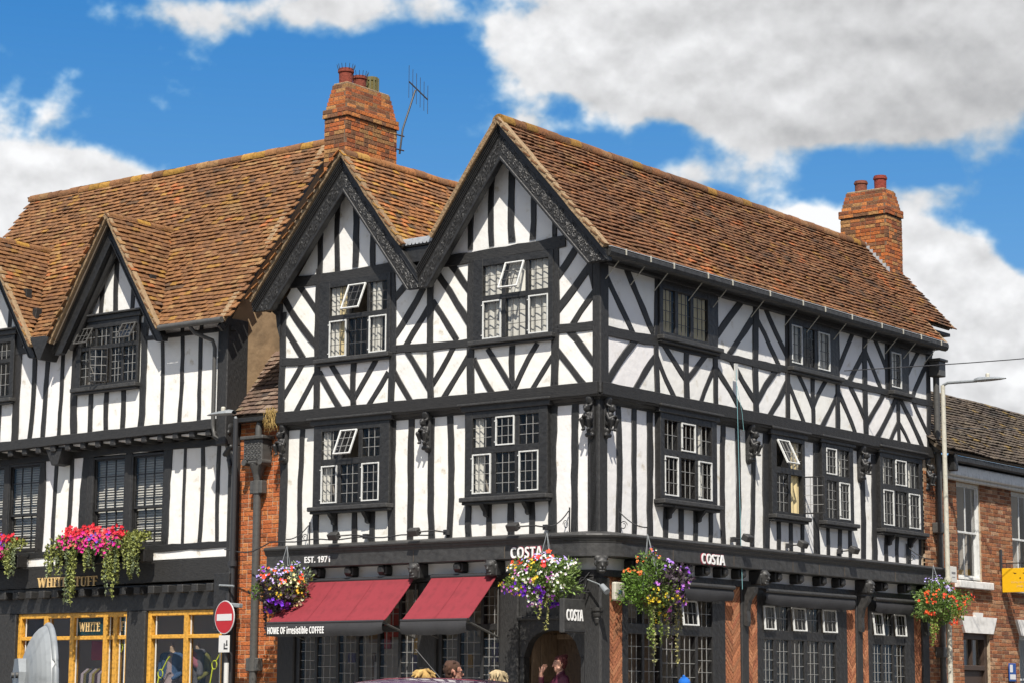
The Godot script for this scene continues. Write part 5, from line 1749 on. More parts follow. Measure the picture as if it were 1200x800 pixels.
func oak_front(b: Node3D, fr: Transform3D, u0: float, u1: float, mull: Array, tr: float):
	var w := holder(b, "shop_window", fr)
	var mb := MB.new()
	mb.bx(Vector3(u0, .5, -.12), Vector3(u0 + .085, 3.0, .03), Color.WHITE, .008)
	mb.bx(Vector3(u1 - .085, .5, -.12), Vector3(u1, 3.0, .03), Color.WHITE, .008)
	mb.bx(Vector3(u0 + .085, 2.91, -.12), Vector3(u1 - .085, 3.0, .025), Color.WHITE, .008)
	mb.bx(Vector3(u0 + .085, tr - .04, -.12), Vector3(u1 - .085, tr + .03, .022), Color.WHITE, .008)
	mb.bx(Vector3(u0 + .085, .5, -.12), Vector3(u1 - .085, .62, .025), Color.WHITE, .008)
	part(w, "frame", mb.mesh(), M.oak)
	for m in mull:
		mb = MB.new()
		mb.bx(Vector3(m - .055, .5, -.11), Vector3(m + .055, 2.96, .028), Color(.9, .9, .9), .008)
		part(w, "mullion", mb.mesh(), M.oak)
	var e := [u0 + .085]
	for m in mull: e.append(m)
	e.append(u1 - .085)
	for i in e.size() - 1:
		for q in [[.6, tr - .03], [tr + .02, 2.93]]:
			mb = MB.new()
			mb.bx(Vector3(e[i] + .02, q[0], -.055), Vector3(e[i + 1] - .02, q[1], -.050))
			part(w, "pane", mb.mesh(), M.glass)
			for s in [e[i] + .06, e[i + 1] - .08]:
				mb = MB.new()
				mb.bx(Vector3(s, q[0], -.045), Vector3(s + .02, q[1], -.03))
				part(w, "glazing_bead", mb.mesh(), M.curtain)
	mb = MB.new()
	mb.bx(Vector3(u0, .12, -.12), Vector3(u1, .5, .01), Color.WHITE, .01)
	part(w, "stall_riser", mb.mesh(), M.oak)

# ---------------------------------------------------------------- passage wall, brick house, ground
func passage_wall():
	var b := thing("brick_passage_wall", "narrow orange brick wall with a little tiled roof squeezed between the two timbered buildings", "wall", Vector3(-7.2, 0, -.35))
	b.position = Vector3.ZERO
	var fr := front_frame(-.22)
	var mb := MB.new()
	mb.bx(Vector3(-7.76, 0, -.45), Vector3(-6.62, 6.26, -.224))
	part(b, "mortar_core", mb.mesh(), M.mortar)
	brick_face(b, fr, -7.74, -6.60, 2.30, 6.26, PAL_BRICK, 811, true)
	brick_face(b, fr, -7.74, -6.60, .02, 2.30, PAL_BRICK, 812, false)
	var roof := holder(b, "roof")
	tiled_slope(roof, slope_frame(Vector3(-7.78, 6.28, -.06), Vector3(1, 0, 0), Vector3(0, 1.0, -.80)), PackedVector2Array([Vector2(0, 0), Vector2(1.15, 0), Vector2(1.15, 1.6), Vector2(0, 1.6)]), [Color(.06, .045, .036), Color(.12, .08, .06), Color(.16, .105, .075), Color(.22, .16, .12), Color(.20, .12, .08), Color(.25, .2, .12)], 29, 40)
	mb = MB.new()
	mb.bx(Vector3(-7.76, 6.18, -.16), Vector3(-6.62, 6.26, -.02), Color(3, 2.5, 2), .01)
	part(b, "eaves_board", mb.mesh(), M.black)
	# tuft of straw caught in the corner
	var t := thing("straw_tuft", "tuft of pale straw hanging at the eaves beside the corner of the timbered building", "straw", Vector3(-6.80, 6.25, .03))
	mb = MB.new()
	r_seed(5)
	for i in 170:
		var p := Vector3(rng.randf_range(-.14, .14), rng.randf_range(-.16, .14), rng.randf_range(-.05, .06))
		var d := Vector3(rng.randf_range(-.05, .05), rng.randf_range(-.16, -.06), rng.randf_range(-.03, .04))
		var k := rng.randf_range(.6, 1.2)
		mb.tube([p, p + d], .006, 3, Color(.42 * k, .29 * k, .10 * k), .002)
	stuff(part(t, "straw", mb.mesh(), M.cloth))

func brick_house():
	var b := thing("brick_house", "red brick house with white sash windows and a lichened tile roof beyond the timbered building", "house", Vector3(0, 0, -12))
	b.position = Vector3.ZERO
	var rf := right_frame(-.02)
	var pal := [Color(.24, .085, .035), Color(.30, .115, .045), Color(.19, .075, .038), Color(.33, .17, .085), Color(.27, .10, .04), Color(.36, .21, .12)]
	var holes := [[12.20, 13.24, 3.80, 5.72], [14.72, 15.76, 3.80, 5.72], [12.34, 13.52, 0.1, 2.80], [14.9, 16.0, .9, 2.80]]
	var mb := MB.new()
	# wall core around the openings
	var polys := [PackedVector2Array([Vector2(10.8, 0), Vector2(19.0, 0), Vector2(19.0, 6.2), Vector2(10.8, 6.2)])]
	mb.bx(Vector3(10.8, 0, -.30), Vector3(12.20, 6.2, -.004)); mb.bx(Vector3(16.0, 0, -.30), Vector3(19.0, 6.2, -.004))
	mb.bx(Vector3(12.20, 5.72, -.30), Vector3(16.0, 6.2, -.004)); mb.bx(Vector3(12.20, 2.80, -.30), Vector3(16.0, 3.80, -.004))
	mb.bx(Vector3(13.24, 3.80, -.30), Vector3(14.72, 5.72, -.004)); mb.bx(Vector3(15.76, 3.8, -.30), Vector3(16.0, 5.72, -.004))
	mb.bx(Vector3(12.2, 0, -.3), Vector3(12.34, 2.8, -.004)); mb.bx(Vector3(13.52, 0, -.3), Vector3(14.9, 2.8, -.004)); mb.bx(Vector3(14.9, 0, -.3), Vector3(16, .9, -.004))
	part(b, "wall", mb.mesh(), M.mortar, rf)
	brick_face(b, rf, 10.80, 17.5, 1.2, 5.86, pal, 821, false, holes)
	for q in [[12.20, 13.24], [14.72, 15.76]]:
		var w: Node3D = sash_window(b, right_frame(-.06), q[0], q[1], 3.84, 4.74, 5.72, 2, 1, M.white, false, .03)
		mb = MB.new()
		mb.bx(Vector3(q[0] - .18, 3.66, -.1), Vector3(q[1] + .30, 3.80, .16), Color.WHITE, .01)
		part(w, "sill", mb.mesh(), M.stone)
	for q in [[12.14, 13.76], [14.72, 16.2]]:
		mb = MB.new()
		mb.poly(PackedVector2Array([Vector2(q[0] + .18, 2.80), Vector2(q[1] - .18, 2.80), Vector2(q[1], 3.12), Vector2((q[0] + q[1]) * .5 + .16, 3.12), Vector2((q[0] + q[1]) * .5 + .18, 3.20), Vector2((q[0] + q[1]) * .5 - .18, 3.20), Vector2((q[0] + q[1]) * .5 - .16, 3.12), Vector2(q[0], 3.12)]), -.06, .06)
		part(b, "keystone_lintel", mb.mesh(), M.stone, rf)
	var d := holder(b, "door", rf)
	mb = MB.new()
	mb.bx(Vector3(12.34, .1, -.2), Vector3(12.46, 2.8, -.06), Color.WHITE, .01); mb.bx(Vector3(13.40, .1, -.2), Vector3(13.52, 2.8, -.06), Color.WHITE, .01); mb.bx(Vector3(12.46, 2.68, -.2), Vector3(13.40, 2.8, -.06), Color.WHITE, .01); mb.bx(Vector3(12.46, 2.08, -.2), Vector3(13.40, 2.18, -.06), Color.WHITE, .01)
	mb.bx(Vector3(12.46, .1, -.18), Vector3(13.40, 2.08, -.12), Color(1.3, 1.2, 1.1), .01); mb.bx(Vector3(12.9, 2.18, -.18), Vector3(12.95, 2.68, -.1))
	part(d, "frame", mb.mesh(), M.brown)
	mb = MB.new()
	mb.bx(Vector3(12.46, 2.18, -.16), Vector3(13.40, 2.68, -.155))
	part(d, "pane", mb.mesh(), M.glass)
	mb = MB.new()
	mb.bx(Vector3(12.34, .1, -.5), Vector3(13.52, 2.8, -.45)); mb.bx(Vector3(14.9, .9, -.5), Vector3(16.0, 2.8, -.45))
	part(b, "hallway_wall", mb.mesh(), M.room, rf)
	sash_window(b, right_frame(-.06), 14.9, 16.0, .9, 1.9, 2.80, 2, 1, M.white, false, .03)
	# cornice, gutter, roof
	mb = MB.new()
	mb.bx(Vector3(11.55, 5.80, -.1), Vector3(19, 6.02, .20), Color.WHITE, .02)
	mb.bx(Vector3(11.55, 5.74, -.1), Vector3(19, 5.80, .12), Color.WHITE, .01)
	part(b, "cornice", mb.mesh(), M.white, rf)
	mb = MB.new()
	mb.bx(Vector3(11.50, 6.05, .05), Vector3(19, 6.17, .32), Color.WHITE, .02)
	mb.bx(Vector3(11.48, 5.86, .18), Vector3(11.62, 6.2, .34), Color.WHITE, .02)
	part(b, "gutter", mb.mesh(), M.black, rf)
	var roof := holder(b, "roof")
	tiled_slope(roof, slope_frame(Vector3(.32, 6.22, -11.0), Vector3(0, 0, -1), Vector3(-1.0, .80, 0)), PackedVector2Array([Vector2(0, 0), Vector2(9.5, 0), Vector2(9.5, 2.6), Vector2(0, 2.6)]), [Color(.05, .042, .032), Color(.085, .066, .05), Color(.11, .085, .06), Color(.14, .11, .08), Color(.10, .075, .05), Color(.26, .17, .035)], 30, 0, null, .17, .12)
	mb = MB.new()
	mb.poly(PackedVector2Array([Vector2(.0, 6.15), Vector2(-2.1, 7.75), Vector2(-4.0, 6.15)]), 11.35, 11.45, Color.WHITE, Transform3D(Basis(Vector3(1, 0, 0), Vector3.UP, Vector3(0, 0, -1)), Vector3.ZERO))
	part(b, "gable_end", mb.mesh(), M.render)
	# projecting yellow board
	var s := thing("yellow_hanging_sign", "bright yellow board with a dog's face hanging from a bracket on the brick house", "sign", Vector3(0, 3.6, -14.1))
	mb = MB.new()
	mb.bx(Vector3(0.02, 0.04, -.004), Vector3(.78, .52, .012), Color(.72, .42, .004), .005)
	part(s, "board", mb.mesh(), M.paint)
	mb = MB.new()
	mb.bx(Vector3(-.02, .50, -.03), Vector3(.02, .90, .03)); mb.tube([Vector3(0, .62, 0), Vector3(.85, .62, 0)], .012, 6)
	for u in [.12, .68]: mb.tube([Vector3(u, .62, 0), Vector3(u, .52, 0)], .008, 5)
	part(s, "bracket", mb.mesh(), M.iron)
	mb = MB.new()
	for e in [-1, 1]:
		mb.poly(PackedVector2Array([Vector2(.40 + e * .06, .42), Vector2(.40 + e * .15, .435), Vector2(.40 + e * .10, .40)]), .0125, .0145, Color(.05, .015, .005))
	mb.lathe(Transform3D(Basis(Vector3.RIGHT, PI / 2), Vector3(.41, .32, .0125)), [Vector2(0, .003), Vector2(.016, .003), Vector2(.016, 0)], 10, Color(.05, .015, .005))
	part(s, "dog_face", mb.mesh(), M.paint)
	text_part(s, "lettering", "Dirty Bread", .045, .36, .003, M.gold, Transform3D(Basis.IDENTITY, Vector3(.40, .235, .014)), false, false)
	text_part(s, "lettering", "pug", .045, .13, .003, M.gold, Transform3D(Basis.IDENTITY, Vector3(.40, .155, .014)), false, false)
	var pk := thing("parking_plate", "small blue and white parking plate on the brick wall at the right edge", "sign", Vector3(.02, 1.88, -14.42))
	mb = MB.new()
	mb.bx(Vector3(0, 0, -.16), Vector3(.02, .36, .16), Color(.02, .08, .30), .006)
	mb.bx(Vector3(.02, .04, -.13), Vector3(.023, .14, .13), Color(.7, .7, .7)); mb.bx(Vector3(.02, .18, .0), Vector3(.023, .33, .13), Color(.7, .7, .7))
	part(pk, "plate", mb.mesh(), M.paint)
	var np := thing("wall_plate", "small pale notice plate on the pole above the orange flower basket", "sign", Vector3(.42, 3.70, -11.05))
	mb = MB.new()
	mb.bx(Vector3(-.01, 0, -.14), Vector3(.01, .30, .14), Color(.62, .62, .58), .006)
	mb.bx(Vector3(.011, .16, -.08), Vector3(.013, .2, .08), Color(.2, .2, .2)); mb.bx(Vector3(.011, .09, -.06), Vector3(.013, .11, .06), Color(.3, .3, .3))
	part(np, "plate", mb.mesh(), M.paint)

func ground():
	var mb := MB.new()
	mb.quad(Vector3(-400, 0, 400), Vector3(400, 0, 400), Vector3(400, 0, -400), Vector3(-400, 0, -400))
	structure("road", mb.mesh(), M.asphalt)
	mb = MB.new()
	mb.poly(PackedVector2Array([Vector2(-30, 12), Vector2(-30, -8.3), Vector2(2.6, -8.3), Vector2(3.6, -7.9), Vector2(4.2, -7.0), Vector2(4.2, 30), Vector2(3.5, 30), Vector2(3.5, 12)]), .02, .12, Color.WHITE, Transform3D(Basis(Vector3.RIGHT, -PI / 2), Vector3.ZERO))
	structure("pavement", mb.mesh(), M.paving)
	mb = MB.new()
	mb.bx(Vector3(-30, .0, 8.3), Vector3(2.6, .124, 8.45), Color(1.3, 1.3, 1.3), .015)
	mb.bx(Vector3(4.2, .0, -30), Vector3(4.35, .124, 7.0), Color(1.3, 1.3, 1.3), .015)
	structure("kerb", mb.mesh(), M.paving)

# ---------------------------------------------------------------- houses across the street: what the glass mirrors
func far_house(label: String, fr: Transform3D, w: float, h: float, pal: Color, sd: int):
	var b := thing("terrace_house", label, "house", Vector3.ZERO, 0, "brick houses across the street")
	b.transform = fr
	var mb := MB.new()
	var nw := int(w / 2.3)
	mb.bx(Vector3(0, 0, -6), Vector3(w, h, -.12), pal)
	part(b, "wall", mb.mesh(), M.mortar)
	for r in 4:
		var y := 1.0 + r * (h - .6) / 4.0
		for i in nw:
			var u := (i + .5) * w / nw
			var wd := holder(b, "window", Transform3D(Basis.IDENTITY, Vector3(u, y, 0)))
			mb = MB.new()
			mb.bx(Vector3(-.55, 0, -.12), Vector3(.55, 1.5, -.02), Color(1, 1, 1), .02)
			part(wd, "frame", mb.mesh(), M.white)
			mb = MB.new()
			mb.bx(Vector3(-.47, .08, -.02), Vector3(.47, 1.42, .0))
			part(wd, "blind", mb.mesh(), M.curtain)
			mb = MB.new()
			mb.quad(Vector3(-.47, .08, .02), Vector3(.47, .08, .02), Vector3(.47, 1.42, .02), Vector3(-.47, 1.42, .02))
			part(wd, "pane", mb.mesh(), M.glass)
	mb = MB.new()
	mb.quad(Vector3(-.2, h, .3), Vector3(w + .2, h, .3), Vector3(w + .2, h + 2.2, -3), Vector3(-.2, h + 2.2, -3), Color(.14, .09, .06))
	mb.quad(Vector3(w + .2, h, -6.3), Vector3(-.2, h, -6.3), Vector3(-.2, h + 2.2, -3), Vector3(w + .2, h + 2.2, -3), Color(.14, .09, .06))
	part(b, "roof", mb.mesh(), M.tile)

func across_the_street():
	var back := Basis(Vector3.UP, PI)
	var tones := [Color(.55, .33, .22), Color(.75, .70, .62), Color(.50, .28, .18), Color(.62, .42, .3), Color(.8, .76, .7), Color(.5, .3, .2)]
	var names := ["red brick house facing the square behind the camera", "pale rendered house facing the square behind the camera", "dark brick house facing the square behind the camera", "brown brick house facing the square behind the camera", "cream house facing the square behind the camera", "tall brick house facing the square behind the camera"]
	var x := 46.0
	for i in 6:
		var w := 11.0 + 2.0 * hash01(i * 3)
		far_house(names[i], Transform3D(back, Vector3(x, 0, 42)), w, 11.5 + 2.4 * hash01(i * 7 + 1), tones[i], i)
		x -= w + .05
	var side := Basis(Vector3(0, 0, 1), Vector3.UP, Vector3(-1, 0, 0))
	var n2 := ["brick house on the right hand street, nearest the square", "pale house on the right hand street", "brown house further along the right hand street", "red house at the far end of the right hand street"]
	var z := -48.0
	for i in 4:
		var w := 13.0 + 2.0 * hash01(i * 5)
		far_house(n2[3 - i], Transform3D(side, Vector3(27, 0, z)), w, 11.0 + 2.0 * hash01(i * 9 + 2), tones[(i + 2) % 6], 20 + i)
		z += w + .05

# ---------------------------------------------------------------- flowers
func add_leaf(mb: MB, p: Vector3, d: Vector3, n: Vector3, l: float, w: float, col: Color):
	var s := d.cross(n).normalized() * w * .5
	var nn := n.normalized() * l * .12
	mb.tri(p, p + d * l * .45 + s + nn, p + d * l, col)
	mb.tri(p, p + d * l, p + d * l * .45 - s + nn, col)

func add_flower(mb: MB, p: Vector3, n: Vector3, r: float, col: Color, petals := 5):
	var a := n.cross(Vector3(.3, 1, .2)).normalized()
	var b := n.cross(a).normalized()
	var k0 := rng.randf() * TAU
	for i in petals:
		var t0 := k0 + TAU * i / petals
		var t1 := k0 + TAU * (i + .5) / petals
		var t2 := k0 + TAU * (i + 1) / petals
		var q := n * r * .35
		var c := Color(col.r * rng.randf_range(.8, 1.15), col.g * rng.randf_range(.8, 1.15), col.b * rng.randf_range(.8, 1.15))
		mb.tri(p, p + (a * cos(t0) + b * sin(t0)) * r * .62 + q * .6, p + (a * cos(t1) + b * sin(t1)) * r + q, c)
		mb.tri(p, p + (a * cos(t1) + b * sin(t1)) * r + q, p + (a * cos(t2) + b * sin(t2)) * r * .62 + q * .6, c)

func lump(d: Vector3, sd: int) -> float:
	return 0.95 + .16 * sin(d.x * 4.0 + sd) * cos(d.y * 3.0 + d.z * 3.0 + sd * 2) + .12 * sin(d.y * 7.0 + d.x * 5.0 + sd) + .09 * sin(d.z * 11.0 - d.x * 9.0 + sd)

func rdir() -> Vector3:
	var v := Vector3(rng.randfn(), rng.randfn(), rng.randfn())
	return v.normalized()

# zones: [[name, direction, spread(-1..1 dot), radius, count, [colours]] ...]
func hanging_basket(label: String, at: Vector3, rad: Vector3, greens: Array, zones: Array, trails: Array, hook: Vector3, sd: int):
	var b := thing("hanging_basket", label, "flower basket", at, 0, "hanging flower baskets along the shopfronts")
	r_seed(sd)
	var mb := MB.new()
	mb.lathe(Transform3D(Basis.IDENTITY, Vector3(0, -rad.y * .35, 0)), [Vector2(.02, -.16), Vector2(.12, -.14), Vector2(.19, -.05), Vector2(.22, .06), Vector2(.20, .06)], 16, Color(.10, .06, .03))
	part(b, "basket", mb.mesh(), M.cloth)
	mb = MB.new()
	for i in 4:
		var t := TAU * i / 4 + .4
		mb.tube([Vector3(cos(t) * .21, -rad.y * .3, sin(t) * .21), hook - at], .006, 4)
	part(b, "chain", mb.mesh(), M.grey_metal)
	mb = MB.new()
	for i in 4200:
		var d := rdir()
		var f := pow(rng.randf(), .30) * lump(d, sd)
		var p := d * rad * f
		if p.y < 0: p.y *= .85
		var g := 0
		var best := -2.0
		for k in greens.size():
			var q: float = d.dot(greens[k][0]) + rng.randf_range(-.35, .35)
			if q > best:
				best = q; g = k
		var c: Color = greens[g][1]
		var m := rng.randf_range(.55, 1.35)
		var dir := (d * .7 + rdir() * .7 + Vector3(0, .25, 0)).normalized()
		var sz: float = greens[g][2] * rng.randf_range(.7, 1.3)
		add_leaf(mb, p, dir, (d + rdir() * .5), sz, sz * greens[g][3], Color(c.r * m, c.g * m, c.b * m))
	stuff(part(b, "foliage", mb.mesh(), M.leaf))
	for z in zones:
		mb = MB.new()
		var dc := Vector3.UP
		for i in int(z[4] * .62):
			if i % 5 == 0:
				dc = rdir()
				var tries := 0
				while dc.dot(z[1].normalized()) < z[2] and tries < 80:
					dc = rdir(); tries += 1
				if tries >= 80: dc = z[1].normalized()
			var d := (dc + rdir() * .13).normalized()
			var p: Vector3 = d * rad * rng.randf_range(.92, 1.08) * lump(d, sd)
			var cs: Array = z[5]
			add_flower(mb, p, (d + rdir() * .45 + Vector3(.25, .1, .3)).normalized(), z[3] * rng.randf_range(.55, 1.1), cs[rng.randi() % cs.size()])
		stuff(part(b, z[0], mb.mesh(), M.petal))
	for t in trails: trailing_stem(b, t[0], t[1], t[2], t[3])

func trailing_stem(b: Node3D, p: Vector3, len: float, col: Color, n: int):
	var mb := MB.new()
	var pts := []
	var q := p
	for i in 12:
		pts.append(q)
		q += Vector3(rng.randf_range(-.012, .012), -len / 12, rng.randf_range(-.012, .012))
	mb.tube(pts, .005, 4, Color(.10, .11, .04))
	for i in n:
		var t := rng.randf()
		var c: Vector3 = pts[int(t * 11)]
		var m := rng.randf_range(.6, 1.3)
		add_leaf(mb, c + rdir() * .012, (rdir() + Vector3(0, -.3, 0)).normalized(), rdir(), rng.randf_range(.03, .055), .035, Color(col.r * m, col.g * m, col.b * m))
	part(b, "trailing_stem", mb.mesh(), M.leaf)

func window_box(label: String, x0: float, x1: float, y: float, z: float, sd: int, trail_x: Array, ext := 1.0):
	var b := thing("flower_box", label, "flower box", Vector3((x0 + x1) * .5, y, z), 0, "flower boxes under the shop's sash windows")
	r_seed(sd)
	var hw := (x1 - x0) * .5
	var mb := MB.new()
	mb.bx(Vector3(-hw, -.36, -.12), Vector3(hw, -.14, .12), Color(.3, .25, .2), .01)
	part(b, "trough", mb.mesh(), M.black)
	mb = MB.new()
	for i in 2200:
		var p := Vector3(rng.randf_range(-hw, hw), 0, 0)
		var a := rng.randf_range(-.9, 2.6)
		var r := .24 * pow(rng.randf(), .35)
		p += Vector3(0, sin(a) * r * 1.0 - .05, cos(a) * r + .05)
		var m := rng.randf_range(.5, 1.3)
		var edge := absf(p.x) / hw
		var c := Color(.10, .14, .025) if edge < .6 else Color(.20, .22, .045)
		add_leaf(mb, p, (rdir() + Vector3(0, .2, .5)).normalized(), rdir(), rng.randf_range(.04, .075), .045, Color(c.r * m, c.g * m, c.b * m))
	stuff(part(b, "foliage", mb.mesh(), M.leaf))
	var kinds := [["magenta_petunias", Color(.62, .008, .22), 200, -.80, .50, -.14, .12], ["red_geraniums", Color(.52, .006, .02), 150, -.7, .65, .12, .28], ["salmon_flowers", Color(.60, .09, .08), 90, -.6, .4, .0, .2], ["violet_flowers", Color(.14, .06, .42), 60, -.5, .9, -.12, .2]]
	for k in kinds:
		mb = MB.new()
		for c in int(k[2] / 6):
			var cx := rng.randf_range(hw * k[3], minf(hw * k[4] * ext, hw * .92))
			var cy := rng.randf_range(k[5], k[6])
			for i in 9:
				var p := Vector3(cx + rng.randfn() * .06, cy + rng.randfn() * .045, .20 + rng.randf_range(-.05, .10) - maxf(cy, 0) * .35)
				add_flower(mb, p, (Vector3(.3, .3, 1) + rdir() * .5).normalized(), rng.randf_range(.026, .050), k[1])
		stuff(part(b, k[0], mb.mesh(), M.petal))
	for t in trail_x:
		for s in int(t[2]):
			trailing_stem(b, Vector3(t[0] + rng.randfn() * .07, -.02 + rng.randf_range(-.05, .1), .20 + rng.randf_range(-.05, .08)), t[1] * rng.randf_range(.55, 1.0), Color(.24, .27, .07) if s % 3 else Color(.16, .20, .10), int(t[1] * 130))

func flowers():
	var green := Color(.085, .15, .022)
	var lime := Color(.17, .24, .035)
	var dark := Color(.045, .028, .040)
	var grey := Color(.20, .25, .15)
	var up := Vector3(0, 1, 0)
	hanging_basket("basket of purple, orange and cream flowers at the left end of the red awnings", Vector3(-5.96, 3.22, .52), Vector3(.50, .44, .48),
		[[Vector3(-.9, -.1, .3), green, .055, .5], [Vector3(.3, .1, .9), dark, .06, .9], [Vector3(.5, .3, .6), Color(.11, .13, .02), .05, .6], [Vector3(-.2, -.9, .4), dark, .06, .8], [up, grey, .05, .4]],
		[["lilac_flowers", Vector3(0, .95, .3), .55, .024, 230, [Color(.36, .27, .66), Color(.50, .42, .76)]], ["orange_flowers", Vector3(.45, .55, .6), .80, .042, 40, [Color(.80, .09, .012), Color(.75, .045, .02)]],
		["cream_flowers", Vector3(.85, -.05, .5), .80, .034, 65, [Color(.72, .62, .28), Color(.70, .66, .42)]], ["purple_petunias", Vector3(.15, -.85, .5), .72, .042, 60, [Color(.16, .02, .55), Color(.30, .02, .55)]], ["violet_flowers", Vector3(-.1, -.1, 1), .4, .03, 22, [Color(.25, .02, .48)]], ["yellow_flowers", Vector3(.7, .3, .6), .7, .026, 40, [Color(.60, .36, .02)]]],
		[[Vector3(-.25, -.36, .15), .42, dark, 42], [Vector3(-.12, -.40, .2), .36, dark, 40], [Vector3(-.32, -.3, .1), .35, dark, 30]], Vector3(-5.96, 3.98, .46), 301)
	hanging_basket("mixed basket of white, yellow and violet flowers hanging over the arched doorway", Vector3(-.62, 3.26, .55), Vector3(.58, .40, .48),
		[[Vector3(-.8, 0, .4), lime, .055, .4], [Vector3(.9, 0, .4), Color(.16, .24, .055), .075, .28], [Vector3(0, 0, 1), green, .05, .5], [up, green, .05, .4]],
		[["lilac_flowers", Vector3(.25, .95, .2), .72, .024, 140, [Color(.40, .32, .68), Color(.55, .45, .78)]], ["orange_geraniums", Vector3(.1, .70, .65), .80, .048, 42, [Color(.78, .06, .012), Color(.7, .04, .03)]],
		["white_flowers", Vector3(.25, .1, .95), .55, .026, 190, [Color(.72, .72, .68), Color(.62, .62, .55)]], ["yellow_flowers", Vector3(-.35, .2, .9), .75, .024, 110, [Color(.62, .42, .02)]], ["pink_flowers", Vector3(-.1, -.15, 1), .55, .026, 120, [Color(.50, .16, .38), Color(.30, .06, .36)]],
		["purple_petunias", Vector3(-.15, -.85, .6), .74, .042, 90, [Color(.10, .012, .42), Color(.20, .015, .50)]]],
		[[Vector3(.22, -.30, .25), .50, Color(.28, .27, .08), 46], [Vector3(.15, -.32, .3), .28, Color(.28, .27, .08), 26], [Vector3(.05, -.30, .3), .2, lime, 22]], Vector3(-.62, 3.98, .50), 302)
	hanging_basket("tall trailing basket with bright green leaves and dark foliage at the building's corner", Vector3(.55, 3.18, -.62), Vector3(.50, .46, .52),
		[[Vector3(-.4, .1, .9), Color(.10, .19, .02), .05, .5], [Vector3(.5, .3, -.7), dark, .065, .9], [Vector3(.9, .1, -.3), dark, .06, .9], [Vector3(.9, -.4, .2), Color(.09, .14, .02), .05, .5], [up, green, .05, .5]],
		[["orange_flowers", Vector3(-.2, .9, .4), .78, .030, 70, [Color(.72, .12, .015), Color(.75, .2, .05)]], ["lilac_flowers", Vector3(.5, .75, -.4), .72, .028, 90, [Color(.38, .26, .62), Color(.30, .14, .60)]], ["yellow_flowers", Vector3(.75, -.6, .2), .70, .024, 120, [Color(.62, .45, .02)]],
		["violet_flowers", Vector3(.9, .0, -.1), .35, .036, 70, [Color(.24, .05, .52), Color(.42, .14, .50)]], ["pink_flowers", Vector3(.6, -.7, -.3), .80, .032, 30, [Color(.50, .10, .38)]], ["white_flowers", Vector3(.5, .6, -.5), .5, .020, 60, [Color(.6, .6, .5)]]],
		[[Vector3(.15, -.30, .22), .95, Color(.25, .25, .10), 90], [Vector3(.1, -.28, .26), .55, Color(.16, .22, .05), 60], [Vector3(.22, -.30, -.28), .95, Color(.28, .26, .10), 90], [Vector3(.2, -.30, -.08), .5, Color(.22, .24, .08), 50], [Vector3(.15, -.3, .1), .65, lime, 60], [Vector3(.2, -.25, -.45), .45, Color(.25, .22, .12), 40], [Vector3(.2, -.35, -.2), .7, dark, 40], [Vector3(.2, -.3, .34), .7, lime, 60]], Vector3(.46, 3.98, -.60), 303)
	hanging_basket("green basket dotted with small orange flowers at the timbered building's far right end", Vector3(.55, 3.27, -10.15), Vector3(.50, .44, .56),
		[[Vector3(-.3, 0, .9), Color(.14, .22, .05), .06, .35], [Vector3(.8, -.1, -.4), Color(.10, .19, .02), .05, .5], [up, green, .05, .5]],
		[["orange_flowers", Vector3(.75, .1, .5), .35, .034, 140, [Color(.70, .085, .012), Color(.66, .05, .02)]], ["lilac_flowers", Vector3(.2, .95, .0), .75, .024, 130, [Color(.38, .32, .72), Color(.48, .40, .74)]], ["yellow_flowers", Vector3(.5, -.6, -.55), .74, .026, 60, [Color(.62, .42, .02)]], ["crimson_leaves", Vector3(.3, .7, -.6), .85, .04, 14, [Color(.30, .01, .05)]]],
		[[Vector3(.05, -.30, .42), .55, lime, 70], [Vector3(.1, -.30, .36), .40, lime, 60], [Vector3(.1, -.3, .3), .3, lime, 40]], Vector3(.46, 3.98, -10.15), 304)
	window_box("long box of magenta and red flowers under the pair of sash windows", -11.92, -9.60, 4.20, .10, 311, [[-.62, 1.20, 13], [.48, 1.10, 14], [-.12, .55, 8], [1.0, .75, 14], [-1.08, .7, 9]])
	window_box("flower box of magenta flowers cut off by the left edge of the picture", -14.9, -12.95, 4.20, .10, 312, [[.88, .65, 8], [.3, .95, 8], [-.5, .5, 5]], 1.5)
	# scrolled iron brackets the baskets hang from
	for q in [[Transform3D(Basis.IDENTITY, Vector3(-5.96, 3.98, -.08)), "curled iron bracket holding the purple and orange basket"], [Transform3D(Basis.IDENTITY, Vector3(-.62, 3.98, -.08)), "curled iron bracket holding the basket over the doorway"], [Transform3D(Basis(Vector3.UP, PI / 2), Vector3(-.08, 3.98, -.60)), "curled iron bracket holding the tall trailing basket"], [Transform3D(Basis(Vector3.UP, PI / 2), Vector3(-.08, 3.98, -10.15)), "curled iron bracket holding the orange-dotted basket"]]:
		var o := thing("basket_bracket", q[1], "bracket", Vector3.ZERO, 0, "iron brackets for the flower baskets")
		o.transform = q[0]
		var mb := MB.new()
		mb.tube([Vector3(0, .04, 0), Vector3(0, .42, .0)], .012, 5)
		var pts := []
		for i in 15:
			var t := i / 14.0
			pts.append(Vector3(0, .08 + .26 * (1 - t) * (1 - t) + .02, .03 + .53 * t))
		mb.tube(pts, .010, 5)
		pts = []
		for i in 18:
			var t := i / 17.0 * TAU * 1.25
			pts.append(Vector3(0, .15 + sin(t) * (.07 - .04 * i / 17.0), .10 + cos(t) * (.07 - .04 * i / 17.0)))
		mb.tube(pts, .007, 4)
		part(o, "scroll", mb.mesh(), M.iron)

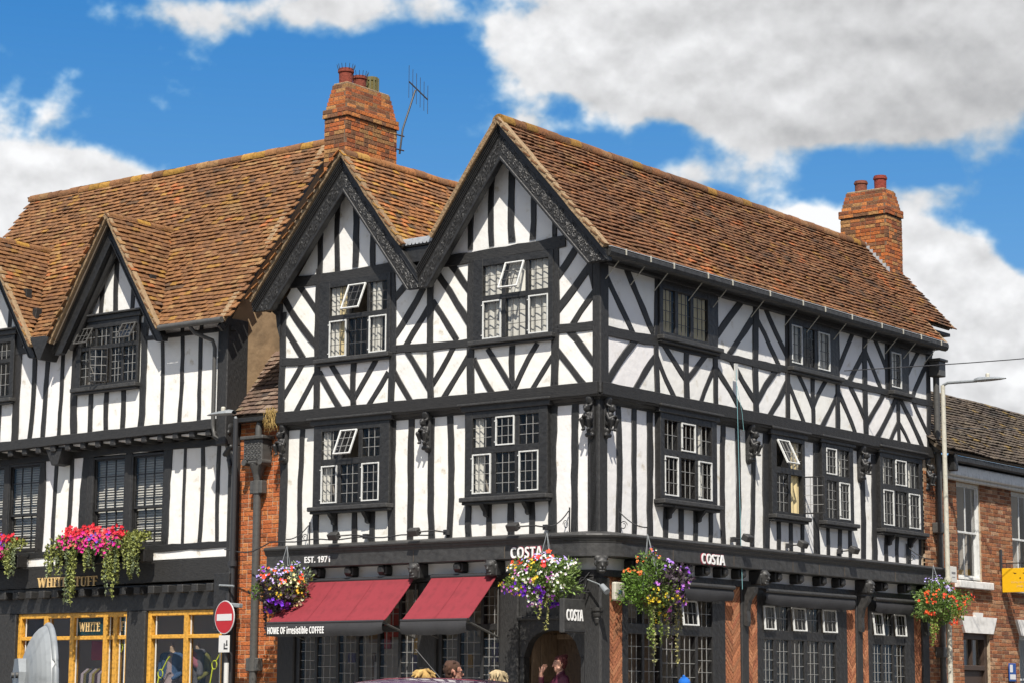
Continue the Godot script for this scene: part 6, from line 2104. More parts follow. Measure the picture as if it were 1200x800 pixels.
# ---------------------------------------------------------------- pipes, lamps, signs, wires
func street_things():
	var mb: MB
	# rainwater head and pipe on the passage wall
	var h := thing("rainwater_pipe", "old lead rainwater pipe with an ornamented hopper head on the orange brick wall", "drainpipe", Vector3(-7.2, 0, -.1))
	mb = MB.new()
	mb.bx(Vector3(-.22, 5.50, -.12), Vector3(.22, 5.86, .14), Color.WHITE, .012); mb.bx(Vector3(-.27, 5.86, -.12), Vector3(.27, 5.92, .19), Color.WHITE, .012)
	for s in [-1, 1]: mb.tube([Vector3(s * .19, 5.47, -.08), Vector3(s * .19, 5.47, .16)], .055, 10)
	mb.tube([Vector3(-.1, 5.47, .12), Vector3(.1, 5.47, .12)], .03, 8)
	var fl := Transform3D(Basis.IDENTITY, Vector3(0, 0, .142))
	for i in 5:
		for j in 4:
			var c := Vector3(-.16 + i * .08, 5.56 + j * .08, .142)
			var pts := []
			for k in 9:
				var t := TAU * k / 8 * .9 + i + j
				pts.append(c + Vector3(cos(t), sin(t), 0) * .028)
			mb.tube(pts, .008, 4)
	part(h, "hopper", mb.mesh(), M.pipe)
	mb = MB.new()
	mb.lathe(Transform3D(Basis.IDENTITY, Vector3(.0, 5.18, 0)), [Vector2(.07, 0), Vector2(.085, .08), Vector2(.13, .2), Vector2(.15, .26), Vector2(.12, .32)], 12)
	mb.tube([Vector3(0, 6.26, -.05), Vector3(0, 6.05, .0), Vector3(0, 5.9, 0)], .06, 8)
	part(h, "neck", mb.mesh(), M.pipe)
	mb = MB.new()
	mb.tube([Vector3(0, 5.2, 0), Vector3(0, .15, 0)], .068, 12)
	part(h, "pipe", mb.mesh(), M.pipe)
	for y in [5.05, 2.05]:
		mb = MB.new()
		mb.bx(Vector3(-.14, y - .11, -.09), Vector3(.14, y + .11, .05), Color.WHITE, .012); mb.tube([Vector3(0, y - .11, 0), Vector3(0, y + .11, 0)], .085, 12)
		part(h, "pipe_socket", mb.mesh(), M.pipe)
	var h2 := thing("drainpipe", "dark drainpipe down the brick end of the timbered building", "drainpipe", Vector3(.09, 0, -11.22))
	mb = MB.new()
	mb.tube([Vector3(0, 7.7, 0), Vector3(0, .15, 0)], .062, 10)
	part(h2, "pipe", mb.mesh(), M.pipe)
	mb = MB.new()
	mb.bx(Vector3(-.10, 7.66, -.14), Vector3(.14, 7.95, .14), Color.WHITE, .012); mb.bx(Vector3(-.10, 7.95, -.18), Vector3(.18, 8.0, .18), Color.WHITE, .01)
	part(h2, "hopper", mb.mesh(), M.pipe)
	for y in [4.75, 6.3, 2.4]:
		mb = MB.new()
		mb.bx(Vector3(-.1, y - .1, -.13), Vector3(.08, y + .1, .13), Color.WHITE, .012)
		part(h2, "pipe_bracket", mb.mesh(), M.pipe)
	# street lamps
	street_lamp("slim black street lamp standing in front of the brick passage wall", Vector3(-7.24, .12, .42), 6.18, [Vector3(.0, 0, 0), Vector3(-.02, .05, 0)], Vector3(-.26, .09, .05), M.iron, Basis(Vector3.UP, PI))
	street_lamp("cream street lamp post with a long arm at the right end of the timbered building", Vector3(.50, .12, -10.66), 7.40, [Vector3(0, .02, 0), Vector3(.10, .06, 0), Vector3(.70, .05, 0)], Vector3(.92, .03, 0), M.cream_paint, Basis.IDENTITY)
	# no entry sign
	var s := thing("no_entry_sign", "round red no entry sign with a white bar on a black post", "road sign", Vector3(-7.19, .12, .62), deg_to_rad(-10))
	mb = MB.new()
	mb.tube([Vector3(0, 0, -.06), Vector3(0, 3.1, -.06)], .038, 10)
	part(s, "post", mb.mesh(), M.iron)
	mb = MB.new()
	mb.tube([Vector3(0, 1.0, -.06), Vector3(0, 1.95, -.06)], .042, 10, Color(.55, .55, .53))
	part(s, "white_band", mb.mesh(), M.paint)
	mb = MB.new()
	mb.lathe(Transform3D(Basis(Vector3.RIGHT, PI / 2), Vector3(0, 2.70, 0)), [Vector2(0, -.01), Vector2(.275, -.01), Vector2(.28, .0), Vector2(.275, .008), Vector2(.262, .008)], 40, Color(.5, .5, .5))
	part(s, "rim", mb.mesh(), M.paint)
	mb = MB.new()
	mb.lathe(Transform3D(Basis(Vector3.RIGHT, PI / 2), Vector3(0, 2.70, .0)), [Vector2(.262, .004), Vector2(.262, .009), Vector2(0, .009)], 40, Color(.42, .012, .02))
	part(s, "disc", mb.mesh(), M.paint)
	mb = MB.new()
	mb.bx(Vector3(-.21, 2.645, .009), Vector3(.21, 2.755, .013), Color(.62, .62, .62))
	part(s, "bar", mb.mesh(), M.paint)
	mb = MB.new()
	mb.bx(Vector3(-.15, 2.12, -.01), Vector3(.15, 2.40, .005), Color(.66, .66, .64), .004)
	part(s, "plate", mb.mesh(), M.paint)
	mb = MB.new()
	mb.bx(Vector3(.0, 2.17, .005), Vector3(.03, 2.27, .008), Color(.02, .02, .02)); mb.bx(Vector3(.0, 2.17, .005), Vector3(.11, 2.195, .008), Color(.02, .02, .02)); mb.bx(Vector3(.07, 2.25, .005), Vector3(.10, 2.32, .008), Color(.02, .02, .02)); mb.bx(Vector3(.05, 2.23, .005), Vector3(.11, 2.25, .008), Color(.02, .02, .02))
	part(s, "symbol", mb.mesh(), M.paint)
	var bx := thing("black_box_sign", "black rectangular box fixed high beside the no entry sign", "sign box", Vector3(-7.42, 2.62, .45))
	mb = MB.new()
	mb.bx(Vector3(-.16, 0, -.06), Vector3(.20, .95, .06), Color.WHITE, .01)
	part(bx, "box", mb.mesh(), M.black)
	mb = MB.new()
	mb.tube([Vector3(.0, .74, .08), Vector3(.35, .72, .10)], .02, 6)
	mb.box(Transform3D(Basis(Vector3(0, 0, 1), -.08), Vector3(.38, .40, .12)), Vector3(.34, .07, .1), Color(1.3, 1.3, 1.2), .01)
	part(bx, "lamp_arm", mb.mesh(), M.grey_metal)
	# hanging sign
	var sg := thing("hanging_sign", "square black hanging sign with white lettering beside the arched doorway", "sign", Vector3(-.16, 2.48, 0))
	mb = MB.new()
	mb.bx(Vector3(-.045, .0, .22), Vector3(.045, .50, .76), Color(1.4, 1.4, 1.35), .01)
	part(sg, "box", mb.mesh(), M.fascia)
	text_part(sg, "lettering", "COSTA", .17, .42, .01, M.letter, Transform3D(Basis(Vector3(0, 0, -1), Vector3.UP, Vector3(1, 0, 0)), Vector3(.050, .26, .49)))
	mb = MB.new()
	mb.bx(Vector3(.046, .02, .24), Vector3(.06, .04, .74)); 
	mb.tube([Vector3(0, .62, 0), Vector3(0, .60, .8)], .014, 6)
	for z in [.3, .7]: mb.tube([Vector3(0, .6, z), Vector3(0, .5, z)], .008, 4)
	var pts := []
	for i in 20:
		var t := i / 19.0 * TAU * 1.3
		pts.append(Vector3(0, .74 + sin(t) * (.10 - .05 * i / 19.0), .22 + cos(t) * (.10 - .05 * i / 19.0)))
	mb.tube(pts, .009, 4)
	mb.tube([Vector3(0, .95, 0), Vector3(0, .8, .2), Vector3(0, .62, .6)], .01, 4)
	part(sg, "iron_bracket", mb.mesh(), M.iron)
	mb = MB.new()
	mb.tube([Vector3(.02, .80, .12), Vector3(.30, .72, .22), Vector3(.42, .66, .30)], .012, 5)
	mb.tube([Vector3(.40, .69, .29), Vector3(.52, .60, .33)], .045, 8, Color(3, 2.2, 1.4), .05)
	part(sg, "lamp_arm", mb.mesh(), M.grey_metal)
	# teal rope down the right wall
	var rp := thing("teal_rope", "thin teal rope hanging down the right wall from its upper storey", "rope", Vector3(.14, 3.28, -3.75))
	mb = MB.new()
	mb.tube([Vector3(0, 3.62, -.0), Vector3(.02, 2.6, .0), Vector3(.06, 1.0, .02), Vector3(.10, 0, .05)], .0045, 5, Color(.20, .42, .46))
	mb.tube([Vector3(0, 3.35, -.02), Vector3(.02, 2.9, -.14), Vector3(.02, 2.62, -.18)], .004, 4, Color(.20, .42, .44))
	part(rp, "cord", mb.mesh(), M.cloth)
	mb = MB.new()
	mb.bx(Vector3(-.02, 3.45, -.06), Vector3(.0, 3.72, .04), Color(.55, .55, .52))
	part(rp, "wall_plate", mb.mesh(), M.paint)
	# aerial
	var ae := thing("television_aerial", "thin television aerial on a slanting pole fixed to the left brick chimney", "aerial", Vector3(-5.45, 11.0, -1.62))
	mb = MB.new()
	mb.tube([Vector3(0, -.05, -.05), Vector3(.02, .40, -.10), Vector3(.0, 1.20, -.46)], .018, 6)
	part(ae, "mast", mb.mesh(), M.iron)
	mb = MB.new()
	for y in [.02, .28]: mb.tube([Vector3(0, y, .06), Vector3(.02, y, -.14)], .014, 5)
	part(ae, "bracket", mb.mesh(), M.brown)
	mb = MB.new()
	mb.tube([Vector3(-.05, 1.34, -.34), Vector3(.14, 1.04, -.64)], .014, 5)
	for i in 6:
		var t := i / 5.0
		var p := Vector3(-.05, 1.34, -.34).lerp(Vector3(.14, 1.04, -.64), t)
		var l := lerpf(.30, .26, t)
		mb.tube([p + Vector3(0, l, 0), p - Vector3(0, l, 0)], .006, 4)
	part(ae, "elements", mb.mesh(), M.iron)
	# overhead wires
	for q in [["thin overhead wire crossing from the upper right edge to the timbered wall", Vector3(.06, 7.35, -7.6), Vector3(6.5, 8.55, -14.5)], ["lower thin overhead wire running to the right edge below the lamp arm", Vector3(.2, 6.7, -11.6), Vector3(6.0, 6.9, -16.0)]]:
		var w := thing("overhead_wire", q[0], "wire", q[1], 0, "overhead wires at the right")
		mb = MB.new()
		var pp := []
		for i in 13:
			var t := i / 12.0
			pp.append((q[2] - q[1]) * t - Vector3(0, sin(t * PI) * .12, 0))
		mb.tube(pp, .009, 4)
		part(w, "cable", mb.mesh(), M.iron)
	# cable looping along the cornice from the passage
	var cb := thing("loose_cable", "dark loose cable looping from the passage wall along the cornice", "cable", Vector3(-7.75, 3.98, .05))
	mb = MB.new()
	pts = []
	for i in 25:
		var t := i / 24.0
		pts.append(Vector3(4.6 * t, .02 - .10 * sin(minf(t * 4.0, 1.0) * PI) + .015 * sin(t * 30.0) + .07 * minf(t * 3.0, 1.0), .05 + .10 * minf(t * 6, 1.0)))
	mb.tube(pts, .011, 5)
	part(cb, "cable", mb.mesh(), M.iron)
	# pale dish in the foreground
	var d := thing("metal_dish", "big pale grey metal dish seen edge on at the lower left corner", "dish", Vector3(8.44, 1.37, 18.02), deg_to_rad(147))
	mb = MB.new()
	var prof := []
	for i in 11:
		var t := i / 10.0
		prof.append(Vector2(.405 * sin(t * PI * .5), -.165 * cos(t * PI * .5)))
	prof.append(Vector2(.412, .01)); prof.append(Vector2(.40, .018)); prof.append(Vector2(0.0, .012))
	mb.lathe(Transform3D(Basis(Vector3.RIGHT, PI / 2) * Basis.from_scale(Vector3(1, 1, 1.05)), Vector3(0, .2, 0)), prof, 48, Color.WHITE)
	part(d, "bowl", mb.mesh(), M.grey_metal)
	mb = MB.new()
	var rim := []
	for i in 49: rim.append(Vector3(cos(TAU * i / 48.0) * .402, .2 + sin(TAU * i / 48.0) * .422, .0))
	mb.tube(rim, .02, 8, Color(1.25, 1.25, 1.25))
	part(d, "rim", mb.mesh(), M.grey_metal)
	mb = MB.new()
	mb.poly(PackedVector2Array([Vector2(-.16, -.6), Vector2(-.15, .34), Vector2(-.08, .42), Vector2(.08, .42), Vector2(.15, .34), Vector2(.16, -.6)]), -.185, -.05, Color(1.0, 1.08, 1.0))
	part(d, "back_plate", mb.mesh(), M.grey_metal)
	mb = MB.new()
	for q in [Vector3(-.10, .32, -.20), Vector3(.10, .32, -.20), Vector3(-.10, .1, -.20), Vector3(.10, .1, -.20)]: mb.tube([q, q + Vector3(0, 0, .06)], .02, 6)
	mb.tube([Vector3(0, -1.36, -.25), Vector3(0, .2, -.25)], .05, 10)
	part(d, "post", mb.mesh(), M.pipe)

func street_lamp(label: String, at: Vector3, top: float, arm: Array, head: Vector3, m: Material, turn: Basis):
	var l := thing("street_lamp", label, "street lamp", at)
	var mb := MB.new()
	mb.tube([Vector3.ZERO, Vector3(0, 1.2, 0)], .075, 12)
	mb.tube([Vector3(0, 1.2, 0), Vector3(0, top - .12, 0)], .052, 12, Color.WHITE, .042)
	for y in [1.2, 3.6]: mb.tube([Vector3(0, y - .04, 0), Vector3(0, y + .05, 0)], .075, 12)
	part(l, "pole", mb.mesh(), m)
	mb = MB.new()
	var pts := []
	for a in arm: pts.append(a + Vector3(0, top - .14, 0))
	mb.tube(pts, .028, 8)
	part(l, "arm", mb.mesh(), M.grey_metal)
	var c := head + Vector3(0, top - .12, 0)
	mb = MB.new()
	# flat tapering lantern
	var st := [[-.36, .035, .012], [-.22, .10, .04], [.0, .12, .06], [.16, .11, .07], [.26, .06, .05]]
	for i in st.size() - 1:
		for k in 10:
			var t0 := TAU * k / 10
			var t1 := TAU * (k + 1) / 10
			var P := func(s: Array, t: float) -> Vector3: return c + turn * Vector3(-s[0], sin(t) * s[2] * (1.0 if sin(t) > 0 else .35), cos(t) * s[1])
			mb.quad(P.call(st[i], t0), P.call(st[i], t1), P.call(st[i + 1], t1), P.call(st[i + 1], t0))
	part(l, "lantern", mb.mesh(), M.grey_metal)
	mb = MB.new()
	mb.lathe(Transform3D(Basis.IDENTITY, c + Vector3(0, .055, 0)), [Vector2(.04, 0), Vector2(.04, .05), Vector2(.03, .07), Vector2(0, .075)], 10, Color(1.5, 1.4, 1.2))
	part(l, "photocell", mb.mesh(), M.cream_paint)

# ---------------------------------------------------------------- people, mannequins, car
func person(label: String, at: Vector3, yaw: float, h: float, skin: Color, top: Color, legs: Color, hair: Color, style: String, arm_up := false, beard := false, group := "people outside the cafe"):
	var p := thing("person", label, "person", at, yaw, group)
	var k := h / 1.70
	var V := func(x: float, y: float, z: float) -> Vector3: return Vector3(x, y, z) * k
	var B := []
	var shoe := Color(.03, .025, .02)
	for s in [-1.0, 1.0]:
		B.append([V.call(s * .095, .88, 0), V.call(s * .10, .48, .01), .085 * k, .058 * k, legs])
		B.append([V.call(s * .10, .48, .01), V.call(s * .105, .09, -.02), .056 * k, .040 * k, legs])
		B.append([V.call(s * .105, .045, -.04), V.call(s * .12, .035, .15), .042 * k, .034 * k, shoe])
	B.append([V.call(0, .92, 0), V.call(0, 1.08, .0), .135 * k, .125 * k, legs.lerp(top, .5)])
	B.append([V.call(-.07, 1.10, 0), V.call(-.09, 1.30, .01), .10 * k, .105 * k, top]); B.append([V.call(.07, 1.10, 0), V.call(.09, 1.30, .01), .10 * k, .105 * k, top])
	B.append([V.call(-.15, 1.38, -.01), V.call(.15, 1.38, -.01), .062 * k, .062 * k, top])
	B.append([V.call(0, 1.36, -.01), V.call(0, 1.45, -.01), .075 * k, .055 * k, top])
	B.append([V.call(0, 1.43, -.005), V.call(0, 1.52, .01), .050 * k, .048 * k, skin])
	for s in [-1.0, 1.0]:
		var up: bool = arm_up and s < 0
		var sh: Vector3 = V.call(s * .185, 1.37, -.01)
		var el: Vector3 = V.call(s * .24, 1.10, -.04) if not up else V.call(s * .22, 1.17, .20)
		var wr: Vector3 = V.call(s * .23, .90, .10) if not up else V.call(s * .04, 1.46, .27)
		B.append([sh, el, .055 * k, .042 * k, top])
		B.append([el, el.lerp(wr, .8), .042 * k, .033 * k, top])
		B.append([el.lerp(wr, .78), wr, .030 * k, .027 * k, skin])
	var body := sdf_mesh(B, .018, .035)
	# hands and head on finer grids, same body mesh
	var Hn := []
	for s in [-1.0, 1.0]:
		var up: bool = arm_up and s < 0
		var wr: Vector3 = V.call(s * .23, .90, .10) if not up else V.call(s * .04, 1.46, .27)
		var fw := Vector3(0, -1, .15).normalized() if not up else Vector3(-s * .25, .75, -.35).normalized()
		var sd := Vector3(0, 0, 1) if not up else Vector3(0, .35, .8).normalized()
		Hn.append([wr, wr + fw * .07, .026, .032, skin])
		for f in 4:
			var o := sd * (f - 1.5) * .019
			var l := [.065, .078, .074, .056][f] as float
			var kn := wr + fw * .085 + o
			var cu := (fw + fw.cross(sd) * (.5 if not up else .9)).normalized()
			Hn.append([kn, kn + fw * l * .5, .0095, .009, skin]); Hn.append([kn + fw * l * .5, kn + fw * l * .5 + cu * l * .6, .009, .0078, skin])
		Hn.append([wr + fw * .03 + sd * .03, wr + fw * .07 + sd * .062, .012, .0095, skin])
	sdf_into(body, Hn, .007, .008)
	var c: Vector3 = V.call(0, 1.585, .012)
	var lip := skin.lerp(Color(.35, .06, .06), .5)
	var jaw := skin if not beard else hair.lerp(skin, .25)
	var Hd := [[c + Vector3(0, .035, -.018), c + Vector3(0, .04, .0), .084, .082, skin], [c + Vector3(0, -.015, .028), c + Vector3(0, -.055, .035), .063, .050, skin], [c + Vector3(0, -.09, .052), c + Vector3(0, -.088, .05), .030, .028, jaw],
		[c + Vector3(0, .005, .092), c + Vector3(0, -.028, .106), .009, .0155, skin], [c + Vector3(-.04, -.07, .02), c + Vector3(.04, -.07, .02), .034, .034, jaw], [c + Vector3(-.032, .022, .078), c + Vector3(.032, .022, .078), .014, .014, skin],
		[c + Vector3(-.016, -.058, .082), c + Vector3(.016, -.058, .082), .0085, .0085, lip], [c + Vector3(0, -.07, 0), c + Vector3(0, -.16, -.01), .052, .052, skin]]
	for s in [-1.0, 1.0]: Hd.append([c + Vector3(s * .080, .012, -.012), c + Vector3(s * .080, -.028, -.006), .017, .011, skin])
	sdf_into(body, Hd, .0065, .014)
	part(p, "body", body, M.skin)
	var mb := MB.new()
	for s in [-1.0, 1.0]:
		mb.lathe(Transform3D(Basis(Vector3.RIGHT, PI / 2), c + Vector3(s * .031, .006, .079)), [Vector2(0, .010), Vector2(.007, .008), Vector2(.011, 0)], 8, Color(.03, .02, .02))
	part(p, "eyes", mb.mesh(), M.paint)
	var hb := [[c + Vector3(0, .050, -.028), c + Vector3(0, .052, .0), .083, .080, hair], [c + Vector3(0, .02, -.040), c + Vector3(0, -.03, -.042), .072, .058, hair]]
	if style == "bun":
		hb.append([c + Vector3(0, .095, -.075), c + Vector3(0, .115, -.095), .043, .036, hair])
	elif style == "hood":
		hb = [[c + Vector3(0, .03, -.02), c + Vector3(0, .06, -.03), .10, .09, hair], [c + Vector3(0, .10, -.05), c + Vector3(0, .16, -.09), .06, .02, hair], [c + Vector3(0, -.08, -.03), c + Vector3(0, -.16, -.03), .09, .13, hair]]
	if style != "hood":
		# locks lying over the crown, blended into one mass
		r_seed(int(at.x * 100) + 7)
		var ln := .045 if style == "short" else (.10 if style == "wavy" else .06)
		for i in (64 if style == "wavy" else 60):
			var d := rdir()
			if d.y < -.30: continue
			if d.z > .30 and d.y < .60: continue
			var root := c + Vector3(0, .046, -.018) + d * .080
			var fall := (Vector3(0, -1, 0) - d * Vector3(0, -1, 0).dot(d)).normalized()
			if d.y > .5: fall = (fall + Vector3(signf(d.x) * .5, 0, -.6)).normalized()
			var kk := rng.randf_range(.62, 1.35)
			var hc := Color(hair.r * kk, hair.g * kk, hair.b * kk)
			var mid := root + fall * ln * .5 + d * rng.randf_range(.0, .012)
			var fat := .018 if style == "wavy" else .009
			hb.append([root, mid, fat, fat * .9, hc]); hb.append([mid, root + fall * ln + rdir() * .012, fat * .9, fat * .4, hc])
	var hm := sdf_mesh(hb, .0062, .018)
	part(p, "hair", hm, M.cloth)
	if style == "short" or beard:
		mb = MB.new()
		for s in [-1.0, 1.0]:
			var ring := []
			for i in 13: ring.append(c + Vector3(s * .033 + cos(i * TAU / 12) * .024, .006 + sin(i * TAU / 12) * .017, .096))
			mb.tube(ring, .003, 4)
			mb.tube([c + Vector3(s * .057, .01, .094), c + Vector3(s * .083, .01, .0)], .0028, 4)
		mb.tube([c + Vector3(-.010, .01, .1), c + Vector3(.010, .01, .1)], .003, 4)
		part(p, "glasses", mb.mesh(), M.iron)
	elif style == "wavy" and arm_up == false and hair.r < .5:
		mb = MB.new()
		for s in [-1.0, 1.0]: mb.bx(c + Vector3(s * .035 - .028, .12, .03), c + Vector3(s * .035 + .028, .155, .045), Color(.06, .03, .02), .008)
		part(p, "sunglasses", mb.mesh(), M.iron)
	return p

func sdf_into(m: ArrayMesh, bones: Array, cell: float, k: float):
	var t := sdf_mesh(bones, cell, k)
	m.add_surface_from_arrays(Mesh.PRIMITIVE_TRIANGLES, t.surface_get_arrays(0))

func people():
	var yl := atan2(-.797, .604)     # looking to the picture's left
	var yr := atan2(.797, -.604)
	var skin := Color(.50, .27, .19)
	person("red-haired woman in a maroon cardigan in the doorway raising a hand to her mouth", Vector3(-.74, .30, -.02), yl + .25, 1.86, skin, Color(.075, .010, .028), Color(.02, .02, .03), Color(.075, .016, .016), "bun", true)
	person("bearded man with short brown hair and glasses beyond the car", Vector3(3.23, .12, 7.55), yr + .25, 1.83, Color(.46, .22, .15), Color(.25, .12, .10), Color(.03, .04, .07), Color(.06, .028, .016), "short", false, true)
	person("person with fair wavy hair turned away just above the car roof", Vector3(2.95, .12, 7.72), PI + .62, 1.72, skin, Color(.2, .2, .25), Color(.03, .03, .05), Color(.42, .27, .09), "wavy")
	person("grey-blonde person with sunglasses pushed up on the hair near the doorway", Vector3(3.63, .12, 7.24), yl - .5, 1.71, skin, Color(.3, .28, .3), Color(.03, .03, .05), Color(.36, .28, .16), "wavy")
	person("person in a bright blue hooded jacket by the leaded window on the right", Vector3(.62, .12, -1.35), PI * .5 + 2.0, 1.70, skin, Color(.01, .12, .50), Color(.03, .03, .04), Color(.01, .13, .52), "hood")
	person("person whose brown hair just shows at the very bottom left corner", Vector3(-2.6, .0, 13.8), yr, 1.62, skin, Color(.2, .2, .2), Color(.03, .03, .05), Color(.10, .06, .04), "wavy")
	for q in [["shop mannequin in a blue denim jacket and flowered dress behind the oak shop window", Vector3(-9.62, .72, -.56), Color(.035, .075, .16), Color(.30, .24, .24)], ["mannequin in an olive top with grey and pink scarf behind oak shop window", Vector3(-8.98, .72, -.56), Color(.12, .12, .025), Color(.08, .08, .09)]]:
		var m := thing("mannequin", q[0], "mannequin", q[1], .3, "mannequins in the shop window")
		var c1: Color = q[2]
		var c2: Color = q[3]
		var ivory := Color(.40, .30, .20)
		var y0 := .38
		var B := [[Vector3(0, y0 + .25, 0), Vector3(0, y0 + .75, 0), .20, .13, c2], [Vector3(-.06, y0 + .78, 0), Vector3(-.09, y0 + 1.05, 0), .10, .11, c1], [Vector3(.06, y0 + .78, 0), Vector3(.09, y0 + 1.05, 0), .10, .11, c1], [Vector3(-.16, y0 + 1.12, 0), Vector3(.16, y0 + 1.12, 0), .06, .06, c1],
			[Vector3(0, y0 + .80, .085), Vector3(0, y0 + 1.1, .07), .055, .05, c2], [Vector3(0, y0 + 1.13, 0), Vector3(0, y0 + 1.27, .01), .05, .042, ivory], [Vector3(0, y0 + 1.27, .01), Vector3(0, y0 + 1.36, .0), .03, .01, ivory]]
		for s in [-1.0, 1.0]:
			B.append([Vector3(s * .19, y0 + 1.10, 0), Vector3(s * .25, y0 + .85, .0), .055, .045, c1]); B.append([Vector3(s * .25, y0 + .85, 0), Vector3(s * .12, y0 + .72, .16), .045, .04, c1])
		part(m, "torso", sdf_mesh(B, .02, .03), M.cloth)
		if c1.b < .1:
			part(m, "scarf", sdf_mesh([[Vector3(-.12, y0 + 1.16, .06), Vector3(.12, y0 + 1.18, .06), .06, .06, Color(.10, .10, .11)], [Vector3(-.05, y0 + 1.15, .12), Vector3(.05, y0 + .95, .15), .06, .05, Color(.28, .10, .13)], [Vector3(.1, y0 + 1.15, .1), Vector3(.12, y0 + .8, .14), .06, .06, Color(.10, .10, .11)]], .02, .02), M.cloth)
		var st := MB.new()
		st.tube([Vector3(0, -.33, 0), Vector3(0, y0 + .25, 0)], .02, 8); st.lathe(Transform3D(Basis.IDENTITY, Vector3(0, -.33, 0)), [Vector2(.16, 0), Vector2(.16, .02), Vector2(.02, .04)], 16)
		part(m, "stand", st.mesh(), M.chrome)

func car():
	var c := thing("parked_car", "dark purple car with a glossy roof and a tilted aerial at the bottom edge", "car", Vector3(4.55, .0, 10.2), deg_to_rad(0))
	# side outline, front to the left (-x)
	var prof := [Vector2(-2.05, .38), Vector2(-2.10, .60), Vector2(-2.02, .82), Vector2(-1.75, .95), Vector2(-1.15, 1.05), Vector2(-.75, 1.36), Vector2(-.45, 1.58), Vector2(-.15, 1.69), Vector2(.25, 1.735), Vector2(.75, 1.74), Vector2(1.25, 1.70), Vector2(1.62, 1.62), Vector2(1.85, 1.35), Vector2(2.0, 1.05), Vector2(2.06, .75), Vector2(2.02, .42), Vector2(1.4, .30), Vector2(-1.4, .30)]
	var ks := [-1.0, -.985, -.93, -.8, -.5, 0.0, .5, .8, .93, .985, 1.0]
	var W := .90
	var P := func(q: Vector2, k: float) -> Vector3:
		var g := smoothstep(.95, 1.75, q.y)
		var e := pow(absf(k), 5.0)
		var y := q.y - (q.y - .8) * .10 * e * (1.0 if q.y > .8 else .5)
		return Vector3(q.x * (1.0 - .03 * e), y, W * k * (1.0 - .20 * g) * (1.0 - .06 * smoothstep(1.2, 2.1, absf(q.x))))
	var dense := []
	for i in prof.size():
		for j in 4:
			var t := j / 4.0
			dense.append(prof[i].cubic_interpolate(prof[(i + 1) % prof.size()], prof[(i - 1 + prof.size()) % prof.size()], prof[(i + 2) % prof.size()], t))
	var n := dense.size()
	var mb := MB.new()
	var N := func(i: int, j: int) -> Vector3:
		var a: Vector3 = P.call(dense[(i + 1) % n], ks[j]) - P.call(dense[(i - 1 + n) % n], ks[j])
		var b: Vector3 = P.call(dense[i], ks[mini(j + 1, ks.size() - 1)]) - P.call(dense[i], ks[maxi(j - 1, 0)])
		return b.cross(a).normalized()
	for j in ks.size() - 1:
		for i in n:
			var i2 := (i + 1) % n
			var a: Vector3 = P.call(dense[i], ks[j])
			var b: Vector3 = P.call(dense[i], ks[j + 1])
			var d: Vector3 = P.call(dense[i2], ks[j + 1])
			var e: Vector3 = P.call(dense[i2], ks[j])
			mb.stri(a, b, d, N.call(i, j), N.call(i, j + 1), N.call(i2, j + 1)); mb.stri(a, d, e, N.call(i, j), N.call(i2, j + 1), N.call(i2, j))
	for s in [-1.0, 1.0]:
		var cen := Vector3(0, .85, s * W * .98)
		for i in n:
			var a: Vector3 = P.call(dense[i], s)
			var b: Vector3 = P.call(dense[(i + 1) % n], s)
			if s > 0: mb.tri(cen, b, a)
			else: mb.tri(cen, a, b)
	part(c, "body", mb.mesh(), M.car)
	for s in [-1.0, 1.0]:
		mb = MB.new()
		var outl := [Vector2(-.95, 1.10), Vector2(-.35, 1.55), Vector2(.25, 1.63), Vector2(.25, 1.08)]
		var out2 := [Vector2(.33, 1.08), Vector2(.33, 1.63), Vector2(1.25, 1.60), Vector2(1.60, 1.40), Vector2(1.62, 1.10)]
		for o in [outl, out2]:
			for i in range(1, o.size() - 1):
				var a: Vector3 = P.call(o[0], s) + Vector3(0, 0, s * .012)
				var b: Vector3 = P.call(o[i], s) + Vector3(0, 0, s * .012)
				var d: Vector3 = P.call(o[i + 1], s) + Vector3(0, 0, s * .012)
				mb.tri(a, b, d, Color(.02, .02, .025))
		part(c, "side_window", mb.mesh(), M.chrome if false else M.black)
	for q in [[-1.35, .95], [1.35, .95], [-1.35, -.95], [1.35, -.95]]:
		var w := holder(c, "wheel", Transform3D(Basis(Vector3.RIGHT, PI / 2 * signf(q[1])), Vector3(q[0], .32, q[1] * .88)))
		mb = MB.new()
		mb.lathe(Transform3D.IDENTITY, [Vector2(.20, .06), Vector2(.30, .07), Vector2(.32, .04), Vector2(.32, -.14), Vector2(.2, -.16)], 24)
		part(w, "tyre", mb.mesh(), M.rubber)
		mb = MB.new()
		mb.lathe(Transform3D.IDENTITY, [Vector2(0, .03), Vector2(.06, .05), Vector2(.17, .03), Vector2(.205, .06)], 16)
		part(w, "rim", mb.mesh(), M.chrome)
	for s in [-1.0, 1.0]:
		mb = MB.new()
		mb.bx(Vector3(-2.06, .66, s * .62 - .16), Vector3(-1.92, .80, s * .62 + .16), Color(.7, .7, .7), .04)
		part(c, "headlight", mb.mesh(), M.chrome)
	mb = MB.new()
	mb.tube([Vector3(.45, 1.70, -.3), Vector3(.08, 2.03, -.3)], .0045, 5)
	part(c, "aerial", mb.mesh(), M.pipe)

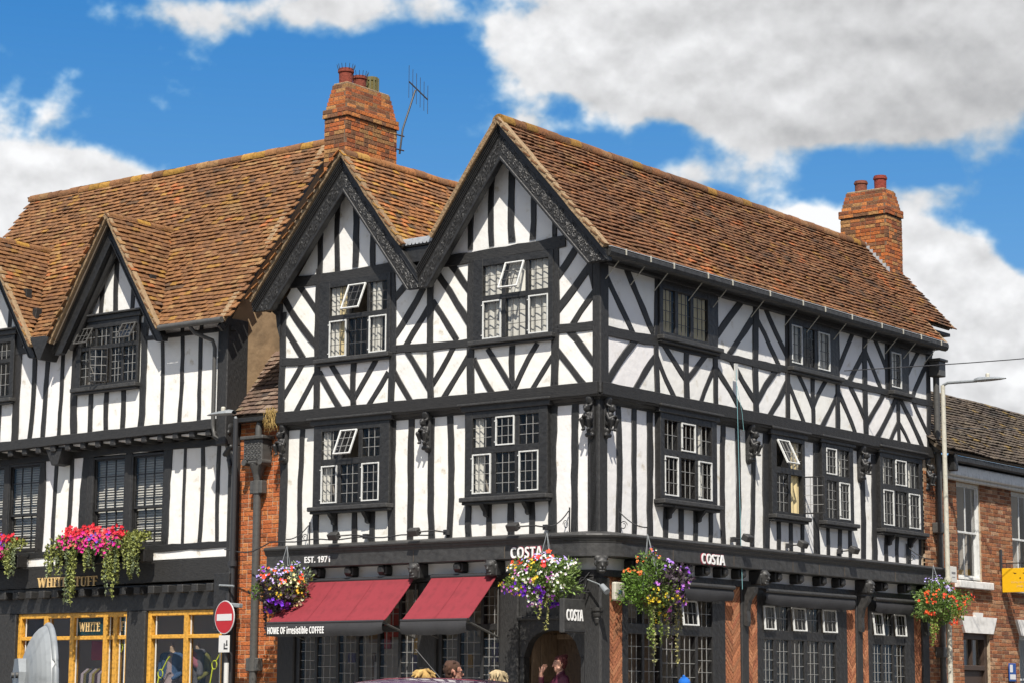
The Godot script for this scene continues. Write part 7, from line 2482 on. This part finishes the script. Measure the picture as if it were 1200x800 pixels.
# ---------------------------------------------------------------- framing tables: kind, from (u, v), to (u, v), width; metres on each wall
var FU := [["p",-6.588,7.993,-6.6,6.067,0.149],
	["b",-6.225,8.417,-5.782,7.893,0.127],
	["b",-6.539,8.173,-5.816,7.35,0.136],
	["b",-6.54,7.711,-6.132,7.197,0.128],
	["r",-6.607,7.15,-5.776,7.107,0.139],
	["b",-6.119,7.068,-6.564,6.52,0.119],
	["b",-5.832,6.862,-6.262,6.243,0.118],
	["p",-5.778,8.662,-5.777,6.226,0.145],
	["r",-6.473,8.488,-3.909,8.501,0.182],
	["p",-4.165,8.48,-4.151,6.213,0.147],
	["s",-4.975,6.987,-4.958,6.255,0.131],
	["b",-5.707,6.851,-5.254,6.241,0.124],
	["b",-5.452,6.974,-5.023,6.438,0.115],
	["b",-4.513,6.965,-4.916,6.429,0.114],
	["b",-4.242,6.73,-4.647,6.25,0.113],
	["p",-3.34,8.175,-3.311,6.185,0.142],
	["r",-4.113,7.138,-2.256,7.094,0.132],
	["b",-3.76,8.274,-4.092,7.99,0.137],
	["b",-3.517,8.06,-4.089,7.352,0.144],
	["b",-3.374,7.757,-3.841,7.177,0.127],
	["b",-4.078,6.751,-3.713,6.232,0.119],
	["b",-3.831,7.099,-3.382,6.467,0.119],
	["b",-3.208,8.308,-2.535,7.423,0.133],
	["b",-2.922,8.416,-2.523,7.93,0.133],
	["b",-3.259,7.808,-2.81,7.2,0.125],
	["b",-2.844,7.072,-3.241,6.532,0.117],
	["b",-2.538,6.896,-3.026,6.273,0.116],
	["p",-2.485,8.498,-2.479,6.224,0.156],
	["r",-3.411,8.465,-0.634,8.518,0.18],
	["p",-0.851,8.579,-0.845,6.248,0.155],
	["r",-0.835,7.153,0.009,7.144,0.146],
	["b",-0.399,8.436,-0.776,8.009,0.14],
	["b",-0.13,8.117,-0.775,7.465,0.147],
	["b",-0.054,7.699,-0.479,7.228,0.124],
	["b",-0.559,7.086,-0.04,6.475,0.123],
	["b",-0.785,6.818,-0.27,6.225,0.117],
	["s",-1.674,6.972,-1.669,6.27,0.117],
	["b",-2.416,6.783,-2.044,6.231,0.114],
	["b",-2.135,6.929,-1.699,6.339,0.106],
	["b",-1.212,6.93,-1.607,6.325,0.105],
	["b",-0.924,6.703,-1.299,6.227,0.104],
	["s",-1.672,9.938,-1.689,8.632,0.148],
	["s",-2.082,9.808,-2.093,8.619,0.116],
	["s",-2.506,9.256,-2.518,8.607,0.11],
	["s",-1.265,9.486,-1.281,8.624,0.12],
	["s",-0.84,8.957,-0.851,8.592,0.099],
	["s",-4.98,9.848,-4.959,8.599,0.148],
	["s",-5.379,9.725,-5.368,8.557,0.121],
	["s",-5.766,9.331,-5.761,8.557,0.117],
	["s",-4.585,9.337,-4.581,8.577,0.124],
	["s",-4.214,8.858,-4.208,8.556,0.1]]
var RU := [["b",0.24,7.864,0.892,7.164,0.133],
	["b",0.755,8.095,1.481,7.216,0.154],
	["r",0.02,7.093,1.676,7.112,0.155],
	["b",0.998,7.043,0.235,6.323,0.15],
	["b",1.539,6.849,0.945,6.256,0.135],
	["p",1.594,8.176,1.576,6.259,0.135],
	["r",1.615,7.104,3.399,7.1,0.119],
	["p",3.354,8.253,3.317,6.224,0.146],
	["s",2.458,7.138,2.445,6.235,0.165],
	["b",1.588,6.848,2.1,6.249,0.12],
	["b",1.737,7.106,2.387,6.609,0.13],
	["b",3.07,7.104,2.508,6.623,0.124],
	["b",3.289,6.884,2.862,6.263,0.115],
	["r",3.307,7.106,5.407,7.104,0.123],
	["b",4.162,8.099,3.406,7.453,0.148],
	["b",4.603,7.957,3.762,7.178,0.15],
	["p",4.636,8.153,4.603,6.18,0.182],
	["b",3.368,6.858,4.136,6.258,0.137],
	["b",3.84,7.058,4.555,6.493,0.139],
	["b",4.63,7.913,5.366,7.188,0.134],
	["b",4.974,8.083,5.648,7.409,0.135],
	["r",4.486,7.12,11.199,7.129,0.124],
	["p",5.699,8.157,5.658,6.251,0.147],
	["b",5.262,7.064,4.638,6.473,0.143],
	["b",5.648,6.917,5.026,6.267,0.144],
	["p",7.446,8.094,7.424,6.239,0.158],
	["s",6.555,7.136,6.562,6.23,0.152],
	["b",5.706,6.905,6.247,6.244,0.116],
	["b",6.036,7.105,6.557,6.531,0.117],
	["b",7.036,7.116,6.575,6.609,0.119],
	["b",7.401,6.882,6.837,6.258,0.131],
	["p",8.518,8.12,8.487,6.245,0.181],
	["b",8.069,8.119,7.482,7.377,0.135],
	["b",8.48,7.806,7.888,7.192,0.136],
	["b",7.451,6.964,8.083,6.273,0.134],
	["b",7.932,7.096,8.506,6.509,0.136],
	["b",8.538,7.825,9.101,7.213,0.127],
	["b",8.897,8.091,9.37,7.569,0.128],
	["b",9.196,7.097,8.539,6.505,0.138],
	["p",9.37,8.112,9.363,7.067,0.154],
	["p",10.172,8.115,10.156,7.094,0.176],
	["s",9.792,7.106,9.785,6.261,0.138],
	["b",9.669,7.041,8.908,6.266,0.14],
	["b",9.927,7.04,10.748,6.27,0.144],
	["b",9.769,6.629,9.462,6.279,0.117],
	["b",9.804,6.632,10.202,6.284,0.107],
	["b",10.665,8.067,10.218,7.63,0.121],
	["b",10.995,7.86,10.389,7.188,0.134],
	["b",10.419,7.086,11.065,6.492,0.134],
	["p",11.058,8.188,11.016,6.262,0.163]]
var FL := [["p",-6.625,6.115,-6.606,3.98,0.177],
	["s",-6.172,6.011,-6.194,4.001,0.121],
	["p",-5.806,6.058,-5.819,3.988,0.134],
	["p",-4.191,6.051,-4.176,3.981,0.173],
	["s",-3.788,6.057,-3.791,4.018,0.148],
	["p",-3.359,5.957,-3.339,4.002,0.132],
	["s",-5.422,4.608,-5.407,3.991,0.123],
	["s",-4.986,4.588,-4.973,3.993,0.13],
	["s",-4.597,4.57,-4.595,3.986,0.128],
	["s",-2.981,6.033,-2.981,3.988,0.139],
	["p",-2.612,6.04,-2.594,3.991,0.129],
	["p",-0.933,6.05,-0.94,3.984,0.162],
	["s",-0.525,6.019,-0.539,3.988,0.14],
	["s",-2.183,4.626,-2.186,3.985,0.118],
	["s",-1.755,4.605,-1.751,4.002,0.133],
	["s",-1.349,4.586,-1.346,3.986,0.123]]
var RL := [["s",0.634,6.046,0.625,3.97,0.162],
	["s",1.081,6.061,1.067,3.987,0.142],
	["p",1.513,6.074,1.495,3.969,0.169],
	["s",1.968,4.561,1.95,3.982,0.147],
	["s",2.403,4.558,2.395,3.974,0.15],
	["s",2.833,4.554,2.811,3.977,0.14],
	["p",3.304,6.054,3.274,3.962,0.118],
	["s",3.708,6.06,3.669,4.011,0.16],
	["s",4.146,6.033,4.136,3.981,0.149],
	["p",4.683,6.051,4.579,3.97,0.139],
	["p",5.092,6.091,5.052,3.982,0.198],
	["p",5.09,6.018,5.052,3.982,0.177],
	["s",5.472,4.556,5.456,3.982,0.143],
	["s",5.884,4.564,5.874,3.99,0.131],
	["p",6.326,5.989,6.278,4.011,0.119],
	["p",6.818,6.073,6.777,3.978,0.213],
	["s",7.193,4.518,7.181,3.984,0.123],
	["s",7.628,4.545,7.599,3.983,0.141],
	["p",7.993,5.992,7.993,3.996,0.112],
	["p",8.489,5.92,8.473,3.989,0.179],
	["p",8.951,5.961,8.904,3.972,0.207],
	["s",9.389,4.577,9.362,3.995,0.151],
	["s",9.828,4.564,9.783,3.976,0.137],
	["s",10.31,4.553,10.255,3.984,0.157],
	["p",10.755,5.999,10.71,3.994,0.089],
	["p",11.182,5.954,11.11,3.985,0.18]]
var LU := [["s",-9.432,7.985,-9.39,6.236,0.095],
	["s",-8.926,7.936,-8.936,6.252,0.1],
	["s",-8.45,7.938,-8.449,6.25,0.099],
	["p",-9.896,8.127,-9.898,6.237,0.165],
	["p",-11.667,8.001,-11.67,6.196,0.189],
	["s",-11.249,7.025,-11.235,6.216,0.129],
	["s",-10.829,6.992,-10.811,6.222,0.127],
	["s",-10.382,7.005,-10.38,6.241,0.139],
	["s",-12.039,7.885,-12.081,6.159,0.103],
	["s",-12.438,7.896,-12.522,6.178,0.134],
	["s",-12.825,7.906,-12.893,6.162,0.135],
	["p",-13.257,8.302,-13.305,6.153,0.198],
	["s",-13.802,7.023,-13.792,6.149,0.139]]
var LL := [["p",-12.821,5.794,-12.887,4.086,0.143],
	["s",-12.435,5.891,-12.486,4.104,0.106],
	["s",-12.015,5.906,-12.078,4.106,0.116],
	["p",-11.62,5.882,-11.675,4.116,0.207],
	["p",-9.471,5.903,-9.514,4.143,0.173],
	["s",-9.063,5.946,-9.078,4.13,0.077],
	["s",-8.637,5.941,-8.656,4.146,0.107],
	["s",-8.23,5.937,-8.232,4.153,0.1]]

func _ready():
	setup_view()
	setup_materials()
	sky_sheet()
	ground()
	corner_building()
	left_building()
	passage_wall()
	brick_house()
	across_the_street()
	street_things()
	flowers()
	car()
	people()
